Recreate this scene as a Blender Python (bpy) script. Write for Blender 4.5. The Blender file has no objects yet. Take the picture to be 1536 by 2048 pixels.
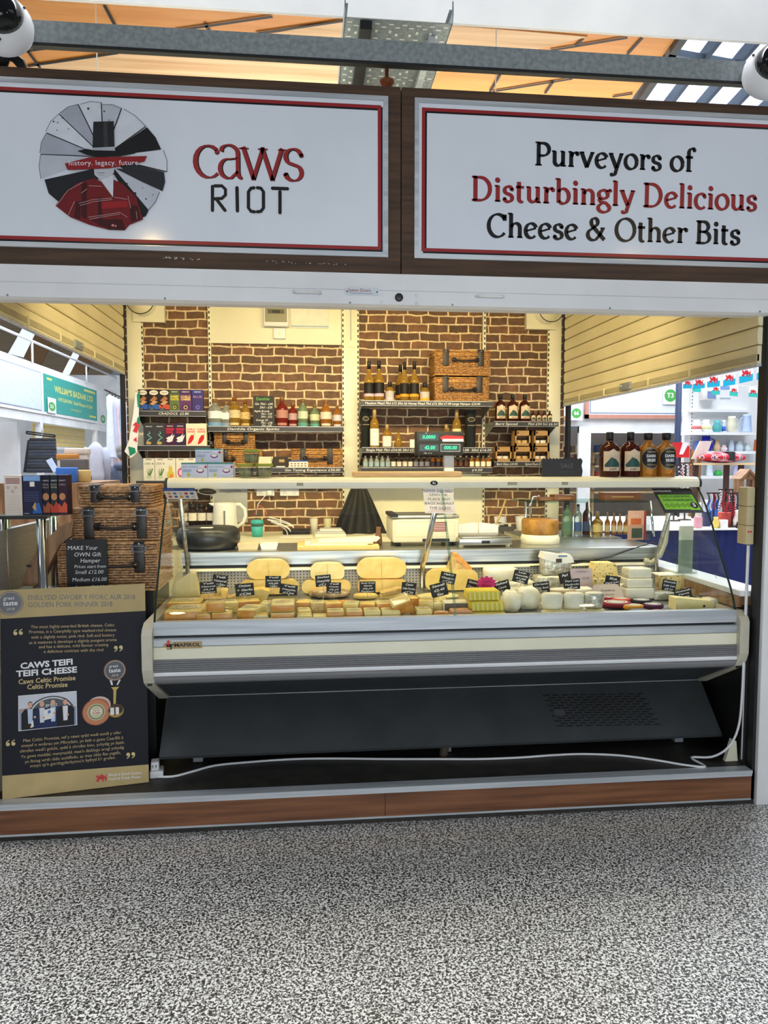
import bpy,bmesh,math,random
from mathutils import Matrix,Vector
random.seed(7)
R=math.radians
S=bpy.context.scene
COL=S.collection
# ---------------------------------------------------------------- camera
FPX=1500.0
YAW,PIT=R(6.0),R(3.97)
CAM=Vector((0.0,-3.0,1.5))
cd=bpy.data.cameras.new('camera')
cam=bpy.data.objects.new('camera',cd)
COL.objects.link(cam)
cam.location=CAM
cam.rotation_euler=(math.pi/2-PIT,0,-YAW)
cd.sensor_fit='VERTICAL'
cd.sensor_height=36.0
cd.lens=FPX/2048*36.0
cd.clip_start=0.05
cd.clip_end=200
S.camera=cam
# ---------------------------------------------------------------- world, lights, exposure
w=bpy.data.worlds.new('overcast_sky')
S.world=w
w.use_nodes=True
bg=w.node_tree.nodes['Background']
bg.inputs[0].default_value=(0.74,0.86,1.0,1)
bg.inputs[1].default_value=0.17
def area(name,loc,size,power,col,rot=(0,0,0),spread=180):
 l=bpy.data.lights.new(name,'AREA')
 l.shape='RECTANGLE'
 l.size,l.size_y=size
 l.energy=power
 l.color=col
 l.spread=R(spread)
 o=bpy.data.objects.new(name,l)
 COL.objects.link(o)
 o.location=loc
 o.rotation_euler=rot
 return o
COOL=(0.86,0.93,1.0)
WARM=(1.0,0.80,0.42)
area('skylight_aisle',(-5.0,-3.4,4.9),(2.4,3.6),60,COOL,(0,R(-22),0),125)
area('skylight_aisle',(6.4,-3.2,4.9),(2.4,3.6),34,COOL,(0,R(26),0),125)
area('skylight_strip',(-1.2,0.50,5.15),(9.0,0.42),185,(0.93,0.96,1.0),(R(-6),0,0),120)
area('front_fill_light',(0.8,-7.0,1.4),(5.0,1.8),37,COOL,(R(91),0,0),70)  # added fill for the sign and stall front, no real window
area('roof_fill_light',(1.2,4.4,3.25),(5.0,1.6),85,(1.0,0.95,0.86),(R(180),0,0),150)  # unseen fill added to brighten the hall roof from below
for x,y,z in ((-1.22,-3.44,3.22),(2.8,-3.44,3.15)):
 l=bpy.data.lights.new('stall_spot_lamp','POINT')
 l.energy,l.color,l.shadow_soft_size=16,(1.0,0.72,0.32),0.07
 o=bpy.data.objects.new('stall_spot_lamp',l)
 COL.objects.link(o)
 o.location=(x,y,z)
area('skylight_left_hall',(-3.0,7.5,4.4),(3.0,8.0),480,COOL)
area('skylight_right_hall',(4.6,3.4,4.3),(3.0,5.0),220,COOL,(0,0,0),115)
area('skylight_far_hall',(4.5,8.3,4.3),(6.0,3.0),330,COOL)
for x in (-0.45,0.33,1.08):
 area('stall_tube_light',(x,0.42,2.52),(0.75,0.10),15,WARM,(R(52),0,0),135)
area('counter_canopy_light',(0.62,0.47,1.355),(2.3,0.06),7,(1.0,0.86,0.58),(R(6),0,0))
S.view_settings.view_transform='Standard'
S.view_settings.look='None'
S.view_settings.gamma=1
S.view_settings.use_curve_mapping=False
S.view_settings.exposure=0.0
# ---------------------------------------------------------------- pixel rays (photo frame 1536 x 2048)
FW=Vector((math.sin(YAW)*math.cos(PIT),math.cos(YAW)*math.cos(PIT),-math.sin(PIT)))
RT=Vector((math.cos(YAW),-math.sin(YAW),0))
UP=RT.cross(FW)
def ray(x,y):
 return FW*FPX+RT*(x-768)+UP*(1024-y)
def PY(x,y,Y):
 d=ray(x,y)
 return CAM+d*((Y-CAM.y)/d.y)
def PZ(x,y,Z):
 d=ray(x,y)
 return CAM+d*((Z-CAM.z)/d.z)
def PX(x,y,X):
 d=ray(x,y)
 return CAM+d*((X-CAM.x)/d.x)
def fb(x0,y0,x1,y1,Y):
 """frontal extent at depth Y -> centre x, base z, width, height"""
 a,b=PY(x0,y1,Y),PY(x1,y0,Y)
 c=PY((x0+x1)/2,y1,Y)
 d=PY((x0+x1)/2,y0,Y)
 return c.x,c.z,b.x-a.x,d.z-c.z
 # ---------------------------------------------------------------- materials
def lin(c):
 return tuple((v/255/12.92 if v/255<=0.04045 else ((v/255+0.055)/1.055)**2.4)for v in c)
MATS={}
def newmat(name):
 m=bpy.data.materials.new(name)
 m.use_nodes=True
 nt=m.node_tree
 return m,nt,nt.nodes['Principled BSDF']
def paint(c,rough=0.5,metal=0.0,vary=0.06):
 """plain painted / printed surface with a faint procedural mottling"""
 key=('paint',tuple(c),rough,metal)
 if key in MATS:
  return MATS[key]
 m,nt,b=newmat('paint_%d_%d_%d'%tuple(int(v)for v in c))
 l=lin(c)
 n=nt.nodes.new('ShaderNodeTexNoise')
 n.inputs['Scale'].default_value=14
 tc=nt.nodes.new('ShaderNodeTexCoord')
 nt.links.new(tc.outputs['Object'],n.inputs['Vector'])
 r=nt.nodes.new('ShaderNodeValToRGB')
 r.color_ramp.elements[0].position=0.3
 r.color_ramp.elements[1].position=0.7
 r.color_ramp.elements[0].color=(*[v*(1-vary)for v in l],1)
 r.color_ramp.elements[1].color=(*[min(1,v*(1+vary))for v in l],1)
 nt.links.new(n.outputs['Fac'],r.inputs[0])
 nt.links.new(r.outputs[0],b.inputs['Base Color'])
 b.inputs['Roughness'].default_value=rough
 b.inputs['Specular IOR Level'].default_value=0.22
 b.inputs['Metallic'].default_value=metal
 MATS[key]=m
 return m
def M(k):
 if isinstance(k,str):
  return MATS[k]
 return paint(k)
def noisy(name,c0,c1,scale=(1,1,1),nscale=8,rough=0.5,metal=0,bump=0,detail=4,p=(0.35,0.65),kind='noise',space='Object',rvar=None):
 m,nt,b=newmat(name)
 tc=nt.nodes.new('ShaderNodeTexCoord')
 mp=nt.nodes.new('ShaderNodeMapping')
 mp.inputs['Scale'].default_value=scale
 nt.links.new(tc.outputs[space],mp.inputs[0])
 if kind=='noise':
  n=nt.nodes.new('ShaderNodeTexNoise')
  n.inputs['Detail'].default_value=detail
  o=n.outputs['Fac']
 else:
  n=nt.nodes.new('ShaderNodeTexVoronoi')
  o=n.outputs['Distance']
 n.inputs['Scale'].default_value=nscale
 nt.links.new(mp.outputs[0],n.inputs['Vector'])
 r=nt.nodes.new('ShaderNodeValToRGB')
 r.color_ramp.elements[0].position,r.color_ramp.elements[1].position=p
 r.color_ramp.elements[0].color=(*lin(c0),1)
 r.color_ramp.elements[1].color=(*lin(c1),1)
 nt.links.new(o,r.inputs[0])
 nt.links.new(r.outputs[0],b.inputs['Base Color'])
 b.inputs['Roughness'].default_value=rough
 b.inputs['Metallic'].default_value=metal
 if bump:
  bn=nt.nodes.new('ShaderNodeBump')
  bn.inputs['Strength'].default_value=bump
  bn.inputs['Distance'].default_value=0.01
  nt.links.new(o,bn.inputs['Height'])
  nt.links.new(bn.outputs[0],b.inputs['Normal'])
 MATS[name]=m
 return m
def glass(name,tint=(0.93,0.97,0.95),refl=0.10,rough=0.02):
 m=bpy.data.materials.new(name)
 m.use_nodes=True
 nt=m.node_tree
 nt.nodes.clear()
 out=nt.nodes.new('ShaderNodeOutputMaterial')
 t=nt.nodes.new('ShaderNodeBsdfTransparent')
 t.inputs[0].default_value=(*tint,1)
 g=nt.nodes.new('ShaderNodeBsdfGlossy')
 g.inputs['Roughness'].default_value=rough
 lw=nt.nodes.new('ShaderNodeLayerWeight')
 lw.inputs['Blend'].default_value=0.25
 mu=nt.nodes.new('ShaderNodeMath')
 mu.operation='MULTIPLY_ADD'
 mu.inputs[1].default_value=0.24
 mu.inputs[2].default_value=refl*0.4
 nt.links.new(lw.outputs['Fresnel'],mu.inputs[0])
 mx=nt.nodes.new('ShaderNodeMixShader')
 nt.links.new(mu.outputs[0],mx.inputs[0])
 nt.links.new(t.outputs[0],mx.inputs[1])
 nt.links.new(g.outputs[0],mx.inputs[2])
 nt.links.new(mx.outputs[0],out.inputs[0])
 MATS[name]=m
 return m
def simple(name,c,rough=0.5,metal=0.0,trans=0.0,emit=0.0,alpha=1.0):
 m,nt,b=newmat(name)
 n=nt.nodes.new('ShaderNodeTexNoise')
 n.inputs['Scale'].default_value=9
 tc=nt.nodes.new('ShaderNodeTexCoord')
 nt.links.new(tc.outputs['Object'],n.inputs['Vector'])
 mr=nt.nodes.new('ShaderNodeMapRange')
 mr.inputs[3].default_value=max(0,rough-0.05)
 mr.inputs[4].default_value=min(1,rough+0.05)
 nt.links.new(n.outputs['Fac'],mr.inputs[0])
 nt.links.new(mr.outputs[0],b.inputs['Roughness'])
 b.inputs['Base Color'].default_value=(*lin(c),1)
 b.inputs['Metallic'].default_value=metal
 b.inputs['Transmission Weight'].default_value=trans
 b.inputs['Alpha'].default_value=alpha
 if emit:
  b.inputs['Emission Color'].default_value=(*lin(c),1)
  b.inputs['Emission Strength'].default_value=emit
 MATS[name]=m
 return m
 # ---------------------------------------------------------------- mesh builder
_tx={}
def text_geo(body,size=1.0,align='CENTER',bold=0.0,shear=0.0,space=1.0,lead=1.0,mono=False):
 key=(body,align,bold,shear,space,lead)
 if key not in _tx:
  c=bpy.data.curves.new('t','FONT')
  c.body=body
  c.align_x=align
  c.align_y='CENTER' if '\n' not in body else 'TOP'
  c.offset=bold
  c.shear=shear
  c.space_character=space
  c.space_line=lead
  c.resolution_u=2
  o=bpy.data.objects.new('t',c)
  COL.objects.link(o)
  dg=bpy.context.evaluated_depsgraph_get()
  me=o.evaluated_get(dg).to_mesh()
  vs=[tuple(v.co)for v in me.vertices]
  fs=[tuple(p.vertices)for p in me.polygons]
  fs=[f if (Vector(vs[f[1]])-Vector(vs[f[0]])).cross(Vector(vs[f[2]])-Vector(vs[f[1]])).z>0 else f[::-1]for f in fs]
  o.evaluated_get(dg).to_mesh_clear()
  bpy.data.objects.remove(o)
  bpy.data.curves.remove(c)
  _tx[key]=(vs,fs)
 vs,fs=_tx[key]
 return [(x*size,y*size,0)for x,y,z in vs],fs
def frame(o,ux,uz):
 """matrix: local x -> ux, local y (page up) -> uz, local z -> page normal"""
 ux,uz=Vector(ux),Vector(uz)
 n=ux.cross(uz).normalized()
 m=Matrix.Identity(4)
 for i in range(3):
  m[i][0],m[i][1],m[i][2],m[i][3]=ux[i],uz[i],n[i],o[i]
 return m
def front(x=0,y=0,z=0,s=1.0,roll=0.0):
 """page standing in the XZ plane facing -Y"""
 c,q=math.cos(roll)*s,math.sin(roll)*s
 return frame((x,y,z),(c,0,q),(-q,0,c))
class MB:
 def __init__(s):
  s.v,s.f,s.m,s.s,s.mats=[],[],[],[],[]
  s.lay=0
 def mi(s,k):
  m=M(k)if not isinstance(k,bpy.types.Material)else k
  if m not in s.mats:
   s.mats.append(m)
  return s.mats.index(m)
 def add(s,vs,fs,k,smooth=False,T=None):
  i=s.mi(k)
  b=len(s.v)
  for v in vs:
   s.v.append(tuple(T@Vector(v))if T is not None else tuple(v))
  for f in fs:
   s.f.append(tuple(b+j for j in f))
   s.m.append(i)
   s.s.append(smooth)
  return s
 def box(s,x0,x1,y0,y1,z0,z1,k,T=None,bev=0):
  if bev:
   bm=bmesh.new()
   bmesh.ops.create_cube(bm,size=1)
   for v in bm.verts:
    v.co=Vector((x0+(v.co.x+.5)*(x1-x0),y0+(v.co.y+.5)*(y1-y0),z0+(v.co.z+.5)*(z1-z0)))
   bmesh.ops.bevel(bm,geom=bm.edges[:],offset=bev,segments=2,profile=0.5,affect='EDGES')
   bm.verts.index_update()
   s.add([v.co[:]for v in bm.verts],[[v.index for v in f.verts]for f in bm.faces],k,True,T)
   bm.free()
   return s
  vs=[(x0,y0,z0),(x1,y0,z0),(x1,y1,z0),(x0,y1,z0),(x0,y0,z1),(x1,y0,z1),(x1,y1,z1),(x0,y1,z1)]
  return s.add(vs,[(3,2,1,0),(4,5,6,7),(0,1,5,4),(1,2,6,5),(2,3,7,6),(3,0,4,7)],k,False,T)
 def prism(s,poly,a0,a1,k,axis='y',T=None,smooth=False):
  """poly of 2-D points extruded along axis: y -> (x,z), x -> (y,z), z -> (x,y)"""
  n=len(poly)
  g={'y':lambda p,a:(p[0],a,p[1]),'x':lambda p,a:(a,p[0],p[1]),'z':lambda p,a:(p[0],p[1],a)}[axis]
  vs=[g(p,a0)for p in poly]+[g(p,a1)for p in poly]
  fs=[tuple(range(n)),tuple(range(2*n-1,n-1,-1))]
  s.add(vs,fs,k,False,T)
  return s.add(vs,[(i,i+n,(i+1)%n+n,(i+1)%n)for i in range(n)],k,smooth,T)
 def lathe(s,prof,k,n=20,T=None,smooth=True,a0=0,a1=2*math.pi,sx=1,sy=1):
  full=abs(a1-a0-2*math.pi)<1e-6
  c=n if full else n+1
  vs,fs=[],[]
  for r,z in prof:
   for i in range(c):
    a=a0+(a1-a0)*i/n
    vs.append((r*math.cos(a)*sx,r*math.sin(a)*sy,z))
  for j in range(len(prof)-1):
   for i in range(n):
    i2=(i+1)%c
    fs.append((j*c+i,j*c+i2,(j+1)*c+i2,(j+1)*c+i))
  if full:
   if prof[0][0]>1e-5:
    fs.append(tuple(range(c-1,-1,-1)))
   if prof[-1][0]>1e-5:
    fs.append(tuple((len(prof)-1)*c+i for i in range(c)))
  return s.add(vs,fs,k,smooth,T)
 def tube(s,pts,r,k,n=8,T=None,caps=True):
  pts=[Vector(p)for p in pts]
  vs,fs=[],[]
  prev=None
  for i,p in enumerate(pts):
   t=(pts[min(i+1,len(pts)-1)]-pts[max(i-1,0)]).normalized()
   if prev is None:
    a=t.orthogonal().normalized()
   else:
    a=(prev-t*prev.dot(t)).normalized()
   prev=a
   b=t.cross(a)
   rr=r[i]if isinstance(r,(list,tuple))else r
   for j in range(n):
    q=2*math.pi*j/n
    vs.append(tuple(p+a*math.cos(q)*rr+b*math.sin(q)*rr))
  for i in range(len(pts)-1):
   for j in range(n):
    fs.append((i*n+j,i*n+(j+1)%n,(i+1)*n+(j+1)%n,(i+1)*n+j))
  if caps:
   fs.append(tuple(range(n-1,-1,-1)))
   fs.append(tuple((len(pts)-1)*n+j for j in range(n)))
  return s.add(vs,fs,k,True,T)
 def ball(s,c,r,k,n=14,T=None,sc=(1,1,1)):
  prof=[(r*math.sin(math.pi*i/n),-r*math.cos(math.pi*i/n))for i in range(n+1)]
  X=Matrix.Translation(c)@Matrix.Diagonal((*sc,1))
  return s.lathe(prof,k,n+4,(T@X)if T is not None else X)
  # flat artwork: page coordinates (x right, y up), each call one hair above the last
 def up(s):
  s.lay+=1
  return s.lay*0.00012
 def poly(s,pts,k,T,z=None):
  z=s.up()if z is None else z
  pts=[p for p in pts]
  a=sum(pts[i][0]*pts[(i+1)%len(pts)][1]-pts[(i+1)%len(pts)][0]*pts[i][1]for i in range(len(pts)))
  if a<0:
   pts=pts[::-1]
  N=T.to_3x3().col[2].normalized()*z
  return s.add([tuple((T@Vector((p[0],p[1],0)))+N)for p in pts],[tuple(range(len(pts)))],k)
 def rect(s,x0,y0,x1,y1,k,T):
  return s.poly([(x0,y0),(x1,y0),(x1,y1),(x0,y1)],k,T)
 def disc(s,x,y,r,k,T,ry=None,n=24):
  return s.poly([(x+r*math.cos(2*math.pi*i/n),y+(ry or r)*math.sin(2*math.pi*i/n))for i in range(n)],k,T)
 def ring(s,x,y,r0,r1,k,T,n=32):
  z=s.up()
  N=T.to_3x3().col[2].normalized()*z
  vs,fs=[],[]
  for i in range(n):
   a=2*math.pi*i/n
   for r in (r0,r1):
    vs.append(tuple(T@Vector((x+r*math.cos(a),y+r*math.sin(a),0))+N))
  for i in range(n):
   j=(i+1)%n
   fs.append((2*i,2*i+1,2*j+1,2*j))
  return s.add(vs,fs,k)
 def border(s,x0,y0,x1,y1,t,k,T):
  s.rect(x0,y0,x1,y0+t,k,T)
  s.rect(x0,y1-t,x1,y1,k,T)
  s.rect(x0,y0,x0+t,y1,k,T)
  s.rect(x1-t,y0,x1,y1,k,T)
  return s
 def line(s,pts,wd,k,T):
  z=s.up()
  N=T.to_3x3().col[2].normalized()*z
  for vs,fs in ribbons(pts,lambda d:wd):
   s.add([tuple(T@Vector((x,y,0))+N)for x,y in vs],fs,k)
  return s
 def text(s,body,x,y,size,k,T,align='CENTER',bold=0.0,shear=0.0,space=1.0,lead=1.0,fit=None):
  vs,fs=text_geo(body,size,align,bold,shear,space,lead)
  if fit and vs:
   wd=max(v[0]for v in vs)-min(v[0]for v in vs)
   q=fit/max(wd,1e-6)
   vs=[(v[0]*q,v[1],0)for v in vs]
  N=T.to_3x3().col[2].normalized()*s.up()
  return s.add([tuple(T@Vector((v[0]+x,v[1]+y,0))+N)for v in vs],fs,k)
 def geo(s,vf,x,y,size,k,T):
  N=T.to_3x3().col[2].normalized()*s.up()
  for vs,fs in vf:
   s.add([tuple(T@Vector((v[0]*size+x,v[1]*size+y,0))+N)for v in vs],fs,k)
  return s
 def build(s,name,parent=None,loc=None,rot=None,fix=True):
  me=bpy.data.meshes.new(name)
  me.from_pydata(s.v,[],s.f)
  for m in s.mats:
   me.materials.append(m)
  me.polygons.foreach_set('material_index',s.m)
  me.polygons.foreach_set('use_smooth',s.s)
  me.update()
  if fix and s.lay==0:
   bm=bmesh.new()
   bm.from_mesh(me)
   bmesh.ops.recalc_face_normals(bm,faces=bm.faces[:])
   bm.to_mesh(me)
   bm.free()
  o=bpy.data.objects.new(name,me)
  COL.objects.link(o)
  if parent is not None:
   o.parent=parent
  if loc is not None:
   o.location=loc
  if rot is not None:
   o.rotation_euler=rot
  return o
def ribbons(pts,wfun):
 """quads along a polyline, width from direction; returns [(verts, faces)]"""
 n=len(pts)
 vs,fs=[],[]
 for i in range(n):
  a,b=pts[max(i-1,0)],pts[min(i+1,n-1)]
  dx,dy=b[0]-a[0],b[1]-a[1]
  L=math.hypot(dx,dy)or 1
  wd=wfun(math.atan2(dy,dx))/2
  vs+=[(pts[i][0]-dy/L*wd,pts[i][1]+dx/L*wd),(pts[i][0]+dy/L*wd,pts[i][1]-dx/L*wd)]
 for i in range(n-1):
  fs.append((2*i,2*i+1,2*i+3,2*i+2))
 return [(vs,fs)]
def wrap(o,r):
 """bend a flat label round an upright bottle of radius r"""
 bm=bmesh.new()
 bm.from_mesh(o.data)
 for k in range(-7,8):
  bmesh.ops.bisect_plane(bm,geom=bm.verts[:]+bm.edges[:]+bm.faces[:],plane_co=(k*r/7.5,0,0),plane_no=(1,0,0))
 for v in bm.verts:
  a,d=v.co.x/r,-v.co.y
  v.co.x,v.co.y=d*math.sin(a),-d*math.cos(a)
 bm.to_mesh(o.data)
 bm.free()
def tag(o,label,cat,group=None,kind=None):
 o['label']=label
 o['category']=cat
 if group:
  o['group']=group
 if kind:
  o['kind']=kind
 return o
def thing(name,label,cat,loc=(0,0,0),rz=0.0,group=None):
 o=bpy.data.objects.new(name,None)
 COL.objects.link(o)
 o.empty_display_size=0.05
 o.location=loc
 o.rotation_euler=(0,0,rz)
 return tag(o,label,cat,group)
def one(name,mb,label,cat,group=None,loc=None,rz=0.0,kind=None):
 o=mb.build(name,None,loc,(0,0,rz))
 return tag(o,label,cat,group,kind)
def struct(name,mb,label=None,cat=None,loc=None):
 o=mb.build(name,None,loc)
 o['kind']='structure'
 if label:
  tag(o,label,cat or 'wall')
 return o
def kids(o):
 return [c for c in bpy.data.objects if c.parent is o]
TREE={}
def dup(src,loc,rz=0.0,label=None,scale=None):
 def cp(o,par):
  c=o.copy()
  COL.objects.link(c)
  if par is not None:
   c.parent=par
  for ch in TREE.setdefault(o.name,kids(o)):
   cp(ch,c)
  return c
 r=cp(src,None)
 r.location=loc
 r.rotation_euler=(0,0,rz)
 if scale:
  r.scale=scale
 if label:
  r['label']=label
 return r
ORD=['first','second','third','fourth','fifth','sixth','seventh','eighth','ninth','tenth','eleventh','twelfth','thirteenth','fourteenth','fifteenth','sixteenth','seventeenth','eighteenth','nineteenth','twentieth','twenty-first','twenty-second','twenty-third','twenty-fourth','twenty-fifth','twenty-sixth','twenty-seventh','twenty-eighth','twenty-ninth','thirtieth']
# ---------------------------------------------------------------- shared surfaces
noisy('ply',(226,150,70),(238,168,88),(1,8,1),1.2,0.5)
noisy('pine',(214,168,112),(246,210,160),(0.6,9,1),1.1,0.5,detail=6)
noisy('sign_wood',(60,41,27),(84,60,41),(1.2,6,22),2.2,0.7,detail=6)
noisy('step_wood',(96,58,34),(140,90,58),(1.0,6,18),2.0,0.38,detail=6)
noisy('pale_wood',(196,160,112),(226,194,146),(2,14,14),2.0,0.5)
noisy('crate_wood',(122,88,58),(165,126,88),(14,14,2),1.6,0.5)
noisy('galv',(132,140,142),(156,163,164),(4,4,4),14,0.5,0.25,detail=2)
noisy('steel',(150,152,150),(196,198,194),(1,30,30),2,0.30,0.9)
noisy('alu',(176,182,188),(206,210,214),(1,20,20),2,0.42,0.35)
noisy('cream',(226,222,196),(236,232,208),(1,1,1),3,0.45)
noisy('white',(226,228,230),(240,241,242),(1,1,1),3,0.5)
noisy('grey_white',(222,222,224),(232,232,233),(1,1,1),3,0.5)
noisy('shutter_cream',(222,212,172),(232,222,184),(1,1,1),4,0.42)
noisy('panel_white',(222,227,236),(230,234,242),(1,1,1),2,0.11)
noisy('charcoal',(50,54,56),(58,62,64),(1,1,1),6,0.45)
noisy('counter_grey',(118,118,120),(132,132,134),(1,1,60),3,0.4)
noisy('platform_top',(36,33,30),(52,48,43),(1,1,1),12,0.55)
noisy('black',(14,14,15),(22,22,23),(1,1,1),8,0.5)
noisy('slate',(24,25,27),(36,37,39),(1,1,1),10,0.65)
noisy('shelf_black',(38,36,36),(48,46,45),(1,1,1),8,0.45)
noisy('chalk',(225,226,224),(240,240,238),(1,1,1),60,0.9)
noisy('leather',(26,20,16),(44,34,28),(1,1,1),30,0.45)
noisy('wicker',(138,92,44),(206,156,90),(6,6,6),12,0.55)
noisy('wicker_dark',(150,108,70),(212,168,120),(6,6,6),12,0.55)
noisy('cheese',(238,206,112),(246,222,140),(1,1,1),22,0.38)
noisy('cheese_pale',(240,224,150),(248,236,176),(1,1,1),22,0.38)
noisy('cheese_orange',(214,138,46),(232,168,74),(1,1,1),25,0.38)
noisy('cheese_rind',(196,160,96),(228,200,132),(1,1,1),38,0.6,bump=0.2)
noisy('cheese_speck',(120,110,60),(240,218,146),(1,1,1),75,0.5,p=(0.36,0.44))
noisy('cheese_blue',(120,124,104),(240,222,160),(1,1,1),60,0.5,p=(0.38,0.47))
noisy('cheese_white',(236,232,206),(246,243,224),(1,1,1),24,0.5)
noisy('cheese_rustic',(150,118,72),(226,204,160),(1,1,1),40,0.7,bump=0.3)
noisy('black_wax',(26,30,32),(52,56,58),(1,1,1),16,0.32,bump=0.25)
noisy('brown_wax',(140,96,34),(184,136,58),(1,1,1),24,0.4,bump=0.1)
noisy('paper',(232,226,216),(244,240,232),(1,1,1),10,0.8)
noisy('foil',(170,168,150),(232,230,214),(1,1,1),45,0.3,0.45,bump=0.7)
noisy('cloth_navy',(20,32,88),(28,42,108),(9,9,1),3,0.9)
noisy('denim_dark',(42,46,58),(60,64,76),(1,1,8),6,0.9)
noisy('grey_hoodie',(84,92,112),(100,108,128),(1,1,1),14,0.9)
noisy('yellow_shirt',(226,222,84),(238,234,106),(1,1,1),14,0.9)
noisy('skin',(206,156,130),(218,170,144),(1,1,1),9,0.6)
noisy('grey_hair',(104,98,94),(150,144,138),(1,1,6),30,0.8)
noisy('seagrass',(120,108,66),(170,160,104),(1,1,1),40,0.5)
noisy('straw',(186,150,92),(226,198,140),(5,5,20),10,0.8)
simple('chrome',(214,216,218),0.12,1.0)
simple('dark_lens',(10,10,12),0.06)
simple('kettle_white',(232,234,232),0.3)
simple('teal',(62,178,180),0.4)
simple('led_green',(40,255,150),0.5,emit=1.6)
simple('led_panel',(14,40,38),0.3)
simple('red_ink',(152,40,42),0.3)
simple('black_ink',(16,16,20),0.3)
simple('navy_ink',(20,20,34),0.35)
simple('gold_ink',(172,144,92),0.4)
simple('dragon_red',(206,36,44),0.5)
simple('flag_green',(0,132,104),0.7)
simple('flag_white',(232,234,240),0.8)
simple('bunting_blue',(0,168,206),0.7)
glass('pane',(0.95,0.975,0.96),0.10)
glass('pane_edge',(0.66,0.80,0.74),0.2)
glass('clear_wrap',(0.96,0.96,0.94),0.2,0.12)
glass('clear_glass',(0.86,0.90,0.88),0.22,0.03)
def liquid(name,c,t=0.5):
 """coloured bottle seen as one body of tinted glass and spirit"""
 m,nt,b=newmat(name)
 n=nt.nodes.new('ShaderNodeTexNoise')
 n.inputs['Scale'].default_value=7
 r=nt.nodes.new('ShaderNodeValToRGB')
 l=lin(c)
 r.color_ramp.elements[0].color=(*[v*0.85 for v in l],1)
 r.color_ramp.elements[1].color=(*[min(1,v*1.15)for v in l],1)
 nt.links.new(n.outputs['Fac'],r.inputs[0])
 nt.links.new(r.outputs[0],b.inputs['Base Color'])
 b.inputs['Roughness'].default_value=0.06
 b.inputs['Transmission Weight'].default_value=t
 b.inputs['IOR'].default_value=1.33
 MATS[name]=m
liquid('amber',(170,108,40),0.6)
liquid('gold',(196,156,66),0.65)
liquid('rum',(74,26,16),0.35)
liquid('ruby',(140,44,40),0.45)
liquid('whisky',(190,124,48),0.55)
liquid('clear_spirit',(206,212,206),0.7)
liquid('green_tint',(150,176,140),0.6)
liquid('mini_dark',(60,48,44),0.35)
def brick_material():
 m,nt,b=newmat('brick_wallpaper')
 tc=nt.nodes.new('ShaderNodeTexCoord')
 mp=nt.nodes.new('ShaderNodeMapping')
 mp.inputs['Rotation'].default_value=(R(90),0,0)
 nt.links.new(tc.outputs['Object'],mp.inputs[0])
 wob=nt.nodes.new('ShaderNodeTexNoise')
 wob.inputs['Scale'].default_value=9
 nt.links.new(mp.outputs[0],wob.inputs['Vector'])
 sub=nt.nodes.new('ShaderNodeVectorMath')
 sub.operation='SUBTRACT'
 sub.inputs[1].default_value=(.5,.5,.5)
 nt.links.new(wob.outputs['Color'],sub.inputs[0])
 mul=nt.nodes.new('ShaderNodeVectorMath')
 mul.operation='SCALE'
 mul.inputs['Scale'].default_value=0.026
 nt.links.new(sub.outputs[0],mul.inputs[0])
 ad=nt.nodes.new('ShaderNodeVectorMath')
 nt.links.new(mp.outputs[0],ad.inputs[0])
 nt.links.new(mul.outputs[0],ad.inputs[1])
 br=nt.nodes.new('ShaderNodeTexBrick')
 br.inputs['Scale'].default_value=1.0
 br.inputs['Brick Width'].default_value=0.149
 br.inputs['Row Height'].default_value=0.0605
 br.inputs['Mortar Size'].default_value=0.0058
 br.inputs['Mortar Smooth'].default_value=0.2
 br.inputs['Bias'].default_value=0.0
 br.inputs['Color1'].default_value=(*lin((128,90,62)),1)
 br.inputs['Color2'].default_value=(*lin((92,68,48)),1)
 br.inputs['Mortar'].default_value=(*lin((226,206,168)),1)
 br.offset=0.42
 br.squash_frequency=3
 br.squash=0.86
 nt.links.new(ad.outputs[0],br.inputs['Vector'])
 n2=nt.nodes.new('ShaderNodeTexNoise')
 n2.inputs['Scale'].default_value=26
 n2.inputs['Detail'].default_value=6
 nt.links.new(mp.outputs[0],n2.inputs['Vector'])
 rr=nt.nodes.new('ShaderNodeValToRGB')
 rr.color_ramp.elements[0].position=.3
 rr.color_ramp.elements[1].position=.75
 rr.color_ramp.elements[0].color=(.55,.52,.5,1)
 rr.color_ramp.elements[1].color=(1.25,1.2,1.1,1)
 nt.links.new(n2.outputs['Fac'],rr.inputs[0])
 mx=nt.nodes.new('ShaderNodeMix')
 mx.data_type='RGBA'
 mx.blend_type='MULTIPLY'
 mx.inputs[0].default_value=0.8
 nt.links.new(br.outputs['Color'],mx.inputs[6])
 nt.links.new(rr.outputs[0],mx.inputs[7])
 nt.links.new(mx.outputs[2],b.inputs['Base Color'])
 b.inputs['Roughness'].default_value=0.7
 bn=nt.nodes.new('ShaderNodeBump')
 bn.inputs['Strength'].default_value=0.35
 bn.inputs['Distance'].default_value=0.01
 bn.invert=True
 nt.links.new(br.outputs['Fac'],bn.inputs['Height'])
 nt.links.new(bn.outputs[0],b.inputs['Normal'])
 MATS['brick']=m
brick_material()
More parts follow.
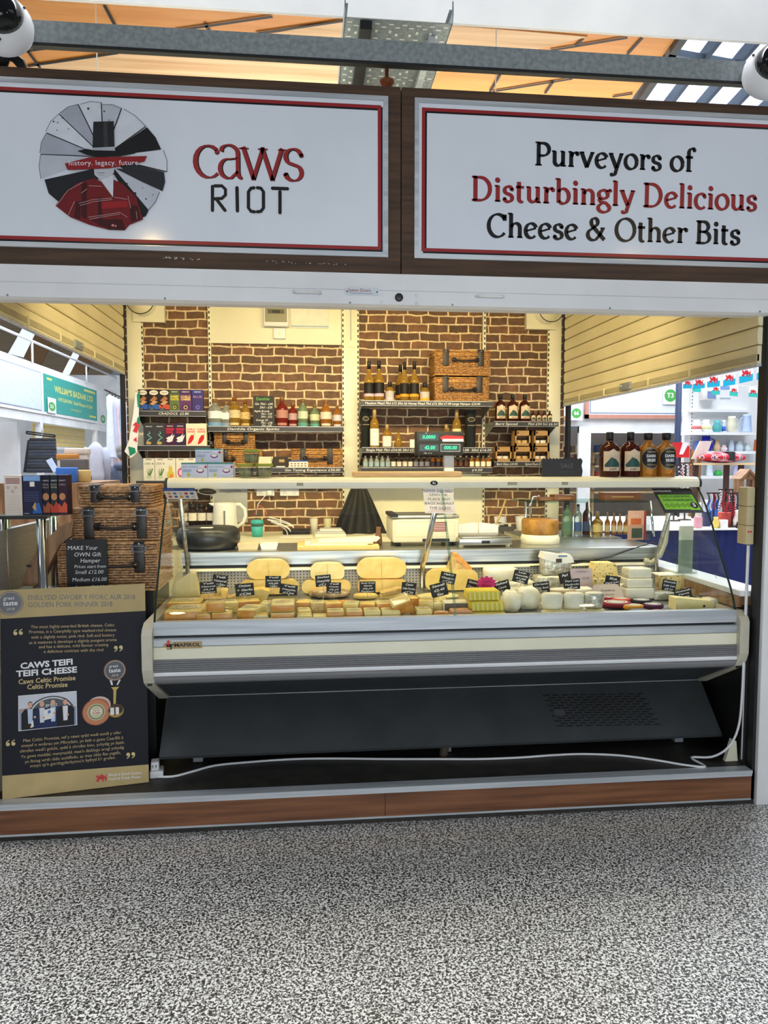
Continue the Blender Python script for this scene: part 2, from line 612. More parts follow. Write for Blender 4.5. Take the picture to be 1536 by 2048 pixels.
def floor_material():
 m,nt,b=newmat('speckled_vinyl')
 tc=nt.nodes.new('ShaderNodeTexCoord')
 n=nt.nodes.new('ShaderNodeTexNoise')
 n.inputs['Scale'].default_value=135
 n.inputs['Detail'].default_value=1.5
 n.inputs['Distortion'].default_value=0.8
 nt.links.new(tc.outputs['Object'],n.inputs['Vector'])
 r=nt.nodes.new('ShaderNodeValToRGB')
 e=r.color_ramp.elements
 e[0].position,e[0].color=0.42,(*lin((44,43,42)),1)
 e[1].position,e[1].color=0.56,(*lin((236,234,228)),1)
 x=e.new(0.48)
 x.color=(*lin((104,102,99)),1)
 nt.links.new(n.outputs['Fac'],r.inputs[0])
 nt.links.new(r.outputs[0],b.inputs['Base Color'])
 b.inputs['Roughness'].default_value=0.34
 MATS['floor']=m
floor_material()
def grid_material(name,base,hole,pitch,rad,rough=0.4,metal=0.6,slot=1.0):
 """perforated sheet in the XZ (or XY) plane: a lattice of dark holes"""
 m,nt,b=newmat(name)
 tc=nt.nodes.new('ShaderNodeTexCoord')
 sep=nt.nodes.new('ShaderNodeSeparateXYZ')
 nt.links.new(tc.outputs['Object'],sep.inputs[0])
 def math_(op,a,v=None):
  k=nt.nodes.new('ShaderNodeMath')
  k.operation=op
  if isinstance(a,(int,float)):
   k.inputs[0].default_value=a
  else:
   nt.links.new(a,k.inputs[0])
  if v is not None:
   if isinstance(v,(int,float)):
    k.inputs[1].default_value=v
   else:
    nt.links.new(v,k.inputs[1])
  return k.outputs[0]
 yz=math_('ADD',sep.outputs[1],sep.outputs[2])
 qs=[]
 for o,p in ((sep.outputs[0],pitch*slot),(yz,pitch)):
  f=math_('FRACT',math_('DIVIDE',math_('ADD',o,50.0),p))
  d=math_('MULTIPLY',math_('SUBTRACT',f,0.5),pitch)
  qs.append(math_('MULTIPLY',d,d))
 dist=math_('SQRT',math_('ADD',qs[0],qs[1]))
 k=math_('LESS_THAN',dist,rad)
 mx=nt.nodes.new('ShaderNodeMix')
 mx.data_type='RGBA'
 nt.links.new(k,mx.inputs[0])
 mx.inputs[6].default_value=(*lin(base),1)
 mx.inputs[7].default_value=(*lin(hole),1)
 nt.links.new(mx.outputs[2],b.inputs['Base Color'])
 b.inputs['Roughness'].default_value=rough
 b.inputs['Metallic'].default_value=metal
 MATS[name]=m
grid_material('perforated',(176,174,166),(34,34,32),0.0165,0.0034,0.45,0.3)
def tartan():
 m,nt,b=newmat('tartan')
 tc=nt.nodes.new('ShaderNodeTexCoord')
 cols=[]
 for rot in (0,90):
  mp=nt.nodes.new('ShaderNodeMapping')
  mp.inputs['Rotation'].default_value=(0,0,R(rot))
  nt.links.new(tc.outputs['Object'],mp.inputs[0])
  wv=nt.nodes.new('ShaderNodeTexWave')
  wv.inputs['Scale'].default_value=3.4
  nt.links.new(mp.outputs[0],wv.inputs['Vector'])
  r=nt.nodes.new('ShaderNodeValToRGB')
  r.color_ramp.interpolation='CONSTANT'
  e=r.color_ramp.elements
  e[0].position,e[0].color=0,(*lin((176,30,44)),1)
  e[1].position,e[1].color=.82,(*lin((238,226,220)),1)
  x=e.new(.94)
  x.color=(*lin((60,56,84)),1)
  nt.links.new(wv.outputs['Fac'],r.inputs[0])
  cols.append(r.outputs[0])
 mx=nt.nodes.new('ShaderNodeMix')
 mx.data_type='RGBA'
 mx.inputs[0].default_value=0.45
 nt.links.new(cols[0],mx.inputs[6])
 nt.links.new(cols[1],mx.inputs[7])
 nt.links.new(mx.outputs[2],b.inputs['Base Color'])
 b.inputs['Roughness'].default_value=0.9
 MATS['tartan']=m
tartan()
simple('sky_light',(226,238,255),0.5,emit=1.1)
# ================================================================ market hall and stall shell
XL,XR,YB=-1.24,1.92,2.45
ZP=0.155
b=MB();b.box(-9,10,-7,16,-0.06,0.0,'floor');struct('floor',b)
# brick papered back wall, cut in three bays between slotted uprights
b=MB();b.box(XL,XR,YB,YB+0.04,ZP,2.95,'brick');struct('wall_back',b)
b=MB();b.box(XL-.02,XR+.02,0.0,YB+.04,0.0,ZP-.004,'platform_top');b.box(XL-.0,XR,0.012,YB,ZP-.004,ZP,'platform_top')
struct('floor_platform',b,'dark low platform floor inside the cheese stall','platform')
b=MB()
b.box(XL,0.318,-0.012,0.0,0.03,ZP-.024,'step_wood')
b.box(0.320,XR,-0.012,0.0,0.03,ZP-.024,'step_wood')
struct('baseboard_front',b,'brown wood-grain riser along the front of the platform','riser')
b=MB()
b.box(XL,XR,-0.016,0.0,ZP-.024,ZP-.012,'alu')
b.box(XL,XR,-0.020,0.035,ZP-.010,ZP+.002,'alu')
b.box(XL,XR,-0.014,0.0,0.024,0.032,'alu')
struct('trim_1',b,'ridged aluminium nosing along the platform edge','nosing')
b=MB();b.box(XL,XR,0.03,.05,0.0,.03,'black');struct('baseboard_plinth',b)
# side walls below the counters (dark inside)
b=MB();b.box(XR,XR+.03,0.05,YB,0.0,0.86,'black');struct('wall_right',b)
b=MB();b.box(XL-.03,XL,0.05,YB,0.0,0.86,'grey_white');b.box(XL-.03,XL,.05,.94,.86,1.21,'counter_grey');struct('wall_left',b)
# white corner posts of the front frame
for n,x in ((1,XR+.022),(2,XL-.095)):
 b=MB()
 b.box(x,x+.085,-.02,.055,0,2.25,'grey_white',bev=.003)
 b.box(x-.014,x+.002,.0,.05,0.02,2.1,'black')
 struct('pillar_%d'%n,b,('white square post at the end of the stall front beside the cable' if n==1 else 'white square post behind the award board'),'post')
 # green-dark runner (guide) at back corners of the side openings
for n,x in ((3,XL-.02),(4,XR)):
 b=MB();b.box(x,x+.022,YB-.09,YB-.03,.86,2.6,'black');struct('trim_%d'%n,b)
 # fascia above the opening: white folded header
b=MB()
b.prism([(-.02,2.228),(-.02,2.165),(-.028,2.160),(-.028,2.108),(-.006,2.100),(.05,2.100),(.05,2.228)],XL-.1,XR+.4,'grey_white','x')
hd=struct('beam_header',b,'white metal header under the two shop signs','header')
b=MB()
b.box(XL-.1,XR+.4,.03,.09,2.228,2.94,'cream');struct('wall_fascia',b)
# header hardware
hb=MB()
for px,py in ((763,590),(763,604),(833,591),(833,606),(690,585)):
 p=PY(px,py,-.03);hb.ball(p,.0065,'grey_white',8,sc=(1,.5,1))
for px in (15,330,700,905,1220,1520):
 p=PY(px,622 if px>800 else 600+px*.018,-.03);hb.ball((p.x,-.03,2.112),.004,'galv',6)
hb.build('screws',hd)
for i,(px0,px1,py)in enumerate(((588,640,578),(953,1004,588))):
 a,c=PY(px0,py,-.03),PY(px1,py,-.03)
 h=MB();z=2.146
 h.tube([(a.x,-.03,z),(a.x,-.052,z),(a.x+.012,-.056,z-.002),(c.x-.012,-.056,z-.003),(c.x,-.052,z-.002),(c.x,-.03,z-.002)],.0055,'grey_white')
 one('pull_handle',h,('white pull handle on the header, beside the small maker plate' if i==0 else 'white pull handle on the header beyond the lock'),'handle','header pull handles')
p=PY(798,595,-.03)
h=MB();h.lathe([(.0,0),(.016,0),(.016,.006),(.011,.008),(0,.008)],'leather',18,Matrix.Translation((p.x,-.028,p.z))@Matrix.Rotation(R(90),4,'X'))
one('lock',h,'round brown keyhole lock in the middle of the white header','lock')
a,c=PY(691,590,-.03),PY(757,577,-.03)
t=thing('maker_plate','small metal maker plate riveted to the white header','plate',(a.x,-.029,a.z))
h=MB();h.box(0,c.x-a.x,-.002,0,0,c.z-a.z,'alu');h.build('plate',t)
h=MB();F=front(0,-.0022,0);wd,ht=c.x-a.x,c.z-a.z
h.text('Syston Doors',wd*.42,ht*.68,.016,'red_ink',F,bold=.01);h.rect(wd*.14,ht*.2,wd*.82,ht*.3,(150,156,166),F)
h.disc(.006,ht*.5,.003,'black',F);h.disc(wd-.006,ht*.5,.003,'black',F);h.build('lettering',t)
# ---------------------------------------------------------------- hall roof: ply panels, pine slab, skylights (all on z = 4.6)
ZC=4.6
def ceil(name,polys,thick=.06,z=ZC):
 b=MB()
 for pl,k in polys:
  pts=[PZ(x,y,z)for x,y in pl]
  b.prism([(p.x,p.y)for p in pts],z,z+thick,k,'z')
 return struct(name,b)
wl=[PZ(1352,60,ZC),PZ(1262,212,ZC)]
b=MB()
b.prism([(-9,1.2),(wl[0].x-.06,1.2),(wl[1].x+.05,4.6),(-9,4.6)],ZC,ZC+.06,'ply','z')
b.prism([(-.2,4.6),(wl[1].x+.05,4.6),(wl[1].x+.1,9),(-.2,9)],ZC,ZC+.06,'ply','z')
struct('ceiling',b)
b=MB()
pts=[PZ(x,y,ZC-.01)for x,y in ((55,134),(230,109),(560,64),(690,40),(920,52),(1175,74),(1060,102),(880,144),(770,180),(400,168))]
b.prism([(p.x,p.y)for p in pts],ZC-.01,ZC-.001,'pine','z')
struct('ceiling_pine',b,'pale pine board slab across the middle of the hall roof','ceiling')
b=MB()
for (x0,y0),(x1,y1)in (((209,12),(232,55)),((352,62),(545,34)),((410,48),(420,66)),((512,68),(690,42)),((55,133),(235,107)),((52,98),(80,136)),((20,107),(90,98)),((1100,102),(1255,76)),((1152,92),(1166,78)),((1254,110),(1284,77)),((980,184),(1000,150)),((985,184),(1145,158)),((1090,187),(1106,164)),((1225,194),(1265,188))):
 p,q=PZ(x0,y0,ZC-.013),PZ(x1,y1,ZC-.013)
 d=(q-p).normalized();s_=Vector((-d.y,d.x,0))*.011
 b.prism([((p+s_).x,(p+s_).y),((p-s_).x,(p-s_).y),((q-s_).x,(q-s_).y),((q+s_).x,(q+s_).y)],ZC-.013,ZC-.0105,'black','z')
struct('trim_5',b)
# glazed roof light on the right: rafters and panes
b=MB()
p,q=PZ(1356,70,ZC),PZ(1262,212,ZC)
d=q-p
for i in range(9):
 o=Vector((i*.30,i*.055,0))
 wv=.035 if i else .06
 p0,q0=p+o-d*.35,q+o+d*.6
 b.prism([(p0.x,p0.y),(p0.x+wv,p0.y),(q0.x+wv,q0.y),(q0.x,q0.y)],ZC-.05,ZC+.05,(70,84,104)if i else 'charcoal','z')
for t_ in (0.15,.9,1.5):
 o=p+d*t_
 b.prism([(o.x,o.y),(o.x+2.6,o.y+.48),(o.x+2.6,o.y+.56),(o.x,o.y+.08)],ZC-.05,ZC,(120,134,150),'z')
b.prism([(p.x,p.y-.6),(p.x+3.6,p.y),(p.x+3.6,p.y+2.6),(q.x,q.y+.9)],ZC+.06,ZC+.07,'sky_light','z')
struct('window_1',b,'glazed roof light with dark rafters over the far stalls','window')
# roof seen under the left shutter: ply bays and pale boards between skylight strips
ceil('ceiling_left',[([(-60,600),(45,656),(16,707),(-60,690)],'pine'),([(70,668),(104,684),(80,735),(47,715)],'ply'),([(105,684),(146,705),(124,748),(81,735)],'pine'),([(158,712),(184,724),(165,765),(136,755)],'ply'),([(185,724),(226,744),(214,762),(160,762)],'pine'),([(45,656),(70,668),(47,715),(16,707)],'sky_light'),([(147,705),(158,712),(136,755),(125,748)],'sky_light')],.05)
# white bulkhead over the aisle
b=MB();b.box(-4.5,5.0,.73,.75,3.61,5.2,'grey_white');struct('wall_bulkhead',b)
b=MB();b.box(XL-.05,XR+.05,.092,YB+.04,2.952,2.985,'cream');struct('light_block_panel',b)  # unseen panel added to stop roof light leaking through the stall
# ================================================================ lettering: a broad-nib roman drawn stroke by stroke
def arc(cx,cy,rx,ry,a0,a1,n=14):
 return [(cx+rx*math.cos(R(a0+(a1-a0)*i/n)),cy+ry*math.sin(R(a0+(a1-a0)*i/n)))for i in range(n+1)]
G={}
def gl(ch,adv,strokes,serifs=(),dots=()):
 G[ch]=(adv,strokes,serifs,dots)
gl('P',5.2,[[(1.3,0),(1.3,7)],[(1.3,6.75)]+arc(2.7,4.9,1.9,1.85,90,-90)+[(1.3,3.05)]],[(1.3,0,1.1),(1.0,6.8,.8)])
gl('u',5.2,[[(1.2,4.6),(1.2,1.6)]+arc(2.4,1.5,1.2,1.25,180,300)+[(3.9,1.4)],[(3.9,4.6),(3.9,0)]],[(.9,4.4,.6),(3.6,4.4,.6),(4.3,0,.6)])
gl('r',3.9,[[(1.3,0),(1.3,4.6)],[(1.3,3.2)]+arc(2.7,3.2,1.2,1.15,170,60)],[(1.3,0,.95),(.95,4.4,.6)],[(3.3,4.0,.5)])
gl('v',4.9,[[(.7,4.6),(2.5,0)],[(2.45,.1),(4.2,4.6)]],[(.8,4.4,.8),(4.2,4.4,.7)])
gl('e',4.5,[arc(2.35,2.3,1.75,2.2,25,318),[(.75,2.15),(3.9,3.1)]],[])
gl('y',4.9,[[(.7,4.6),(2.6,.2)],[(4.2,4.6),(2.3,-1.2)]+arc(1.5,-1.2,.8,.8,0,-90)],[(.8,4.4,.8),(4.2,4.4,.7)],[(1.1,-1.8,.45)])
gl('o',4.9,[arc(2.45,2.3,1.85,2.2,0,360,24)],[])
gl('s',3.9,[[(3.2,3.5)]+arc(2.0,3.35,1.15,1.1,50,230,10)+arc(1.95,1.15,1.2,1.1,60,-140,10)+[(.75,1.0)]],[],[(3.15,3.6,.38),(.85,.9,.38)])
gl('f',3.4,[[(1.4,0),(1.4,5.7)]+arc(2.6,5.8,1.2,1.35,180,60),[(.4,4.45),(2.8,4.45)]],[(1.5,0,1.0)],[(3.2,6.7,.48)])
gl('D',6.8,[[(1.3,0),(1.3,7)],[(.6,6.8),(2.6,6.8)]+arc(2.7,3.5,3.0,3.3,90,-90)+[(.6,.2)]],[(1.0,0,.8),(1.0,6.8,.8)])
gl('i',2.5,[[(1.25,0),(1.25,4.6)]],[(1.25,0,.9),(.9,4.4,.6)],[(1.2,6.2,.58)])
gl('t',3.2,[[(1.3,5.9),(1.3,1.2)]+arc(2.2,1.1,.9,.95,180,300),[(.4,4.4),(2.8,4.4)]],[])
gl('b',5.2,[[(1.2,.3),(1.2,7.3)],[(1.2,3.4)]+arc(2.6,2.25,1.75,2.15,130,-130,18)+[(1.2,.6)]],[(.85,7.1,.7)])
gl('n',5.3,[[(1.3,0),(1.3,4.6)],[(1.3,3.2)]+arc(2.8,3.0,1.3,1.35,160,0)+[(4.1,0)]],[(1.3,0,.9),(4.1,0,.9),(.95,4.4,.6)])
gl('g',4.7,[arc(2.1,3.2,1.4,1.25,0,360,20),[(1.2,2.1),(.9,1.4),(1.2,.95),(3.0,.7)]+arc(2.3,-.75,1.75,1.25,50,-250,18),[(3.1,4.1),(4.3,4.6)]],[],[(4.3,4.4,.4)])
gl('l',2.5,[[(1.25,0),(1.25,7.3)]],[(1.25,0,.9),(.9,7.1,.6)])
gl('c',4.2,[arc(2.35,2.3,1.75,2.2,48,315)],[],[(3.5,3.7,.45)])
gl('C',6.3,[arc(3.4,3.5,2.8,3.4,38,322,22),[(5.6,6.9),(5.6,5.0)]],[])
gl('h',5.3,[[(1.3,0),(1.3,7.3)],[(1.3,3.2)]+arc(2.8,3.0,1.3,1.35,160,0)+[(4.1,0)]],[(1.3,0,.9),(4.1,0,.9),(.95,7.1,.7)])
gl('&',6.8,[[(6.0,.2),(1.9,4.6)]+arc(2.75,5.5,1.05,1.2,200,-70,12)+[(1.6,3.2)]+arc(2.4,1.75,1.75,1.7,130,300,12)+[(4.5,1.6),(5.5,3.6)]],[(5.4,3.6,.8)])
gl('O',7.2,[arc(3.6,3.5,2.95,3.4,0,360,28)],[])
gl('B',5.7,[[(1.3,0),(1.3,7)],[(.6,6.8),(2.6,6.8)]+arc(2.7,5.25,1.6,1.55,90,-90)+[(1.3,3.7)],[(2.6,3.7)]+arc(2.9,1.95,1.9,1.75,90,-90)+[(.6,.2)]],[(1.0,0,.8),(1.0,6.8,.8)])
gl('a',4.7,[[(.9,3.6)]+arc(2.1,3.3,1.4,1.2,140,0)+[(3.5,1.1)]+arc(4.1,.9,.6,.8,180,280,6),[(3.5,2.8)]+arc(2.0,1.35,1.3,1.3,80,290,14)+[(3.5,1.0)]],[])
gl('w',7.2,[[(.6,4.6),(2.2,0)],[(2.1,0),(3.7,4.6)],[(3.5,4.6),(5.1,0)],[(5.0,0),(6.6,4.6)]],[(.7,4.4,.75),(3.6,4.4,.75),(6.6,4.4,.65)])
gl(' ',2.4,[])
def roman(text,thick=.95,thin=.34,nib=20,track=0.0):
 """list of (verts, faces) in glyph units, and the total advance"""
 out,x=[],0.0
 for ch in text:
  adv,st,se,do=G[ch]
  wf=lambda d:thin+(thick-thin)*abs(math.sin(d-R(nib)))
  for s_ in st:
   for vs,fs in ribbons(s_,wf):
    out.append(([(a+x,c)for a,c in vs],fs))
  for sx_,sy_,hw in se:
   t_=thin*.9
   y0=sy_ if sy_<1 else sy_-.1
   out.append(([(x+sx_-hw,y0),(x+sx_+hw,y0),(x+sx_+hw*.9,y0+t_),(x+sx_-hw*.9,y0+t_)],[(0,1,2,3)]))
  for dx_,dy_,r_ in do:
   r_*=thick/.95
   out.append(([(x+dx_+r_*math.cos(k*.5236),dy_+r_*math.sin(k*.5236))for k in range(12)],[tuple(range(12))]))
  x+=adv+track
 return out,x
def fix_ccw(vf):
 r=[]
 for vs,fs in vf:
  nf=[]
  for f in fs:
   a=sum(vs[f[i]][0]*vs[f[(i+1)%len(f)]][1]-vs[f[(i+1)%len(f)]][0]*vs[f[i]][1]for i in range(len(f)))
   nf.append(f if a>0 else f[::-1])
  r.append((vs,nf))
 return r
 # ================================================================ the two shop signs
def sign_board(x0,x1,label,zlo=2.232,zhi=2.944):
 t=thing('shop_sign',label,'sign',((x0+x1)/2,0,zlo),0)
 W,H=x1-x0,zhi-zlo
 h=W/2
 ft,fs_,fl=.040,.050,.062
 b=MB()
 b.box(-h,h,-.004,.028,0,fl,'sign_wood');b.box(-h,h,-.004,.028,H-ft,H,'sign_wood')
 b.box(-h,-h+fs_,-.0041,.028,fl,H-ft,'sign_wood');b.box(h-fs_,h,-.0041,.028,fl,H-ft,'sign_wood')
 b.build('wood_frame',t)
 b=MB()
 a,c=h-fs_,h-fs_-.017
 z0,z1,z2,z3=fl,fl+.017,H-ft-.017,H-ft
 for bx in ((-a,a,z0,z1),(-a,a,z2,z3),(-a,-c,z1,z2),(c,a,z1,z2)):
  b.box(bx[0],bx[1],-.014,.0,bx[2],bx[3],'alu')
 b.build('metal_frame',t)
 b=MB();b.box(-c,c,-.006,.02,z1,z2,'panel_white');b.build('panel',t)
 b=MB();F=front(0,-.0062,0)
 b.border(-c+.018,z1+.004,c-.004,z2-.022,.014,'black_ink',F)
 b.border(-c+.012,z1+.011,c-.010,z2-.016,.013,'red_ink',F)
 b.build('printed_border',t)
 return t,h
xm=PY(802,360,0).x
tl,hl=sign_board(XL-.35,xm-.002,'white shop sign with the round emblem and the stall name in red and black')
tr,hr=sign_board(xm+.002,XR+.33,'white shop sign with three lines of roman lettering about cheese')
def local(t,px,py):
 p=PY(px,py,-.006)
 return p.x-t.location.x,p.z-t.location.z
def put_roman(text,t,px0,px1,py_base,kcol,name,back=None,off=.003,**kw):
 """set a line so that it spans px0..px1 with its baseline at py_base"""
 vf,adv=roman(text,**kw)
 vf=fix_ccw(vf)
 xs=[v[0]for vs,_ in vf for v in vs]
 x0,z0=local(t,px0,py_base)
 x1,_=local(t,px1,py_base)
 s=(x1-x0)/(max(xs)-min(xs))
 b=MB();F=front(0,-.0062,0)
 b.lay=4
 if back:
  b.geo([(vs,fs)for vs,fs in vf],x0-min(xs)*s+off,z0-off,s,back,F)
 b.geo(vf,x0-min(xs)*s,z0,s,kcol,F)
 o=b.build(name,t)
 return o
put_roman('Purveyors of',tr,1070,1392,331,'black_ink','lettering',thick=1.32,thin=.55)
put_roman('Disturbingly Delicious',tr,943,1514,401,'red_ink','red_lettering',back='black_ink',off=.0012,thick=1.25,thin=.5)['label']='red lettering'
put_roman('Cheese & Other Bits',tr,973,1481,474,'black_ink','lettering',thick=1.32,thin=.55)
# "caws": tall light letters, red with a black edge
b=MB();F=front(0,-.0062,0);b.lay=4
for ch,x0p,x1p,yb,yt in (('c',386,438,356,290),('a',436,484,358,289),('w',478,572,360,296),('s',566,607,363,297)):
 x0,z0=local(tl,x0p,yb);x1,z1=local(tl,x1p,yt)
 for kk,(off,k,th,tn)in enumerate(((.0024,'black_ink',.74,.27),(0,'red_ink',.64,.15))):
  vf=fix_ccw(roman(ch,thick=th,thin=tn,nib=8)[0])
  xs=[v[0]for vs,_ in vf for v in vs];ys=[v[1]for vs,_ in vf for v in vs]
  sx_,sy_=(x1-x0)/(max(xs)-min(xs)),(z1-z0)/(max(ys)-min(ys))
  b.geo([([((v[0]-min(xs))*sx_+x0+off,(v[1]-min(ys))*sy_+z0-off*.6)for v in vs],fs)for vs,fs in vf],0,0,1,k,F)
b.build('red_lettering',tl)['label']='red lettering with black edge'
b=MB();b.lay=4
def stro(pts,wd=.0125):
 b.line([local(tl,*p)for p in pts],wd,'black_ink',F)
 for p in (pts[0],pts[-1]):
  x,z=local(tl,*p);b.disc(x,z,wd/2,'black_ink',F,n=10)
stro([(425,373),(425,421)]);stro([(430,372),(444,372),(451,379),(451,390),(444,397),(428,398)]);stro([(434,400),(450,421)])
stro([(474,376),(475,422)],.013)
stro([(508,376),(502,377),(497,384),(497,416),(502,423),(509,424)]);stro([(515,376),(522,377),(527,384),(527,416),(522,423),(515,424)])
stro([(545,377),(575,378)]);stro([(560,384),(560,426)])
b.build('lettering',tl)
# round emblem: wedges of cheese behind a hatted figure in a red shawl
b=MB();b.lay=4
def E_(pts,k):
 b.poly([local(tl,0+x*420/1536,150+y*410/1499)for x,y in pts],k,F)
def EL(pts,wd,k):
 b.line([local(tl,x*420/1536,150+y*410/1499)for x,y in pts],wd,k,F)
hub=(760,600)
W1,W2,W3,DK=(214,218,226),(168,172,184),(190,194,204),(30,30,34)
wedges=[((300,760),(298,580),W3),((292,572),(340,425),W2),((335,415),(432,285),W1),((440,280),(572,216),W2),((588,216),(742,204),W1),((750,218),(890,246),W3),((905,250),(1068,378),W1),((1075,385),(1178,545),DK),((1195,550),(1222,710),W1),((1200,712),(1190,850),(52,52,58)),((1168,856),(1086,992),W3),((1086,996),(1030,1050),DK)]
for p,q,k in wedges:
 mx_,my_=(p[0]+q[0])/2,(p[1]+q[1])/2
 out=(mx_+(mx_-757)*.03,my_+(my_-670)*.03)
 E_([hub,p,out,q],k)
 EL([p,out,q],.0018,(60,62,70))
 EL([hub,q],.0035 if k is not DK else .002,(26,26,30))
for x,y,r in ((648,250,.004),(765,270,.003),(800,335,.002),(395,345,.003),(420,408,.002),(425,352,.0024),(505,400,.002),(990,870,.005),(1070,910,.003),(1045,830,.002),(930,800,.004),(1120,880,.002),(460,320,.002)):
 X,Z=local(tl,x*420/1536,150+y*410/1499);b.disc(X,Z,r,(44,44,50),F,n=10)
E_([(330,770),(690,690),(740,760),(600,800),(430,930),(360,870)],(34,36,40))
E_([(850,690),(1000,690),(1190,720),(1186,850),(1050,790)],(46,46,52))
E_([(684,640),(846,640),(836,720),(790,775),(740,775),(695,735)],(188,190,198))
EL([(715,722),(770,720)],.0018,(60,56,62));EL([(722,738),(762,736)],.001,(90,86,92))
E_([(740,775),(832,735),(832,900)],(206,210,218))
shawl=[(410,960),(470,880),(560,800),(690,760),(745,785),(830,900),(835,770),(900,800),(1000,900),(1050,1060),(950,1100),(915,1140),(800,1136),(660,1100),(520,1045)]
E_(shawl,(112,30,34))
for pl in ([(600,800),(640,790),(640,1060),(600,1040)],[(560,930),(600,930),(590,1060),(545,1045)],[(720,900),(745,900),(760,1110),(720,1100)],[(950,960),(1010,960),(1030,1060),(960,1080)],[(660,1060),(900,1060),(920,1135),(800,1135)]):
 E_(pl,(66,22,26))
E_([(745,935),(935,925),(940,970),(750,985)],(150,34,38))
for ln in ([(420,960),(500,850),(610,790)],[(655,815),(750,820)],[(580,945),(680,918),(820,905)],[(590,960),(690,932),(825,916)],[(840,900),(935,915)],[(650,1045),(760,1030),(880,1010),(935,1045)],[(660,1060),(760,1042),(880,1022)],[(600,870),(640,840)],[(505,1030),(550,930)],[(1000,1000),(1008,1060)],[(940,890),(960,980)]):
 EL(ln,.0014,(206,170,172))
X,Z=local(tl,830*420/1536,150+1105*410/1499);b.disc(X,Z,.005,(196,130,130),F);b.disc(X+.01,Z-.002,.004,(196,130,130),F)
E_([(688,350),(836,346),(842,545),(682,550)],(38,38,42));E_([(760,350),(790,350),(795,540),(765,540)],(58,58,62))
E_([(682,540),(842,532),(848,562),(684,566)],(170,172,180))
E_([(570,562),(640,548),(690,558),(850,562),(960,572),(1000,580),(880,602),(720,606),(640,590)],(26,26,30))
E_([(480,655),(660,610),(1080,600),(1060,640),(1000,655),(800,690),(500,702)],(140,36,40))
X,Z=local(tl,762*420/1536,150+651*410/1499)
b.text('history. legacy. future',X,Z,.026,'panel_white',F@Matrix.Translation((X,Z,0))@Matrix.Rotation(R(2.6),4,'Z')@Matrix.Translation((-X,-Z,0)),space=1.05,fit=abs(local(tl,278,330)[0]-local(tl,140,330)[0]))
b.build('round_emblem',tl)['label']='round emblem of cheese wedges with a hatted figure in a red shawl'
# chipped paint flecks on the lower frame
b=MB()
for i in range(46):
 px=random.choice((random.uniform(325,400),random.uniform(530,700)))
 p=PY(px,516+(px-325)*.036+random.uniform(-2,2),-.006);q=random.uniform(.001,.005)
 b.add([(p.x-q-tl.location.x,-.0046,p.z-tl.location.z),(p.x+q-tl.location.x,-.0046,p.z-tl.location.z),(p.x-tl.location.x,-.0046,p.z+.0022-tl.location.z)],[(0,1,2)],'paper')
b.lay=1;b.build('chipped_flecks',tl)
# ================================================================ steelwork above the signs
def channel(b,x0,x1,y0,y1,z0,z1,k):
 t_=.004
 b.prism([(y0,z0),(y0+.014,z0),(y0+.014,z0+t_),(y0+t_,z0+t_),(y0+t_,(z0+z1)/2-.004),(y0+t_+.006,(z0+z1)/2),(y0+t_,(z0+z1)/2+.004),(y0+t_,z1-t_),(y1,z1-t_),(y1,z1),(y0,z1)],x0,x1,k,'x')
t=thing('support_beam','grey galvanised channel beam running above the shop signs','beam',(0,0,0))
b=MB();channel(b,-1.7,2.6,-.055,-.03,3.010,3.088,'galv');b.build('channel',t)
b=MB();b.box(-1.7,2.6,-.058,-.03,2.998,3.009,'black');b.build('seal_strip',t)
for x in (-1.5,2.45):
 b=MB();b.box(x,x+.04,-.034,.02,2.946,3.012,'galv');b.build('bracket',t)
 # cable tray
x0,x1=PZ(690,36,3.2).x,PZ(905,48,3.2).x
t=thing('cable_tray','perforated galvanised cable tray crossing over the beam','tray',((x0+x1)/2,0,3.2))
hw=(x1-x0)/2
b=MB()
for sx_ in (-1,1):
 b.box(sx_*hw-.002,sx_*hw+.002,.015,1.5,0,.055,'galv')
 b.prism([(.015,0),(.015,.055),(.012,.085),(.004,.08),(.0,.03)],sx_*hw-.002,sx_*hw+.002,'galv','x')
 b.box(sx_*hw-.012*(sx_>0),sx_*hw+.012*(sx_<0),.015,1.5,.052,.055,'galv')
b.build('side_flange',t)
b=MB();b.box(-hw,hw,.015,1.5,0,.003,'galv');b.lay=1
for i in range(15):
 for j in range(29):
  if (i%3)==2 and j%2:
   continue
  cx,cy=-hw+.02+i*(2*hw-.04)/14,.04+j*.05+(.02 if i%2 else 0)
  lx,ly=(.005,.0095)if j%2 else (.0095,.004)
  b.add([(cx-lx,cy-ly,-.0006),(cx+lx,cy-ly,-.0006),(cx+lx,cy+ly,-.0006),(cx-lx,cy+ly,-.0006)],[(3,2,1,0)],(236,236,230))
b.build('tray_base',t)
b=MB();b.box(-hw*.72,-hw*.50,.02,.9,-.035,-.002,'black');b.box(hw*.62,hw*.75,.1,1.2,-.03,-.002,'alu');b.build('strut',t)
p=PY(778,152,-.03)
b=MB();b.lathe([(0,-.03),(.012,-.03),(.03,-.012),(.03,-.004),(.008,0),(.008,.06),(0,.06)],(120,62,36),16);one('copper_fitting',b,'small copper coloured pipe fitting hanging under the beam','fitting',None,(p.x,.05,2.995))
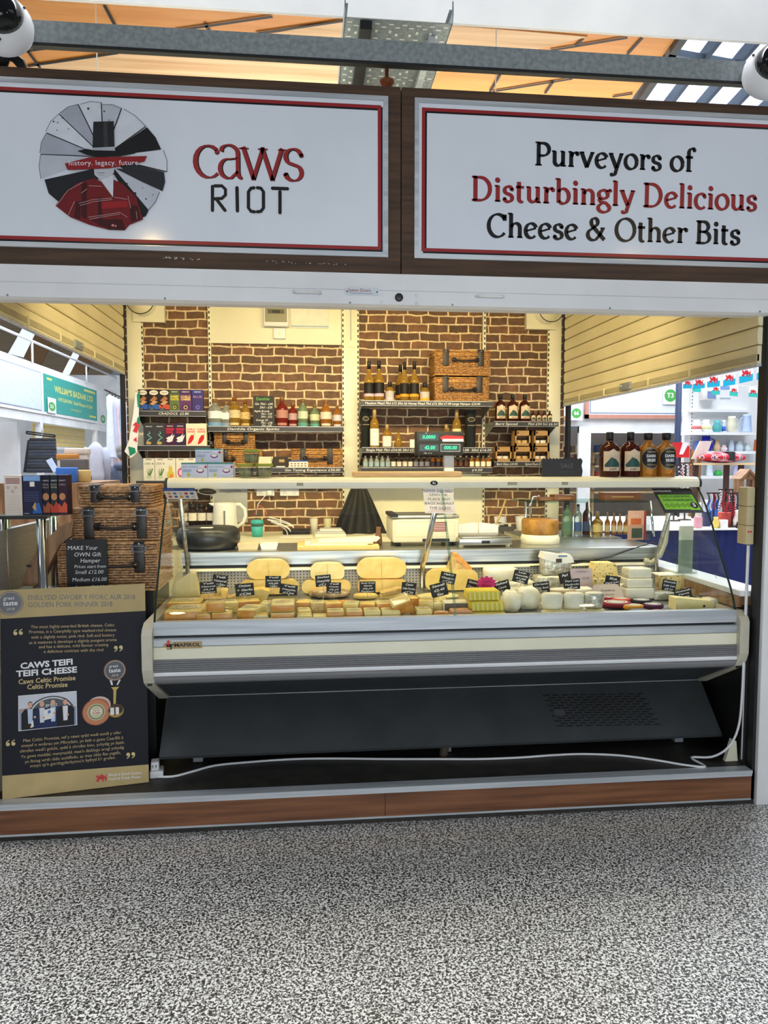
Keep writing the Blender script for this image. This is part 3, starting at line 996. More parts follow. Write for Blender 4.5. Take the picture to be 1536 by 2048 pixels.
# cameras
def dome(loc,label,tilt):
 t=thing('security_camera',label,'camera',loc,0,'ceiling cameras')
 T_=Matrix.Rotation(tilt,4,'Z')@Matrix.Rotation(R(78),4,'X')
 b=MB();b.lathe([(.0,-.06),(.085,-.06),(.098,-.05),(.103,-.02),(.1,.0),(.086,.028),(.075,.034)],'grey_white',32,T_);b.build('housing',t)
 b=MB();b.lathe([(.077,.028),(.072,.055),(.055,.08),(.03,.094),(0,.098)],'dark_lens',32,T_);b.build('dome',t)
 b=MB()
 for k in range(3):
  a=R(30+120*k);b.ball((.089*math.cos(a),.089*math.sin(a),.026),.005,'charcoal',8,T_)
 b.build('screws',t)
 b=MB();b.box(-.03,.03,.05,.10,-.05,.05,'galv');b.build('mount',t)
p=PY(2,42,-.17);dome((p.x,-.17,p.z),'white domed security camera with dark lens at the emblem end of the beam',R(12))
p=PY(1545,138,-.16);dome((p.x,-.16,p.z),'white domed security camera at the end of the beam near the roof light',R(-14))
b=MB()
for k in range(5):
 b.tube([(-.06+.01*k,.0,-.01),(-.03+.01*k,-.01,.025+.004*k),(.01+.008*k,0,.012),(.05,.01,-.03)],.008,'black')
p=PY(22,118,.02);one('cable_bundle',b,'tangle of black cable on top of the sign frame under the camera','cable',None,(p.x,.02,2.966))
for i,px in enumerate((158,1023)):
 p=PY(px,60,.7)
 b=MB();b.tube([(p.x,1.0,2.4),(p.x,1.0,4.6)],.003,'white');one('hanging_wire',b,('thin white suspension wire above the emblem sign' if i==0 else 'thin white suspension wire above the lettered sign'),'wire')
 # ================================================================ roller shutters on both open sides
def shutter(x,zlo,side):
 t=thing('roller_shutter','cream slatted roller shutter half raised over the %s'%('clothes stall aisle' if side<0 else 'red dragon bunting'),'shutter',(x,0,zlo),0,'side roller shutters')
 b=MB();n=int((2.75-zlo)/.078)
 y0,y1=.005,YB-.07
 for i in range(n):
  z=.085+i*.078
  pr=[(-side*.005,z+.007),(-side*.009,z+.016),(-side*.0105,z+.04),(-side*.010,z+.066),(-side*.006,z+.077),(side*.012,z+.077),(side*.012,z+.007)]
  b.prism(pr,y0,y1,'shutter_cream','y');b.box(-.002 if side>0 else -.010,.010 if side>0 else .002,y0,y1,z,z+.007,(150,136,96))  # darker strip in each groove paints in the shade between slats
 b.build('slats',t)
 b=MB()
 b.box(-.012,.012,y0,y1,0,.012,'alu');b.box(-.008,.010,y0,y1,.012,.086,'shutter_cream')
 b.box(-.012 if side>0 else 0,0 if side>0 else .012,y0,y1,.022,.050,(178,170,138))
 b.build('bottom_rail',t)
 for yy in (.55,1.0,1.62,2.05):b=MB();b.box(-.016,.016,yy,yy+.012,.016,.058,'shutter_cream');b.build('rail_clip',t)
 b=MB();yc=1.30
 b.box(-.02,.02,yc-.07,yc+.07,.018,.062,'galv',bev=.003);b.ball((-side*.02,yc+.05,.045),.010,'galv',8);b.build('lock_bar',t)
 b=MB();b.box(-.012,.012,y1-.001,y1+.03,0,2.75-zlo,'black');b.build('guide_channel',t)
 t.rotation_euler=(0,0,0)
 return t
shutter(XL,2.085,-1)
shutter(XR-.02,1.893,1)
# rolled shutter ends over the back corners
for i,(px0,px1,py,lb)in enumerate(((262,326,640,'flag'),(1058,1118,655,'jar boxes'))):
 a,c=PY(px0,py,YB-.12),PY(px1,py,YB-.12)
 t=thing('shutter_housing','cream shutter roller end box at the top corner above the '+lb,'box',((a.x+c.x)/2,YB-.06,a.z),0,'shutter roller boxes')
 hw=(c.x-a.x)/2
 b=MB();b.box(-hw,hw,0,.05,0,.26,'cream');b.build('end_plate',t)
 b=MB();b.lathe([(0,-.12),(.085,-.12),(.085,.0),(0,.0)],'cream',28,Matrix.Translation((.03 if i else -.03,-.02,.12))@Matrix.Rotation(R(90),4,'X'));b.build('roller_end',t)
 b=MB();b.tube([(.03*(1 if i else -1)+.09*math.cos(R(q)),-.13,.12+.09*math.sin(R(q)))for q in range(190,350,12)],.003,'black',6);b.build('cable',t)
 # slotted white uprights on the brick wall
def upright(px0,px1,label,slots,Y=YB-.035,zt=2.9):
 a,c=PY(px0,700,Y),PY(px1,700,Y)
 t=thing('shelf_upright',label,'upright',((a.x+c.x)/2,Y,ZP),0,'slotted shelf uprights')
 hw=(c.x-a.x)/2
 b=MB();b.box(-hw,hw,0,.035,0,zt-ZP,'cream',bev=.003);b.build('post',t)
 b=MB()
 for sx_ in slots:
  x0=sx_*hw
  b.box(x0-.007,x0+.007,-.003,.0,0.5,zt-ZP,'cream')
  for k in range(58):
   z=.55+k*.037
   b.box(x0-.0045,x0+.0045,-.0035,-.0028,z,z+.019,'black')
 b.build('slot_strip',t)
upright(254,285,'white slotted upright beside the flag',(1.0,))
upright(686,716,'wide white slotted upright between the two shelf bays',(-1.0,1.0))
upright(1097,1123,'white slotted upright beyond the dark syrup bottles',(-1.0,))
upright(416,422,'narrow slotted strip on the brick under the fuse board',(0.0,))
upright(966,972,'narrow slotted strip on the brick behind the wicker hampers',(0.0,))
# fuse board panel
x,z,wd,ht=fb(419,600,684,688,YB-.03)
t=thing('electric_panel','cream electrical backboard with fuse box and socket on the brick wall','electrical panel',(x,YB-.03,z))
b=MB();b.box(-wd/2,wd/2,0,.028,0,.40,'cream',bev=.003);b.build('backboard',t)
def loc_(t,px,py,Y):p=PY(px,py,Y);return p.x-t.location.x,p.z-t.location.z
x0,z0=loc_(t,527,652,YB-.1);x1,z1=loc_(t,577,600,YB-.1)
b=MB();b.box(x0,x1,-.07,0,z0,z0+.21,'grey_white',bev=.006);cu=b.build('fuse_box',t)
b=MB();b.box(x0+.012,x1-.012,-.078,-.068,z0+.03,z0+.135,(150,148,128),bev=.003)
b.build('cover',cu)
b=MB();b.box(x0+.03,x1-.03,-.0795,-.0775,z0+.085,z0+.115,(96,94,84));b.box(x0+.06,x1-.06,-.081,-.079,z0+.09,z0+.108,'black');b.box(x0+.02,x0+.06,-.0795,-.0775,z0+.15,z0+.165,'black');b.build('switches',cu)
x0,z0=loc_(t,547,677,YB-.06);x1,z1=loc_(t,571,656,YB-.06)
b=MB();b.box(x0,x1,-.03,0,z0,z1,'white',bev=.004);sp=b.build('switch_plate',t)
b=MB();b.box((x0+x1)/2-.008,(x0+x1)/2+.008,-.034,-.029,z0+.02,z0+.045,'cream');b.build('rocker',sp)
x0,z0=loc_(t,582,655,YB-.05);x1,z1=loc_(t,657,600,YB-.05)
b=MB();b.box(x0,x1,-.008,-.005,z0,z0+.28,(226,226,214));b.box(x0,x1,-.010,-.008,z0+.14,z0+.17,(120,150,190));b.box(x0,x1,-.0095,-.008,z0+.008,z0+.016,(150,178,204));o=b.build('document_pocket',t);o['label']='clear document pocket with blue heading'
b=MB();pa=PY(705,606,YB-.1);b.box(pa.x-.012,pa.x-.006,YB-.04,YB-.036,2.30,2.75,'galv')
b.box(pa.x-.03,pa.x+.03,YB-.042,YB-.036,2.30,2.35,'cream',bev=.002)
one('wire_conduit',b,'thin metal strip and plate on the wide upright','conduit')
# ================================================================ refrigerated serve-over counter
CX0,CX1=-.612,1.872
GP=[(.070,.846),(.082,.880),(.106,.930),(.150,1.000),(.196,1.070),(.236,1.136),(.280,1.206),(.326,1.272),(.372,1.330),(.415,1.372)]
ct=thing('display_counter','curved glass serve-over cheese counter in white and charcoal','counter',((CX0+CX1)/2,0,ZP))
CXM=(CX0+CX1)/2
HW=(CX1-CX0)/2
def cpart(name,mb,label=None,parent=None):
 o=mb.build(name,ct if parent is None else parent)
 if label:o['label']=label
 return o
def CB():return MB()
ZO=-ZP
def xz(b,prof,k,x0=-HW,x1=HW):b.prism([(y,z+ZO)for y,z in prof],x0,x1,k,'x')
b=CB();xz(b,[(.062,.792),(.060,.826),(.066,.846),(.10,.846),(.10,.792)],'alu');cpart('glass_rail',b)
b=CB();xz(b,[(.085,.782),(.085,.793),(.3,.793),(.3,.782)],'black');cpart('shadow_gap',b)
b=CB()
xz(b,[(.062,.745),(.056,.750),(.054,.775),(.060,.781),(.1,.781),(.1,.745)],'alu')
cpart('bumper_top',b)
b=CB();xz(b,[(.056,.695),(.056,.745),(.1,.745),(.1,.695)],'cream');ff=cpart('front_fascia',b)
b=CB();pr=[(.1,.645)]
for i in range(6):
 z=.645+i*.0085
 pr+=[(.054,z),(.050,z+.003),(.050,z+.006),(.054,z+.0085)]
xz(b,pr+[(.1,.696)],'counter_grey');cpart('ribbed_bumper',b)
b=CB();xz(b,[(.1,.626),(.050,.628),(.046,.636),(.050,.644),(.1,.645)],'white');cpart('white_bead',b)
b=CB();xz(b,[(.1,.590),(.075,.590),(.060,.600),(.052,.614),(.050,.626),(.1,.627)],'counter_grey');cpart('bumper_underside',b)
b=CB();xz(b,[(.08,.592),(.37,.449),(.37,.440),(.395,.440),(.395,.5),(.12,.60)],'charcoal');cpart('lower_panel',b)
b=CB();xz(b,[(.372,.446),(.36,.446),(.160,.252),(.165,.240),(.185,.240),(.385,.44)],'charcoal',-HW-.008,HW+.010);kp=cpart('kick_panel',b)
b=CB();xz(b,[(.366,.4475),(.360,.4475),(.360,.4455),(.366,.4455)],'alu');cpart('panel_seam',b)
# vent slots on the kick panel: rows of dark slits
b=CB();b.lay=1
o0=Vector((0,.360,.446+ZO));dn=(Vector((0,.160,.252+ZO))-o0)
nrm=Vector((0,-(.446-.252),.2)).normalized()
def kp_pt(px,py):
 d=ray(px,py);p0=Vector((0,.360,.446));n=Vector((0,-(.194),.2)).normalized()
 q=CAM+d*((p0-CAM).dot(n)/d.dot(n));return q-Vector((CXM,0,ZP))+n*.0012
for r in range(13):
 y=1391+r*5.1;xa=1086+r*2.3;xb=1292+r*2.9
 n=11
 for k in range(n):
  f0=(k+(.5 if r%2 else 0))/n;f1=f0+.74/n
  if f1>1:continue
  X0,X1=xa+(xb-xa)*f0,xa+(xb-xa)*f1
  sl=-.018
  q=[kp_pt(X0,y+(X0-xa)*sl+1.2),kp_pt(X1,y+(X1-xa)*sl+1.2),kp_pt(X1-.6,y+(X1-xa)*sl-1.2),kp_pt(X0-.6,y+(X0-xa)*sl-1.2)]
  b.add([tuple(v)for v in q],[(0,1,2,3)],'black')
cpart('vent_grille',b,None,kp)
b=CB();q=[kp_pt(1109,1432),kp_pt(1131,1431),kp_pt(1129,1419),kp_pt(1107,1420)]
b.add([tuple(v+nrm*.001)for v in q],[(0,1,2,3)],(70,72,76));b.lay=1;cpart('vent_badge',b,None,kp)
# end caps
for s_,nm in ((-1,'l'),(1,'r')):
 b=CB();x0=s_*HW;x1=s_*(HW+.042)
 pr=[(.06,.600),(.045,.625),(.030,.66),(.030,.80),(.045,.822),(.085,.842),(.95,.842),(.95,.50),(.40,.44),(.36,.44),(.10,.575)]
 b.prism([(y,z+ZO)for y,z in pr],min(x0,x1),max(x0,x1),(196,190,172),'x')
 cpart('end_cap',b)
 b=CB();b.box(min(x0,x1)+.012,max(x0,x1)-.012,.066,.075,.585+ZO,.597+ZO,'black');cpart('cap_plug',b)
 b=CB();b.box(min(x0,x0-s_*.02),max(x0,x0-s_*.02),.40,1.0,.26+ZO,.842+ZO,'charcoal');cpart('side_panel',b)
 # steel frame and feet under the panels
b=CB();b.box(-HW+.05,HW-.05,.33,.36,.195+ZO,.225+ZO,'galv');b.box(-HW+.05,HW-.05,.8,.84,.195+ZO,.225+ZO,'galv');cpart('frame_rail',b)
for x in (-HW+.12,0,HW-.12):
 b=CB();b.box(x-.03,x+.03,.36,.44,.165+ZO,.44+ZO,(66,72,80));b.box(x-.012,x+.03,.32,.36,.16+ZO,.20+ZO,(130,136,140));cpart('frame_leg',b)
p=PZ(890,1520,ZP)
b=CB();b.tube([(p.x-CXM,.276,0),(p.x-CXM,.272,.02),(p.x+.012-CXM,.25,.12)],.020,(84,74,64),14);cpart('front_foot',b)
b=CB();b.box(-HW+.02,HW-.02,.42,.96,.26+ZO,.60+ZO,'black');cpart('compressor_housing',b)
# deck, rear perforated wall, worktop
def deck_z(y):return .800+(y-.10)*.07
b=CB();xz(b,[(.10,.70),(.10,deck_z(.10)),(.80,deck_z(.80)),(.80,.70)],'steel');cpart('deck',b)
b=CB();xz(b,[(.795,.84),(.812,.950),(.83,.950),(.83,.84)],'perforated');cpart('rear_grille',b)
b=CB();xz(b,[(.792,.944),(.800,.957),(.83,.957),(.83,.944)],'cream');cpart('grille_lip',b)
b=CB();xz(b,[(.815,.957),(.815,.973),(.86,.973),(.86,.957)],'black');cpart('air_slot',b)
b=CB();xz(b,[(.800,.973),(.800,1.003),(.786,1.005),(.786,1.038),(.792,1.042),(1.16,1.042),(1.16,1.02),(.84,1.01),(.84,.973)],'steel');cpart('worktop',b)
b=CB();b.box(-HW,HW,1.10,1.14,.16+ZO,1.02+ZO,'cream');cpart('back_panel',b)
x0,z0=PY(1287,1183,.80).x-CXM,0
a,c=PY(1259,1153,.80),PY(1282,1141,.80)
b=CB();b.box(a.x-CXM,c.x-CXM,.782,.80,a.z+ZO,c.z+ZO,'cream',bev=.003);b.box(a.x-CXM+.008,c.x-CXM-.008,.779,.783,a.z+ZO+.006,c.z+ZO-.006,'grey_white');cpart('thermometer',b)
# glass
def gl_pane(x0,x1,nm='front_glass'):
 b=CB();vs,fs=[],[]
 for y,z in GP:
  vs+=[(x0,y,z+ZO),(x1,y,z+ZO)]
 for i in range(len(GP)-1):
  fs.append((2*i,2*i+1,2*i+3,2*i+2))
 b.add(vs,fs,'pane',True);b.lay=1
 o=cpart(nm,b)
 for xx in (x0,x1):
  b=CB();b.tube([(xx,y,z+ZO)for y,z in GP],.0028,'pane_edge',6);cpart('glass_edge',b,None,o)
XJ=PY(905,1180,.13).x-CXM
gl_pane(-HW+.004,XJ-.003);gl_pane(XJ+.003,HW-.004)
for s_ in (-1,1):
 b=CB();x=s_*(HW-.003)
 pl=GP+[(.52,1.385),(.98,1.385),(1.02,1.064),(1.02,.842)]
 b.add([(x,y,z+ZO)for y,z in pl],[tuple(range(len(pl)))],'pane');b.lay=1
 o=cpart('side_glass',b)
 b=CB();b.tube([(x,y,z+ZO)for y,z in GP],.0045,(30,46,40),6);cpart('dark_edge',b,None,o)
 # canopy
b=CB();pr=[(.395,1.372),(.392,1.385),(.392,1.398),(.400,1.410),(.416,1.418),(.44,1.420),(.56,1.420),(.575,1.41),(.575,1.395),(.56,1.385),(.45,1.380),(.42,1.372)]
b.prism([(y,z+ZO)for y,z in pr],-HW+.006,HW-.006,'cream','x',smooth=False);cn=cpart('canopy',b)
b=CB();b.box(-HW+.03,HW-.03,.45,.51,1.368+ZO,1.384+ZO,'grey_white',bev=.004);cpart('lamp_housing',b,None,cn)
for s_ in (-1,1):
 b=CB();b.prism([(y+0,z+ZO)for y,z in pr],s_*HW-.006,s_*HW+.006,(60,60,56),'x');cpart('canopy_end',b,None,cn)
a=PY(868,966,.39)
b=CB();b.lathe([(0,0),(.017,0),(.017,.004),(0,.004)],'black',24,Matrix.Translation((a.x-CXM,.3905,a.z+ZO))@Matrix.Rotation(R(90),4,'X'),sx=1,sy=.62)
b.text('En',0,0,.014,'chalk',front(a.x-CXM,.386,a.z+ZO),bold=.02)
bd=cpart('badge',b,'black oval badge',cn)
for i,(px,w_)in enumerate(((600,.030),(1025,.045),(1130,.03),(590,.0))):
 if w_:
  a=PY(px,967,.39);b=CB();b.box(a.x-w_/2-CXM,a.x+w_/2-CXM,.3895,.3925,1.384+ZO,1.398+ZO,(168,160,132));cpart('tape_patch',b,None,cn)
  # canopy posts
for xx in (PY(850,1130,.60).x-CXM,):
 a,c=PY(846,1160,.72),PY(882,1022,.50)
 b=CB();b.tube([(a.x-CXM,.74,.85+ZO),(a.x-CXM,.74,.97+ZO),(a.x+.01-CXM,.72,1.0+ZO),(c.x-CXM,.53,1.385+ZO)],.014,'chrome',12);cpart('canopy_post',b)
for s_ in (-1,1):
 b=CB();b.tube([(s_*(HW-.03),.76,.84+ZO),(s_*(HW-.03),.76,1.0+ZO),(s_*(HW-.03),.55,1.385+ZO)],.010,'steel',10);cpart('canopy_post',b)
 # corrugated hose and thin cable on the right end
pts=[PY(px,py,Y)for px,py,Y in ((1292,1122,.80),(1304,1124,.78),(1320,1112,.78),(1331,1085,.80),(1335,1050,.84),(1337,1010,.86),(1338,985,.88))]
b=MB();b.tube([tuple(p)for p in pts],.012,(186,184,160),10);b.tube([tuple(pts[0]+Vector((-.012,0,0))),tuple(pts[0]+Vector((.012,0,0)))],.018,(186,184,160),10)
one('drain_hose',b,'pale flexible hose rising behind the green rating sticker','hose')
pts=[PY(px,py,Y)for px,py,Y in ((1060,1133,.74),(1150,1127,.76),(1220,1114,.77),(1270,1096,.78),(1305,1085,.79),(1340,1105,.8),(1375,1150,.82))]
b=MB();b.tube([tuple(p)for p in pts],.0032,'black',6);one('black_cable',b,'thin black cable sagging across the rear of the cheese display','cable')
# maker badge on the fascia
a,c=PY(327,1298,.055),PY(404,1281,.055)
b=MB();wd,ht=c.x-a.x,c.z-a.z;F=frame((a.x,.0545,a.z),(1,0,0),(0,0,1))
b.box(a.x+wd*.24,a.x+wd,.0535,.056,a.z,a.z+ht*.92,'gold_ink')
b.box(a.x,a.x+wd*.27,.053,.056,a.z+ht*.28,a.z+ht*.62,'gold_ink');b.box(a.x+wd*.08,a.x+wd*.2,.053,.056,a.z-ht*.12,a.z+ht*1.05,'gold_ink')
F=frame((a.x,.0528,a.z),(1,0,0),(0,0,1))
b.text('MAFIROL',wd*.62,ht*.46,ht*.66,'black_ink',F,bold=.03,fit=wd*.68)
b.rect(wd*.11,ht*.4,wd*.15,ht*1.15,'dragon_red',F);b.rect(wd*.04,ht*.55,wd*.14,ht*.72,'dragon_red',F)
b.rect(wd*.13,ht*.48,wd*.27,ht*.64,'black_ink',F);b.rect(wd*.18,ht*-.05,wd*.22,ht*.6,'black_ink',F)
o=b.build('maker_badge',ct);o.location=(-CXM,0,ZO);o['label']='gold maker badge'
# ---- stickers on the glass
def GX(px,py):
 d=ray(px,py);best=None
 for i in range(len(GP)-1):
  (y0,z0),(y1,z1)=GP[i],GP[i+1]
  n=Vector((0,-(z1-z0),(y1-y0)))
  t_=(Vector((0,y0,z0))-CAM).dot(n)/d.dot(n)
  p=CAM+d*t_
  if best is None or (z0-1e-3<=p.z<=z1+1e-3):best=p if best is None or z0-1e-3<=p.z<=z1+1e-3 else best
 return best
def sticker(px0,py0,px1,py1,shx=0):
 bl,br,tl_=GX(px0+shx,py1),GX(px1+shx,py1),GX(px0,py0)
 ux=Vector((1,0,0));uz=(tl_-bl);h_=uz.length;uz=Vector((0,uz.y,uz.z)).normalized()
 n=ux.cross(uz)
 return frame(bl+n*.003,ux,uz),br.x-bl.x,h_
F,wd,ht=sticker(335,975,397,997)
b=MB();b.rect(0,0,wd,ht,'white',F);b.rect(0,ht*.74,wd,ht,(40,76,150),F);b.text('we accept',wd*.16,ht*.87,.011,'white',F);b.text('here',wd*.88,ht*.87,.010,'white',F)
for i in range(5):
 for j in range(2):
  k=[(210,60,50),(60,90,170),(230,150,60),(90,120,180),(190,196,206)][(i+2*j)%5]
  b.rect(wd*(.08+i*.18),ht*(.14+j*.30),wd*(.19+i*.18),ht*(.32+j*.30),k,F)
one('payment_sticker',b,'white payment card sticker with blue band on the counter glass','sticker')
F,wd,ht=sticker(400,974,438,989)
b=MB();b.disc(wd/2,ht/2,wd/2,'chalk',F,ry=ht/2);b.disc(wd/2,ht/2,wd/2.2,'black',F,ry=ht/2.5);b.text('CARRIER',wd/2,ht/2,.012,'chalk',F,bold=.01)
one('oval_sticker',b,'small black oval sticker on the glass beside the card sticker','sticker')
F,wd,ht=sticker(850,976,911,1027)
b=MB();F2=F@Matrix.Rotation(R(-1.5),4,'Z');b.rect(0,0,wd,ht,(252,242,236),F2)
for i,tx in enumerate(('PLEASE DO NOT','LEAN OR','PLACE ANY','BAGS AGAINST','THE GLASS')):
 b.text(tx,wd*.5,ht*(.88-i*.17),ht*.135,'black_ink',F2,shear=.15)
b.line([(wd*.5,ht*.82),(wd*.96,ht*.82)],.0015,'red_ink',F2);b.line([(wd*.2,ht*.12),(wd*.9,ht*.13)],.0015,'red_ink',F2);b.line([(wd*.1,ht*.06),(wd*.95,ht*.07)],.0012,(220,140,140),F2)
one('paper_notice',b,'handwritten paper notice taped inside the middle of the counter glass','notice')
F,wd,ht=sticker(1312,977,1392,1027,17)
F2=frame(F@Vector((0,0,0)),(1,0,0),(F.to_3x3().col[1]+Vector((-.16,0,0))).normalized())
b=MB();b.rect(0,0,wd,ht,'black',F2);b.rect(wd*.07,ht*.12,wd*.95,ht*.74,(132,196,48),F2);b.rect(0,0,wd*.70,ht*.145,'black',F2)
b.text('FOOD HYGIENE RATING',wd*.5,ht*.66,ht*.12,'black_ink',F2,bold=.02,fit=wd*.74);b.text('SGORIO HYLENDID BWYD',wd*.5,ht*.51,ht*.12,'black_ink',F2,bold=.02,fit=wd*.76)
for i in range(6):
 X=wd*(.17+i*.135)
 if i<5:b.ring(X,ht*.30,ht*.055,ht*.07,'black_ink',F2);b.text(str(i),X,ht*.30,ht*.09,'black_ink',F2)
 else:b.disc(X,ht*.30,ht*.12,'black_ink',F2);b.text('5',X,ht*.30,ht*.19,'chalk',F2,bold=.03)
b.text('Food Standards',wd*.22,ht*.88,ht*.10,'chalk',F2)
one('hygiene_rating',b,'green and black hygiene rating sticker on the counter glass','sticker')
# ================================================================ shelves on the brick wall
SHB=YB-.04
def shelf(px0,px1,py_top,depth,label,words,kcol='shelf_black',strip=.032,Yf=None,side=True,wcol='chalk'):
 Yf=Yf or SHB-depth
 a,c=PY(px0,py_top,Yf),PY(px1,py_top,Yf)
 z=(a.z+c.z)/2
 t=thing('wall_shelf',label,'shelf',((a.x+c.x)/2,Yf,z),0,'shelves on the brick wall')
 hw=(c.x-a.x)/2
 b=MB();b.box(-hw,hw,.004,depth,-.022,0,kcol);b.build('board',t)
 b=MB();b.box(-hw,hw,-.002,.006,-strip,.004,kcol if kcol=='shelf_black' else 'shelf_black');b.box(-hw,hw,-.0035,-.002,.001,.004,'alu');b.box(-hw,hw,-.0035,-.002,-strip,-strip+.002,'alu');st=b.build('ticket_strip',t)
 if words:
  b=MB();F=front(0,-.0026,0)
  for tx,f0,f1 in words:
   X0,X1=-hw+2*hw*f0,-hw+2*hw*f1
   b.text(tx,(X0+X1)/2,-strip/2+.001,strip*.72,wcol,F,shear=.12,fit=X1-X0)
  b.build('chalk_lettering',st)
 for s_ in (-1,1):
  b=MB();b.prism([(.01,-.022),(depth,-.022),(depth,-.10),(depth-.02,-.10)],s_*(hw-.006)-.002,s_*(hw-.006)+.002,kcol,'x');b.build('bracket',t)
 return t,Yf,z
TRAY=(150,150,134)
S1=shelf(272,412,823,.24,'dark shelf edged with a chalked cracker price, topmost on the flag side',[('CRADOCS  £2.80',.32,.75)])
S2=shelf(272,420,892,.24,'dark shelf holding the chilli and bird cracker boxes',[])
S3=shelf(272,420,962,.24,'dark shelf holding the leek cracker boxes',[])
S4=shelf(416,687,854,.20,'long dark shelf chalked with organic spirits',[('Damhile Organic Spirits',.14,.52)])
S5=shelf(440,687,936,.20,'dark shelf under the two wicker hampers and gift cards',[('Gin Tasting Experience £30.00',.52,.97),('5',.2,.22)])
C1=shelf(722,986,803,.30,'grey shelf carrying tall mead bottles and the hamper pair',[('Meadow Mead 70cl £15 20cl £6 Honey Mead 70cl £15 20cl £7.00 Large Hamper £24.00',.03,.90)],TRAY)
C2=shelf(724,985,896,.30,'grey shelf carrying gold stoppered bottles behind the till display',[('Single Malt 70cl £54.00 20cl £23.00',.03,.44),('70cl £38.00  20cl £16.00',.66,.99)],TRAY)
C3=shelf(722,985,936,.30,'grey shelf packed with a row of miniature bottles',[('£4.00',.84,.92)],TRAY)
R1=shelf(988,1117,844,.26,'grey shelf with three dark syrup bottles and four minis',[('Barti Spiced',.02,.36),('70cl £34 5cl £6.50',.52,.98)],TRAY)
R2=shelf(988,1117,924,.26,'dark shelf carrying the brown window boxes',[('Barti Glass £24.00',.04,.36),('Spiced Rum £10.00',.48,.80)])
# ---- bottles
def bottle(name,label,cat,loc,h,r,prof,kglass,kcap,lab=None,group=None,capf=(.80,1.0),caprad=.36,seg=18,labtext=None,sq=False):
 """prof: (radius fraction, height fraction) outline up to the mouth"""
 t=thing(name,label,cat,loc,0,group)
 b=MB();b.lathe([(0,0)]+[(r*f,h*z)for f,z in prof]+[(0,h*prof[-1][1])],kglass,seg);b.build('glass_body',t)
 b=MB();b.lathe([(0,h*capf[0]),(r*caprad,h*capf[0]),(r*caprad,h*(capf[1]-.008)),(r*caprad*.9,h*capf[1]),(0,h*capf[1])],kcap,14);b.build('stopper',t)
 if lab:
  lo=MB()
  for (z0,z1,k,half)in lab:
   lo.lathe([(r*1.02,h*z0),(r*1.02,h*z1)],k,14,None,True,-math.pi/2-R(half),-math.pi/2+R(half))
  F=front(0,-r*1.04,0)
  for tx,z,sz,k in (labtext or ()):
   lo.text(tx,0,h*z,sz,k,F,bold=.01)
  lo.lay=1
  lo.build('paper_label',t)
 return t
WINE=[(.93,.0),(1,.02),(1,.50),(.97,.55),(.75,.62),(.46,.68),(.36,.74),(.32,.80),(.32,.97)]
FLASK=[(.93,.0),(1,.02),(1,.58),(.92,.66),(.62,.74),(.40,.78),(.36,.84),(.36,.93)]
SQUAT=[(.94,.0),(1,.03),(1,.56),(.9,.64),(.6,.72),(.42,.76),(.40,.9)]
def put(px0,py0,px1,py1,Y,zbase=None):
 x,z,wd,ht=fb(px0,py0,px1,py1,Y)
 return (x,Y,z if zbase is None else zbase),wd/2,ht
 # Dà Mhìle spirits: ten bottles on S4
Yq,zq=S4[1]+.07,S4[2]+.001
spir=[(415,446,797,'clear_spirit','white',(120,160,200)),(440,466,802,'clear_spirit','white',(130,150,180)),(457,482,793,'gold',(206,190,150),None),(480,502,800,'gold','straw',None),(552,577,792,'ruby',(180,130,120),None),(576,596,803,'ruby',(180,150,150),None),(595,617,796,'green_tint',(196,206,180),(90,150,140)),(619,640,806,'green_tint',(200,206,170),(90,150,140)),(640,664,798,'whisky',(222,208,190),None),(665,684,808,'whisky',(196,196,206),None)]
nm=['tall clear spirit bottle with blue label at the cracker end of the long shelf','small clear spirit bottle beside the tall blue labelled one','tall amber spirit bottle with cream label','small amber spirit bottle just before the chalk price board','tall red spirit bottle just after the chalk price board','small red spirit bottle','tall green tinted spirit bottle','small green tinted spirit bottle','tall golden spirit bottle with pale label near the wide upright','small golden spirit bottle against the wide upright']
for i,(x0,x1,yt,kg,kl,k2)in enumerate(spir):
 loc,r,h=put(x0,yt,x1,853,Yq+.02*(i%2),zq)
 lb=[(.30,.56,kl,85)]+([(.03,.16,k2,85)]if k2 else [(.06,.14,kl,50)])
 bottle('spirit_bottle',nm[i],'bottle',loc,h,r*.92,FLASK,kg,'amber' if i in (2,3)else (130,96,60),lb,'organic spirit bottles',(.86,1.0),.40)
 # chalk price board between them
def chalkboard(name,label,px0,py0,px1,py1,Y,lines,frame_k='slate',zb=None,tilt=0.0,roll=0.0,col='chalk',thick=.008,cat='price board',group=None):
 x,z,wd,ht=fb(px0,py0,px1,py1,Y)
 t=thing(name,label,cat,(x,Y,z if zb is None else zb),0,group)
 b=MB();b.box(-wd/2,wd/2,0,thick,0,ht,frame_k);b.build('board',t)
 b=MB();F=front(0,-.0006,0)
 for tx,fx,fz,fs,k in lines:
  b.text(tx,wd*(fx-.5),ht*fz,ht*fs,k or col,F,shear=.15)
 b.build('chalk_lettering',t)
 t.rotation_euler=(tilt,roll,0)
 return t,wd,ht
chalkboard('chalk_board','small chalk price board standing among the spirit bottles',507,790,549,852,Yq-.045,[('Damhile',.45,.90,.13,(110,190,90)),('Gin 70cl - £40',.5,.74,.10,None),('20cl - £20',.6,.63,.10,None),('Apple Brandy',.4,.51,.09,None),('70cl - £45',.62,.42,.09,None),('20cl - £22',.62,.33,.09,None),('Orange 33',.4,.22,.09,None),('70cl - £38',.62,.13,.09,None),('20cl - £20',.62,.05,.08,None)],zb=zq)
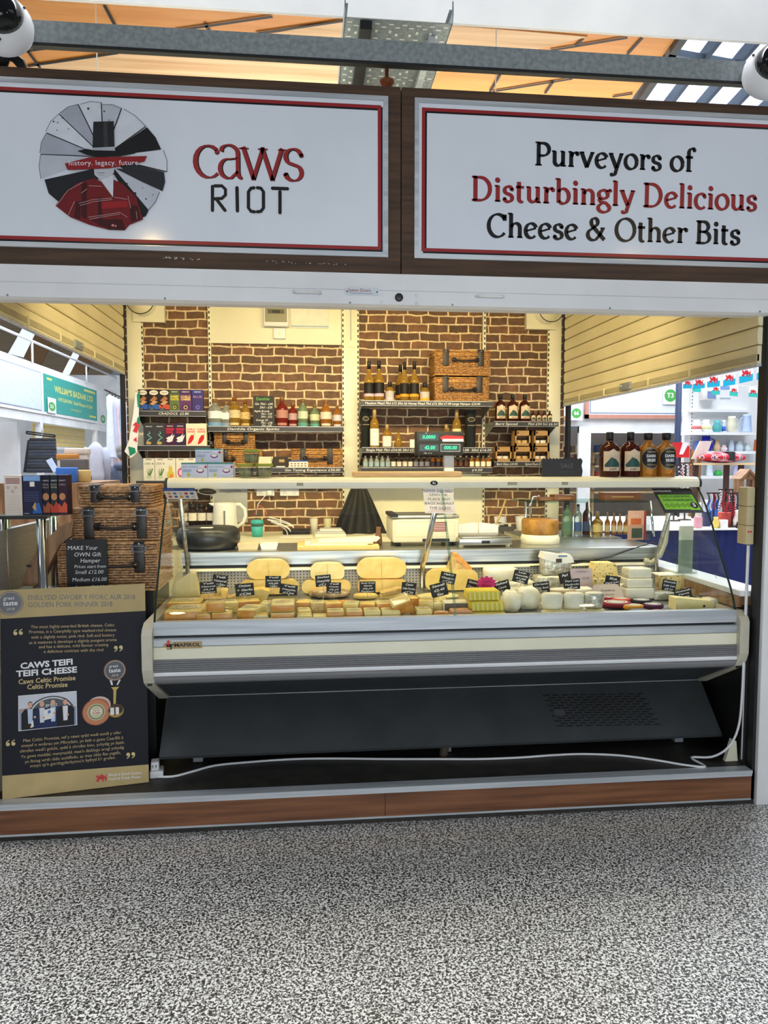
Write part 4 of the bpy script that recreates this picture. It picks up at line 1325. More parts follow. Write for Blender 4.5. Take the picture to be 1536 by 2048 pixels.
# ---- cracker cartons
def carton(label,px0,py0,px1,py1,Y,zb,base,art,group,depth=.05,rz=0.0):
 x,z,wd,ht=fb(px0,py0,px1,py1,Y)
 t=thing('cracker_carton',label,'box',(x,Y,zb if zb is not None else z),rz,group)
 b=MB();b.box(-wd/2,wd/2,0,depth,0,ht,base);b.build('carton',t)
 b=MB();F=front(-wd/2,-.0005,0)
 art(b,F,wd,ht);b.build('front_print',t)
 return t
def art_wave(bk2):
 def f(b,F,w_,h_):
  b.disc(w_*.5,h_*.86,w_*.42,(226,220,206),F,ry=h_*.11);b.text('CRADOC\'S',w_*.5,h_*.86,h_*.055,'black_ink',F,bold=.03,fit=w_*.55)
  b.poly([(w_*.1,h_*.5),(w_*.55,h_*.72),(w_*.85,h_*.6),(w_*.5,h_*.42)],(166,112,74),F);b.poly([(w_*.1,h_*.34),(w_*.5,h_*.5),(w_*.9,h_*.45),(w_*.4,h_*.28)],(196,150,112),F)
  b.poly([(0,h_*.1),(0,h_*.34),(w_*.3,h_*.22),(w_*.6,h_*.36),(w_,h_*.30),(w_,h_*.1)],bk2,F);b.rect(w_*.05,h_*.05,w_*.55,h_*.16,(26,30,44),F);b.line([(w_*.1,h_*.11),(w_*.48,h_*.11)],h_*.02,(180,190,210),F)
 return f
def art_words(tx,kt,k2,top=None):
 def f(b,F,w_,h_):
  b.rect(0,h_*.80,w_,h_,top or k2,F);b.text('CRADOC\'S',w_*.5,h_*.9,h_*.06,'chalk',F,bold=.03,fit=w_*.6)
  for i,q in enumerate(tx.split()):
   b.text(q,w_*.5,h_*(.68-i*.12),h_*.13,kt,F,bold=.04,fit=w_*.8)
  b.disc(w_*.55,h_*.22,w_*.3,k2,F,ry=h_*.13);b.ring(w_*.5,h_*.2,w_*.12,w_*.17,kt,F)
 return f
def art_snake(b,F,w_,h_):
 b.text('CRADOC\'S',w_*.5,h_*.86,h_*.06,'chalk',F,bold=.03,fit=w_*.6)
 b.line([(w_*.3,h_*.2),(w_*.5,h_*.3),(w_*.75,h_*.36),(w_*.5,h_*.44),(w_*.35,h_*.5),(w_*.6,h_*.56),(w_*.5,h_*.64)],w_*.08,(120,190,180),F)
 b.disc(w_*.45,h_*.13,w_*.25,(190,160,100),F,ry=h_*.07)
def art_bird(b,F,w_,h_):
 b.text('CRADOC\'S',w_*.5,h_*.88,h_*.06,'chalk',F,bold=.03,fit=w_*.6);b.rect(w_*.1,h_*.68,w_*.9,h_*.80,(170,40,66),F);b.rect(w_*.1,h_*.56,w_*.8,h_*.66,(170,40,66),F)
 b.poly([(w_*.1,h_*.2),(w_*.35,h_*.16),(w_*.7,h_*.2),(w_*.95,h_*.5),(w_*.7,h_*.42),(w_*.8,h_*.56),(w_*.55,h_*.44),(w_*.3,h_*.4),(w_*.1,h_*.34),(w_*.25,h_*.28)],(226,226,232),F)
def art_chilli(b,F,w_,h_):
 for i,q in enumerate(('CHILLI','GINGER')):
  b.text(q,w_*.5,h_*(.74-i*.11),h_*.11,'dragon_red',F,bold=.03,fit=w_*.8)
 b.poly([(w_*.15,h_*.12),(w_*.3,h_*.35),(w_*.55,h_*.5),(w_*.8,h_*.46),(w_*.75,h_*.3),(w_*.5,h_*.15),(w_*.2,h_*.06)],(200,34,34),F);b.line([(w_*.7,h_*.46),(w_*.86,h_*.55)],w_*.06,(80,130,60),F)
def art_veg(tx,k,kind):
 def f(b,F,w_,h_):
  b.rect(w_*.25,h_*.92,w_*.75,h_*.97,(150,150,150),F);b.text(tx,w_*.5,h_*.76,h_*.12,(90,100,90),F,fit=w_*.85)
  if kind=='leek':
   for d in (-.22,-.08,.08,.22):
    b.poly([(w_*.45,h_*.14),(w_*(.5+d*1.4),h_*.58),(w_*(.56+d*1.4),h_*.5),(w_*.56,h_*.12)],k,F)
   b.disc(w_*.5,h_*.16,w_*.26,(196,206,180),F,ry=h_*.07)
  elif kind=='pear':
   b.disc(w_*.5,h_*.26,w_*.36,k,F,ry=h_*.20);b.disc(w_*.5,h_*.5,w_*.2,k,F,ry=h_*.16);b.disc(w_*.6,h_*.2,w_*.2,(226,130,60),F,ry=h_*.1)
  else:
   b.disc(w_*.5,h_*.36,w_*.36,k,F,ry=h_*.22);b.disc(w_*.5,h_*.36,w_*.2,(240,200,226),F,ry=h_*.12);b.line([(w_*.5,h_*.5),(w_*.6,h_*.75)],w_*.06,(80,140,70),F)
 return f
Ya=S1[1]+.035
DKB=(36,28,30)
row1=[(277,296,DKB,art_wave((50,90,170)),'dark cracker carton with a white oval, nearest the flag on the top shelf'),(298,318,DKB,art_wave((50,96,176)),'dark cracker carton with a white oval, second from the flag on the top shelf'),(319,339,DKB,art_wave((190,80,60)),'dark cracker carton with a white oval and red wing, beside the green oat carton'),(340,359,(96,110,70),art_words('SHEEP OATS',(226,206,60),(70,80,60)),'green cracker carton with yellow words on the top shelf'),(360,383,(92,52,104),art_words('CHILLI CHEESE',(230,200,110),(66,40,90)),'purple cracker carton with pale words on the top shelf'),(385,406,(60,48,110),art_words('BLUE',(150,120,180),(52,60,140)),'violet blue cracker carton at the bottle end of the top shelf')]
for x0,x1,k,ar,lb in row1:
 carton(lb,x0,777,x1,821,Ya,S1[2]+.001,k,ar,'cracker cartons on the top shelf')
row2=[(288,309,(58,58,64),art_snake,'grey cracker carton with a pale ribbon, next to the flag'),(310,330,(58,58,64),art_snake,'grey cracker carton with a pale ribbon, beside a maroon bird carton'),(331,350,(70,30,60),art_bird,'maroon cracker carton with a white bird, beside a grey ribbon carton'),(351,371,(52,34,66),art_bird,'maroon cracker carton with a white bird, beside a chilli carton'),(373,392,(232,222,202),art_chilli,'cream cracker carton with a red chilli, beside a maroon bird carton'),(393,413,(232,222,202),art_chilli,'cream cracker carton with a red chilli, at the bottle end of its shelf')]
for x0,x1,k,ar,lb in row2:
 carton(lb,x0,846,x1,891,Ya,S2[2]+.001,k,ar,'cracker cartons on the middle shelf')
row3=[(288,309,art_veg('LEEK &',(96,130,84),'leek'),'pale cracker carton with green leeks, next to the flag'),(311,331,art_veg('LEEK &',(96,130,84),'leek'),'pale cracker carton with green leeks, beside the pear carton'),(332,351,art_veg('',(206,190,80),'pear'),'pale cracker carton with a yellow pear'),(353,372,art_veg('',(196,90,150),'onion'),'pale cracker carton with a pink onion'),(373,392,art_veg('LEEK',(70,110,70),'leek'),'pale cracker carton with dark leeks, mostly behind the blue cheese packs')]
for x0,x1,ar,lb in row3:
 carton(lb,x0,916,x1,961,Ya,S3[2]+.001,(226,224,216),ar,'cracker cartons on the low shelf')
 # ---- wicker hampers
def hamper(label,loc,W,H,D,kw='wicker',straps=(.2,.8),handle=True,rz=0.0,group=None,lidf=.30,rows=None,strap_len=.62,buckle=True,handle_pos=(.36,.64),hz=.60,two=False):
 t=thing('wicker_hamper',label,'hamper',loc,rz,group)
 hw,lz=W/2,H*(1-lidf)
 def weave(z0,z1,grow=0.0):
  b=MB();b.box(-hw+.006,hw-.006,.006,D-.006,z0+.002,z1-.002,'leather')
  n=max(3,int((z1-z0)/.0105));st=max(8,int(W/.022))
  for i in range(n):
   z=z0+(i+.5)*(z1-z0)/n;ph=(i%2)*math.pi
   pts=[]
   for k in range(st*2+1):
    x=-hw+W*k/(st*2);pts.append((x*(1+grow),.003+.0035*math.cos(ph+k*math.pi/2*2/2),z+random.uniform(-.001,.001)))
   b.tube(pts,(z1-z0)/n*.46,kw,5)
   for sx_ in (-1,1):
    pts=[]
    m=max(6,int(D/.022))
    for k in range(m*2+1):
     pts.append((sx_*(hw-.003+.0035*math.cos(ph+k*math.pi/2)),D*k/(m*2),z))
    b.tube(pts,(z1-z0)/n*.46,kw,4)
  for k in range(0,st+1,2):
   x=-hw+W*k/st
   b.tube([(x,-.001,z0),(x,-.001,z1)],.0022,kw,4)
  for z in (z0+.004,z1-.004):
   b.tube([(-hw,-.002,z),(hw,-.002,z)],.006,kw,6);
   for sx_ in (-1,1):b.tube([(sx_*hw,0,z),(sx_*hw,D,z)],.006,kw,6)
  return b
 weave(0,lz-.002).build('basket',t)
 b=weave(lz,H,.004)
 m=int(D/.012)
 for i in range(m):
  y=(i+.5)*D/m
  b.tube([(-hw,y,H-.002),(hw,y,H-.002)],.0062,kw,4)
 b.build('lid',t)
 for f in straps:
  x=-hw+W*f
  b=MB();wv=min(.022,W*.055)
  b.box(x-wv,x+wv,-.0125,-.0085,H*(1-strap_len),H+.001,'leather',bev=.0015);b.box(x-wv,x+wv,-.010,D*.3,H+.002,H+.006,'leather')
  b.box(x-wv,x+wv,-.0125,-.002,H-.004,H+.006,'leather')
  s_=b.build('strap',t)
  b=MB();zb_=H*.86 if buckle else H*.96
  if buckle:
   for q in ((x-wv*1.3,x+wv*1.3,zb_+.012,zb_+.016),(x-wv*1.3,x+wv*1.3,zb_-.012,zb_-.009)):b.box(q[0],q[1],-.0165,-.0125,q[2],q[3],'chrome')
   b.box(x+wv*1.1,x+wv*1.35,-.0165,-.0125,zb_-.012,zb_+.016,'chrome');b.box(x-wv*1.35,x-wv*1.1,-.0165,-.0125,zb_-.012,zb_+.016,'chrome')
  b.ball((x,-.0135,H-.006),.0048,'chrome',7)
  b.build('buckle',s_)
 if handle:
  x0,x1=-hw+W*handle_pos[0],-hw+W*handle_pos[1];z=H*hz
  b=MB();b.tube([(x0,-.018,z),(x0+(x1-x0)*.2,-.024,z-.004),((x0+x1)/2,-.028,z-.007),(x1-(x1-x0)*.2,-.024,z-.004),(x1,-.018,z)],[.010,.007,.0065,.007,.010],'leather',8)
  for x in (x0,x1):b.lathe([(0,-.004),(.017,-.004),(.017,.004),(0,.004)],'leather',14,Matrix.Translation((x,-.012,z))@Matrix.Rotation(R(90),4,'X'))
  h_=b.build('handle',t)
  b=MB()
  for x in (x0,x1):b.ball((x,-.0185,z),.0055,'chrome',7)
  b.build('stud',h_)
 return t
def hamper_px(label,px0,py0,px1,py1,Y,D,zb=None,**kw):
 x,z,wd,ht=fb(px0,py0,px1,py1,Y)
 return hamper(label,(x,Y,z if zb is None else zb),wd,ht,D,**kw)
G_='wicker hampers'
hamper_px('wicker hamper with black straps, lower of the pair on the mead shelf',870,753,978,802,C1[1]+.03,.22,zb=C1[2]+.002,group=G_,straps=(.19,.82),handle_pos=(.30,.73),hz=.50,buckle=False,lidf=.16)
hamper_px('wicker hamper with black straps, topmost of the pair on the mead shelf',870,701,980,751,C1[1]+.03,.22,group=G_,straps=(.19,.83),handle_pos=(.34,.76),hz=.62,buckle=False,lidf=.16)
hamper_px('wicker hamper on the spirits side, upper one tucked under the long shelf',430,866,509,898,S5[1]+.06,.13,group=G_,straps=(.25,.78),handle_pos=(.34,.72),hz=.42,buckle=False,lidf=.22,kw='wicker')
hamper_px('wicker hamper half hidden behind the blue cheese packs',443,899,523,934,S5[1]+.05,.14,zb=S5[2]+.002,group=G_,straps=(.12,),handle_pos=(.1,.3),hz=.5,buckle=False,lidf=.22)
hamper_px('wicker hamper on the low shelf beside the wide upright',584,897,684,934,S5[1]+.03,.15,zb=S5[2]+.002,group=G_,straps=(.22,.76),handle_pos=(.27,.66),hz=.50,buckle=False,lidf=.2,strap_len=.8)
# gift card stand and leaflet holder between the hampers
x,z,wd,ht=fb(517,912,576,934,S5[1]+.03)
b=MB();b.box(-wd/2,wd/2,0,.02,0,ht,(226,216,190));F=front(0,-.0005,0);b.poly([(-.02,0),(.0,ht),(wd/2,ht),(wd/2,0)],(56,48,42),F);b.text('2',-.012,ht*.75,ht*.4,'black_ink',F);b.rect(wd*.1,ht*.05,wd*.4,ht*.14,'chalk',F);b.rect(wd*.2,ht*.5,wd*.38,ht*.75,'gold_ink',F);b.rect(-wd*.42,ht*.3,-wd*.2,ht*.36,(150,140,120),F)
one('tasting_voucher',b,'cream and black tasting voucher box between the low hampers','voucher',None,(x,S5[1]+.03,S5[2]+.002))
x,z,wd,ht=fb(578,919,616,934,S5[1]+.0)
b=MB();b.box(-wd/2,wd/2,0,.02,0,ht,'paper');F=front(0,-.0005,0);b.rect(-wd/2,ht*.8,wd/2,ht,(40,76,150),F)
for i in range(5):
 for j in range(2):b.rect(-wd*.42+i*wd*.18,ht*(.15+j*.3),-wd*.30+i*wd*.18,ht*(.33+j*.3),(160,130,120),F)
one('card_notice',b,'small white notice of card symbols on the low shelf','notice',None,(x,S5[1]+.006,S5[2]+.002))
# ---- mead bottles on C1
Yc,zc=C1[1]+.07,C1[2]+.001
MEAD=[(728,748,721,'mauve banded',0,(206,176,190)),(748,768,720,'mauve banded',0,(206,176,190)),(798,817,722,'orange banded',.09,(232,160,50)),(800,818,722,'orange banded',0,(232,160,50)),(819,838,721,'orange banded',0,(232,160,50))]
ml=['tall mead bottle with mauve band, beside the wide upright','tall mead bottle with mauve band, beside a small flask','tall mead bottle standing behind the orange banded ones','tall mead bottle with orange band, farther from the hampers','tall mead bottle with orange band, beside the small flask next to the hampers']
for i,(x0,x1,yt,nme,dy,k2)in enumerate(MEAD):
 loc,r,h=put(x0,yt,x1,802,Yc+dy,zc)
 if i==2:loc=(loc[0]-.025,loc[1],loc[2]);h*=.96
 bottle('mead_bottle',ml[i],'bottle',loc,h,r,WINE,'gold','black',[(.19,.46,(34,30,30),88),(.125,.20,k2,88)],'mead bottles',(.80,1.0),.36)
for (x0,x1,yt,k2,lb)in ((771,788,763,(206,186,196),'small mead flask with mauve band between the tall bottles'),(840,859,764,(232,170,60),'small mead flask with orange band beside the hamper pair')):
 loc,r,h=put(x0,yt,x1,802,Yc-.02,zc)
 bottle('mead_flask',lb,'bottle',loc,h,r,SQUAT,'gold','black',[(.2,.52,(186,180,176),88),(.05,.2,k2,88)],'mead flasks',(.74,1.0),.46)
 # C2: malt bottles, tubes, gold bottle
Yd,zd=C2[1]+.07,C2[2]+.001
for x0,x1,yt,lb in ((740,758,818,'tall gold topped bottle with white label beside the grey tube'),(765,783,848,'small gold topped bottle with white label under the mead shelf')):
 loc,r,h=put(x0,yt,x1,895,Yd,zd)
 bottle('malt_bottle',lb,'bottle',loc,h,r,FLASK,'gold','gold_ink',[(.06,.50,'paper',80)],'malt bottles',(.78,1.0),.42,labtext=[('PENDERYN',.42,.006,'black_ink'),('malt',.28,.008,'black_ink'),('wales',.15,.006,'black_ink')])
for x0,x1,yt,lb in ((884,900,848,'small gold topped bottle half hidden by the till display'),(904,922,818,'tall gold topped bottle behind the till display')):
 loc,r,h=put(x0,yt,x1,895,Yd+.03,zd)
 bottle('malt_bottle',lb,'bottle',loc,h,r,FLASK,'gold','gold_ink',[(.06,.50,(206,206,160),80)],'malt bottles',(.78,1.0),.42)
for x0,x1,yt,lb in ((722,740,816,'dark grey presentation tube by the wide upright'),(929,951,818,'dark grey presentation tube beyond the till display')):
 loc,r,h=put(x0,yt,x1,895,Yd+.08,zd)
 t=thing('bottle_tube',lb,'tube',loc,0,'presentation tubes')
 b=MB();b.lathe([(0,0),(r,0),(r,h*.97),(r*1.03,h*.97),(r*1.03,h),(0,h)],(58,62,62),22);b.build('tube',t)
 b=MB();b.lay=1;F=front(0,-r*1.02,0);b.disc(0,h*.74,r*.7,(150,136,90),F,ry=h*.06);b.disc(0,h*.74,r*.6,(40,44,44),F,ry=h*.045);b.rect(-r*.7,h*.58,r*.7,h*.60,(140,130,96),F);b.build('crest',t)
loc,r,h=put(791,860,803,895,Yd,zd)
b=MB();b.lathe([(0,0),(r,0),(r*1.05,h*.3),(r*.8,h*.55),(r*.5,h*.7),(r*.2,h)],'gold',12);one('gold_bottle',b,'small slim golden figure bottle on the malt shelf','bottle',None,loc)
b=MB();x,z,wd,ht=fb(820,878,832,895,Yd);b.box(-wd/2,wd/2,0,.015,0,ht,'paper');one('small_card',b,'small blank white card beside the till display','card',None,(x,Yd,zd))
# C3: miniatures
Ye,ze=C3[1]+.05,C3[2]+.001
kinds=[('clear_spirit',(150,170,180),5),('mini_dark',(206,200,190),4),('mini_dark',(120,120,140),3),('amber',(50,46,60),4),('mini_dark',(90,60,50),3),('whisky',(230,220,196),4)]
seq=[k for k in kinds for _ in range(k[2])]
words=['clear miniature','dark miniature with pale label','dark miniature with grey label','amber miniature with dark label','brown miniature','golden miniature with cream label']
i=0;xs=[726+11.2*k for k in range(23)]
for ki,kd in enumerate(kinds):
 for j in range(kd[2]):
  x0=xs[i];loc,r,h=put(x0,911,x0+10,935,Ye+random.uniform(-.004,.004),ze)
  bottle('miniature_bottle',words[ki]+', %s in its row from the wide upright'%ORD[i],'bottle',loc,h,r,FLASK,kd[0],'black' if ki in (1,2,3)else 'alu',[(.12,.52,kd[1],75)],'miniature bottles in a packed row',(.86,1.0),.40,seg=12)
  i+=1
  # R1: rum
Yr,zr=R1[1]+.07,R1[2]+.001
RUM=[(.93,0),(1,.02),(1,.60),(.95,.66),(.7,.72),(.4,.77),(.34,.82),(.34,.95)]
def rum_label(b,F,w_,h_):
 b.rect(-w_,0,w_,h_,(214,190,160),F);b.poly([(-w_*.9,h_*.3),(-w_*.2,h_*.7),(w_*.3,h_*.6),(w_*.9,h_*.35),(w_*.8,h_*.2),(-w_*.8,h_*.2)],(50,84,76),F)
 b.poly([(-w_*.9,h_*.86),(0,h_*1.12),(w_*.9,h_*.86),(w_*.9,h_*.8),(-w_*.9,h_*.8)],(222,200,170),F)
 b.text('BARTI',0,h_*.09,h_*.14,'black_ink',F,bold=.03)
def rum(px0,py0,px1,py1,Y,zb,lb,big=True,group='spiced rum bottles'):
 loc,r,h=put(px0,py0,px1,py1,Y,zb)
 t=bottle('rum_bottle',lb,'bottle',loc,h,r,RUM,'rum','black',None,group,(.80,1.0),.36)
 b=MB();F=front(0,-r*1.005,h*.13)
 rum_label(b,F,r*.98,h*.44)
 o=b.build('paper_label',t)
 wrap(o,r)
 if not big:return t
 b=MB();b.lathe([(r*.37,h*.775),(r*.37,h*.80)],(206,206,206),14);b.build('neck_band',t)
 return t
for i,(x0,x1)in enumerate(((990,1011),(1014,1036),(1038,1060))):
 rum(x0,787,x1,843,Yr,zr,['dark spiced rum bottle nearest the hampers on the upper side shelf','dark spiced rum bottle, middle of the three on the upper side shelf','dark spiced rum bottle beside the minis on the upper side shelf'][i])
for i in range(4):
 x0=1061+i*11;rum(x0,820,x0+10,843,Yr-.02,zr,ORD[i]+' tiny rum bottle counted from the big dark ones',False,'tiny rum bottles')
 # R2: brown window boxes with jars
Yx,zx=R2[1]+.04,R2[2]+.001
bx=[(990,1024,893,924,0),(1027,1064,893,924,0),(1066,1099,893,924,0),(1029,1062,860,892,1),(1067,1099,860,892,1)]
bl=['brown window gift box of jars standing alone beside the slotted strip','brown window gift box of jars, bottom of the middle stack','brown window gift box of jars, bottom of the stack by the upright','brown window gift box of jars, top of the middle stack','brown window gift box of jars, top of the stack by the upright']
for i,(x0,x1,y0,y1,lv)in enumerate(bx):
 x,z,wd,ht=fb(x0,y0,x1,y1,Yx);d=.09
 zb=zx if not lv else zx+fb(1027,893,1064,924,Yx)[3]+.001
 t=thing('gift_box',bl[i],'box',(x,Yx,zb),0,'brown window gift boxes')
 b=MB();kb=(178,140,92);e=wd*.12
 b.box(-wd/2,wd/2,d-.004,d,0,ht,kb);b.box(-wd/2,-wd/2+.003,0,d,0,ht,kb);b.box(wd/2-.003,wd/2,0,d,0,ht,kb);b.box(-wd/2,wd/2,0,d,0,.003,kb);b.box(-wd/2,wd/2,0,d,ht-.003,ht,kb)
 b.box(-wd/2,wd/2,0,.002,0,ht*.20,kb);b.box(-wd/2,wd/2,0,.002,ht*.66,ht,kb);b.box(-wd/2,-wd/2+e,0,.002,0,ht,kb);b.box(wd/2-e,wd/2,0,.002,0,ht,kb);b.build('carton',t)
 b=MB();F=front(0,-.0006,0);b.rect(-wd*.42,ht*.78,-wd*.25,ht*.92,(90,70,50),F);b.build('print',t)
 for k in (-1,1):
  b=MB();b.lathe([(0,0),(wd*.17,0),(wd*.17,ht*.38),(wd*.13,ht*.42),(wd*.13,ht*.5),(0,ht*.5)],'mini_dark',14,Matrix.Translation((k*wd*.19,.035,.004)));b.lathe([(wd*.172,ht*.1),(wd*.172,ht*.34)],'paper' if (i+k)%2 else 'straw',10,Matrix.Translation((k*wd*.19,.035,.004)),True,-math.pi,0);b.build('jar',t)
  # ================================================================ things on the canopy (top of the counter)
ZT=1.4203
def pack(lb,px0,py0,px1,py1,Y,zb):
 x,z,wd,ht=fb(px0,py0,px1,py1,Y)
 t=thing('cheese_biscuit_pack',lb,'box',(x,Y,zb),0,'blue and white packs')
 b=MB();b.box(-wd/2,wd/2,0,.08,0,ht,(196,206,226),bev=.002);b.build('carton',t)
 b=MB();F=front(-wd/2,-.0006,0);b.rect(0,ht*.9,wd,ht,(70,140,130),F);b.rect(0,ht*.1,wd,ht*.12,(150,170,206),F)
 b.text('AUR CENARTH',wd*.35,ht*.72,ht*.13,(70,86,140),F,fit=wd*.6);b.rect(wd*.05,ht*.5,wd*.4,ht*.54,(130,140,170),F);b.rect(wd*.05,ht*.4,wd*.36,ht*.44,(130,140,170),F)
 b.disc(wd*.72,ht*.44,wd*.18,(226,214,232),F,ry=ht*.24);b.disc(wd*.72,ht*.46,wd*.15,(130,90,150),F,ry=ht*.17);b.disc(wd*.72,ht*.5,wd*.11,(232,226,214),F,ry=ht*.1);b.disc(wd*.93,ht*.72,wd*.05,(176,60,60),F)
 b.rect(wd*.22,ht*.08,wd*.32,ht*.3,(190,180,60),F);b.build('front_print',t)
 return t,ht
_,h0=pack('blue and white cheese biscuit pack on the canopy, nearest the cracker cartons',363,921,415,951,.45,ZT)
pack('blue and white cheese biscuit pack on the canopy, beside the glass jars',416,921,467,951,.45,ZT)
pack('blue and white cheese biscuit pack lying on top of the other two',391,892,443,920,.45,ZT+h0+.001)
def jar(lb,px0,py0,px1,py1,Y,zb):
 x,z,wd,ht=fb(px0,py0,px1,py1,Y);r=wd/2
 t=thing('glass_jar',lb,'jar',(x,Y,zb),0,'green lidded jars')
 b=MB();b.lathe([(0,0),(r*.72,0),(r*.8,ht*.05),(r*.98,ht*.72),(r*.98,ht*.80)],'clear_glass',24);b.build('glass',t)
 b=MB();b.lathe([(0,ht*.05),(r*.74,ht*.06),(r*.9,ht*.66),(0,ht*.7)],'seagrass',22);b.build('contents',t)
 b=MB();b.lathe([(0,ht*.80),(r,ht*.80),(r*1.01,ht*.82),(r*1.01,ht*.96),(r*.97,ht),(0,ht)],(150,156,66),24);b.build('lid',t)
 b=MB();b.lay=1
 for k in range(10):
  a=-math.pi/2+R(-80+k*17.5);b.tube([(r*.83*math.cos(a),r*.83*math.sin(a),ht*.1),(r*1.0*math.cos(a),r*1.0*math.sin(a),ht*.72)],.0014,'clear_glass',5)
 b.build('ribs',t)
 return t,ht
_,h0=jar('green lidded glass jar on the canopy, beside the blue packs',475,923,509,951,.45,ZT)
jar('green lidded glass jar on the canopy, on the hamper side',510,923,546,951,.45,ZT)
jar('green lidded glass jar stacked on top of the other two',487,894,520,922,.452,ZT+h0+.0006)
x,z,wd,ht=fb(707,940,925,951,.46)
b=MB();b.box(-wd/2,wd/2,0,.11,0,ht*1.0,'pale_wood',bev=.006);one('wooden_board',b,'long thin wooden serving board lying on the canopy','board',None,(x,.455,ZT))
for i,(x0,x1)in enumerate(((1198,1238),(1240,1279))):
 rum(x0,862,x1,951,.46,ZT,['large dark spiced rum bottle on the canopy, beside the sale board','large dark spiced rum bottle on the canopy, beside the whisky'][i])
for i,(x0,x1)in enumerate(((1276,1313),(1312,1350))):
 loc,r,h=put(x0,864,x1,951,.46,ZT)
 t=bottle('whisky_bottle',['golden bottle with round black label on the canopy, beside the rum','golden bottle with round black label at the hygiene sticker end of the canopy'][i],'bottle',loc,h,r,RUM,'whisky','black',None,'golden bottles with round black labels',(.84,1.0),.46)
 b=MB();F=front(0,-r*1.01,h*.42);q=r*1.22
 b.disc(0,0,q,'black',F,n=32);b.ring(0,0,q*.86,q*.92,'gold_ink',F);b.ring(0,0,q*.96,q,'gold_ink',F);b.text('DARK',0,q*.20,q*.34,'chalk',F,bold=.03);b.text('SKIES',0,-q*.18,q*.34,'chalk',F,bold=.03);b.rect(-q*.4,q*.52,q*.4,q*.62,(150,130,90),F);b.rect(-q*.4,-q*.62,q*.4,-q*.54,(150,130,90),F)
 o=b.build('round_label',t)
 wrap(o,r)
 # scalloped sale board
x,z,wd,ht=fb(1084,914,1164,951,.48)
t=thing('sale_board','black scalloped chalk sign reading SALE on the canopy','sign',(x,.48,ZT))
pts=[]
for k in range(12):pts.append((-wd/2+wd*(k+.5)/12-wd/26,ht*.93));pts.append((-wd/2+wd*(k+.5)/12,ht));pts.append((-wd/2+wd*(k+.5)/12+wd/26,ht*.93))
b=MB();b.prism([(wd/2,0),(wd/2+.004,ht*.3),(wd/2-.002,ht*.6),(wd/2+.003,ht*.85)]+pts[::-1]+[(-wd/2-.003,ht*.8),(-wd/2+.003,ht*.5),(-wd/2-.003,ht*.2),(-wd/2,0)],0,.012,'black');b.build('board',t)
b=MB();F=front(0,-.0006,0);b.text('SALE',wd*.12,ht*.58,ht*.34,(96,98,100),F);b.text('* NOW ON *',wd*.12,ht*.25,ht*.16,(70,72,74),F);b.build('chalk_lettering',t)
# ================================================================ behind the glass: till scale, back bench, kettle, wheels
ZW=1.0425
# scale with pole display
x,z,wd,ht=fb(785,1032,918,1086,.92)
t=thing('weighing_scale','cream shop scale with black customer display on a white pole','scale',(x,.92,ZW))
def L_(px,py,Y):p=PY(px,py,Y);return p.x-x,p.z-ZW
b=MB();b.box(-wd/2,wd/2,0,.30,.02,ht,'cream',bev=.01);b.build('body',t)
b=MB();F=front(0,-.0006,0);b.border(-wd*.46,ht*.35,wd*.44,ht*.93,.002,(206,198,160),F)
X0,z0=L_(865,1063,.92);X1,z1=L_(893,1044,.92);b.rect(X0,z0,X1,z1,(120,40,60),F)
for k in range(5):b.rect(X0+.004,z0+(z1-z0)*(.12+k*.17),X1-.004,z0+(z1-z0)*(.2+k*.17),(226,200,200),F)
b.rect(-wd*.05,ht*.16,wd*.36,ht*.28,'black',F);b.build('front_labels',t)
b=MB();b.box(-wd/2-.004,wd/2+.004,.01,.29,ht+.004,ht+.02,'steel',bev=.004);b.box(-wd/2-.006,-wd/2+.03,-.002,.29,ht+.012,ht+.026,'black');b.build('pan',t)
b=MB()
for sx_ in (-1,1):
 for yy in (.04,.26):b.lathe([(0,0),(.014,0),(.014,.022),(0,.022)],'black',12,Matrix.Translation((sx_*wd*.4,yy,0)))
b.build('feet',t)
X0,_=L_(892,1000,.95);X1,_=L_(914,1000,.95);_,zt=L_(900,905,.95)
b=MB();b.box(X0+.003,X1-.003,.10,.14,0.02,zt,'grey_white',bev=.004);pl=b.build('pole',t)
X0,z0=L_(833,911,.98);X1,z1=L_(927,863,.98)
b=MB();b.box(X0,X1,.06,.14,z0,z1,'slate',bev=.004);dp=b.build('display',t)
b=MB();F=front(X0,.0594,z0);wd2,ht2=X1-X0,z1-z0
b.rect(wd2*.06,ht2*.62,wd2*.47,ht2*.90,'led_panel',F);b.rect(wd2*.06,ht2*.18,wd2*.47,ht2*.46,'led_panel',F);b.rect(wd2*.52,ht2*.18,wd2*.92,ht2*.46,'led_panel',F);b.border(wd2*.51,ht2*.16,wd2*.93,ht2*.48,.002,(200,200,196),F)
b.text('0.0000',wd2*.26,ht2*.76,ht2*.20,'led_green',F,shear=.1);b.text('42.00',wd2*.28,ht2*.32,ht2*.20,'led_green',F,shear=.1);b.text('000.00',wd2*.72,ht2*.32,ht2*.20,'led_green',F,shear=.1)
b.poly([(wd2*.5,ht2*.76),(wd2*.62,ht2*.84),(wd2,ht2*.80),(wd2,ht2*.70),(wd2*.52,ht2*.68)],'dragon_red',F);b.rect(wd2*.55,ht2*.58,wd2,ht2*.69,'chalk',F);b.text('AVERY',wd2*.72,ht2*.63,ht2*.08,'dragon_red',F);b.text('kg',wd2*.2,ht2*.93,ht2*.06,'chalk',F);b.text('£/kg   ex vat',wd2*.24,ht2*.1,ht2*.07,'chalk',F);b.build('display_face',dp)
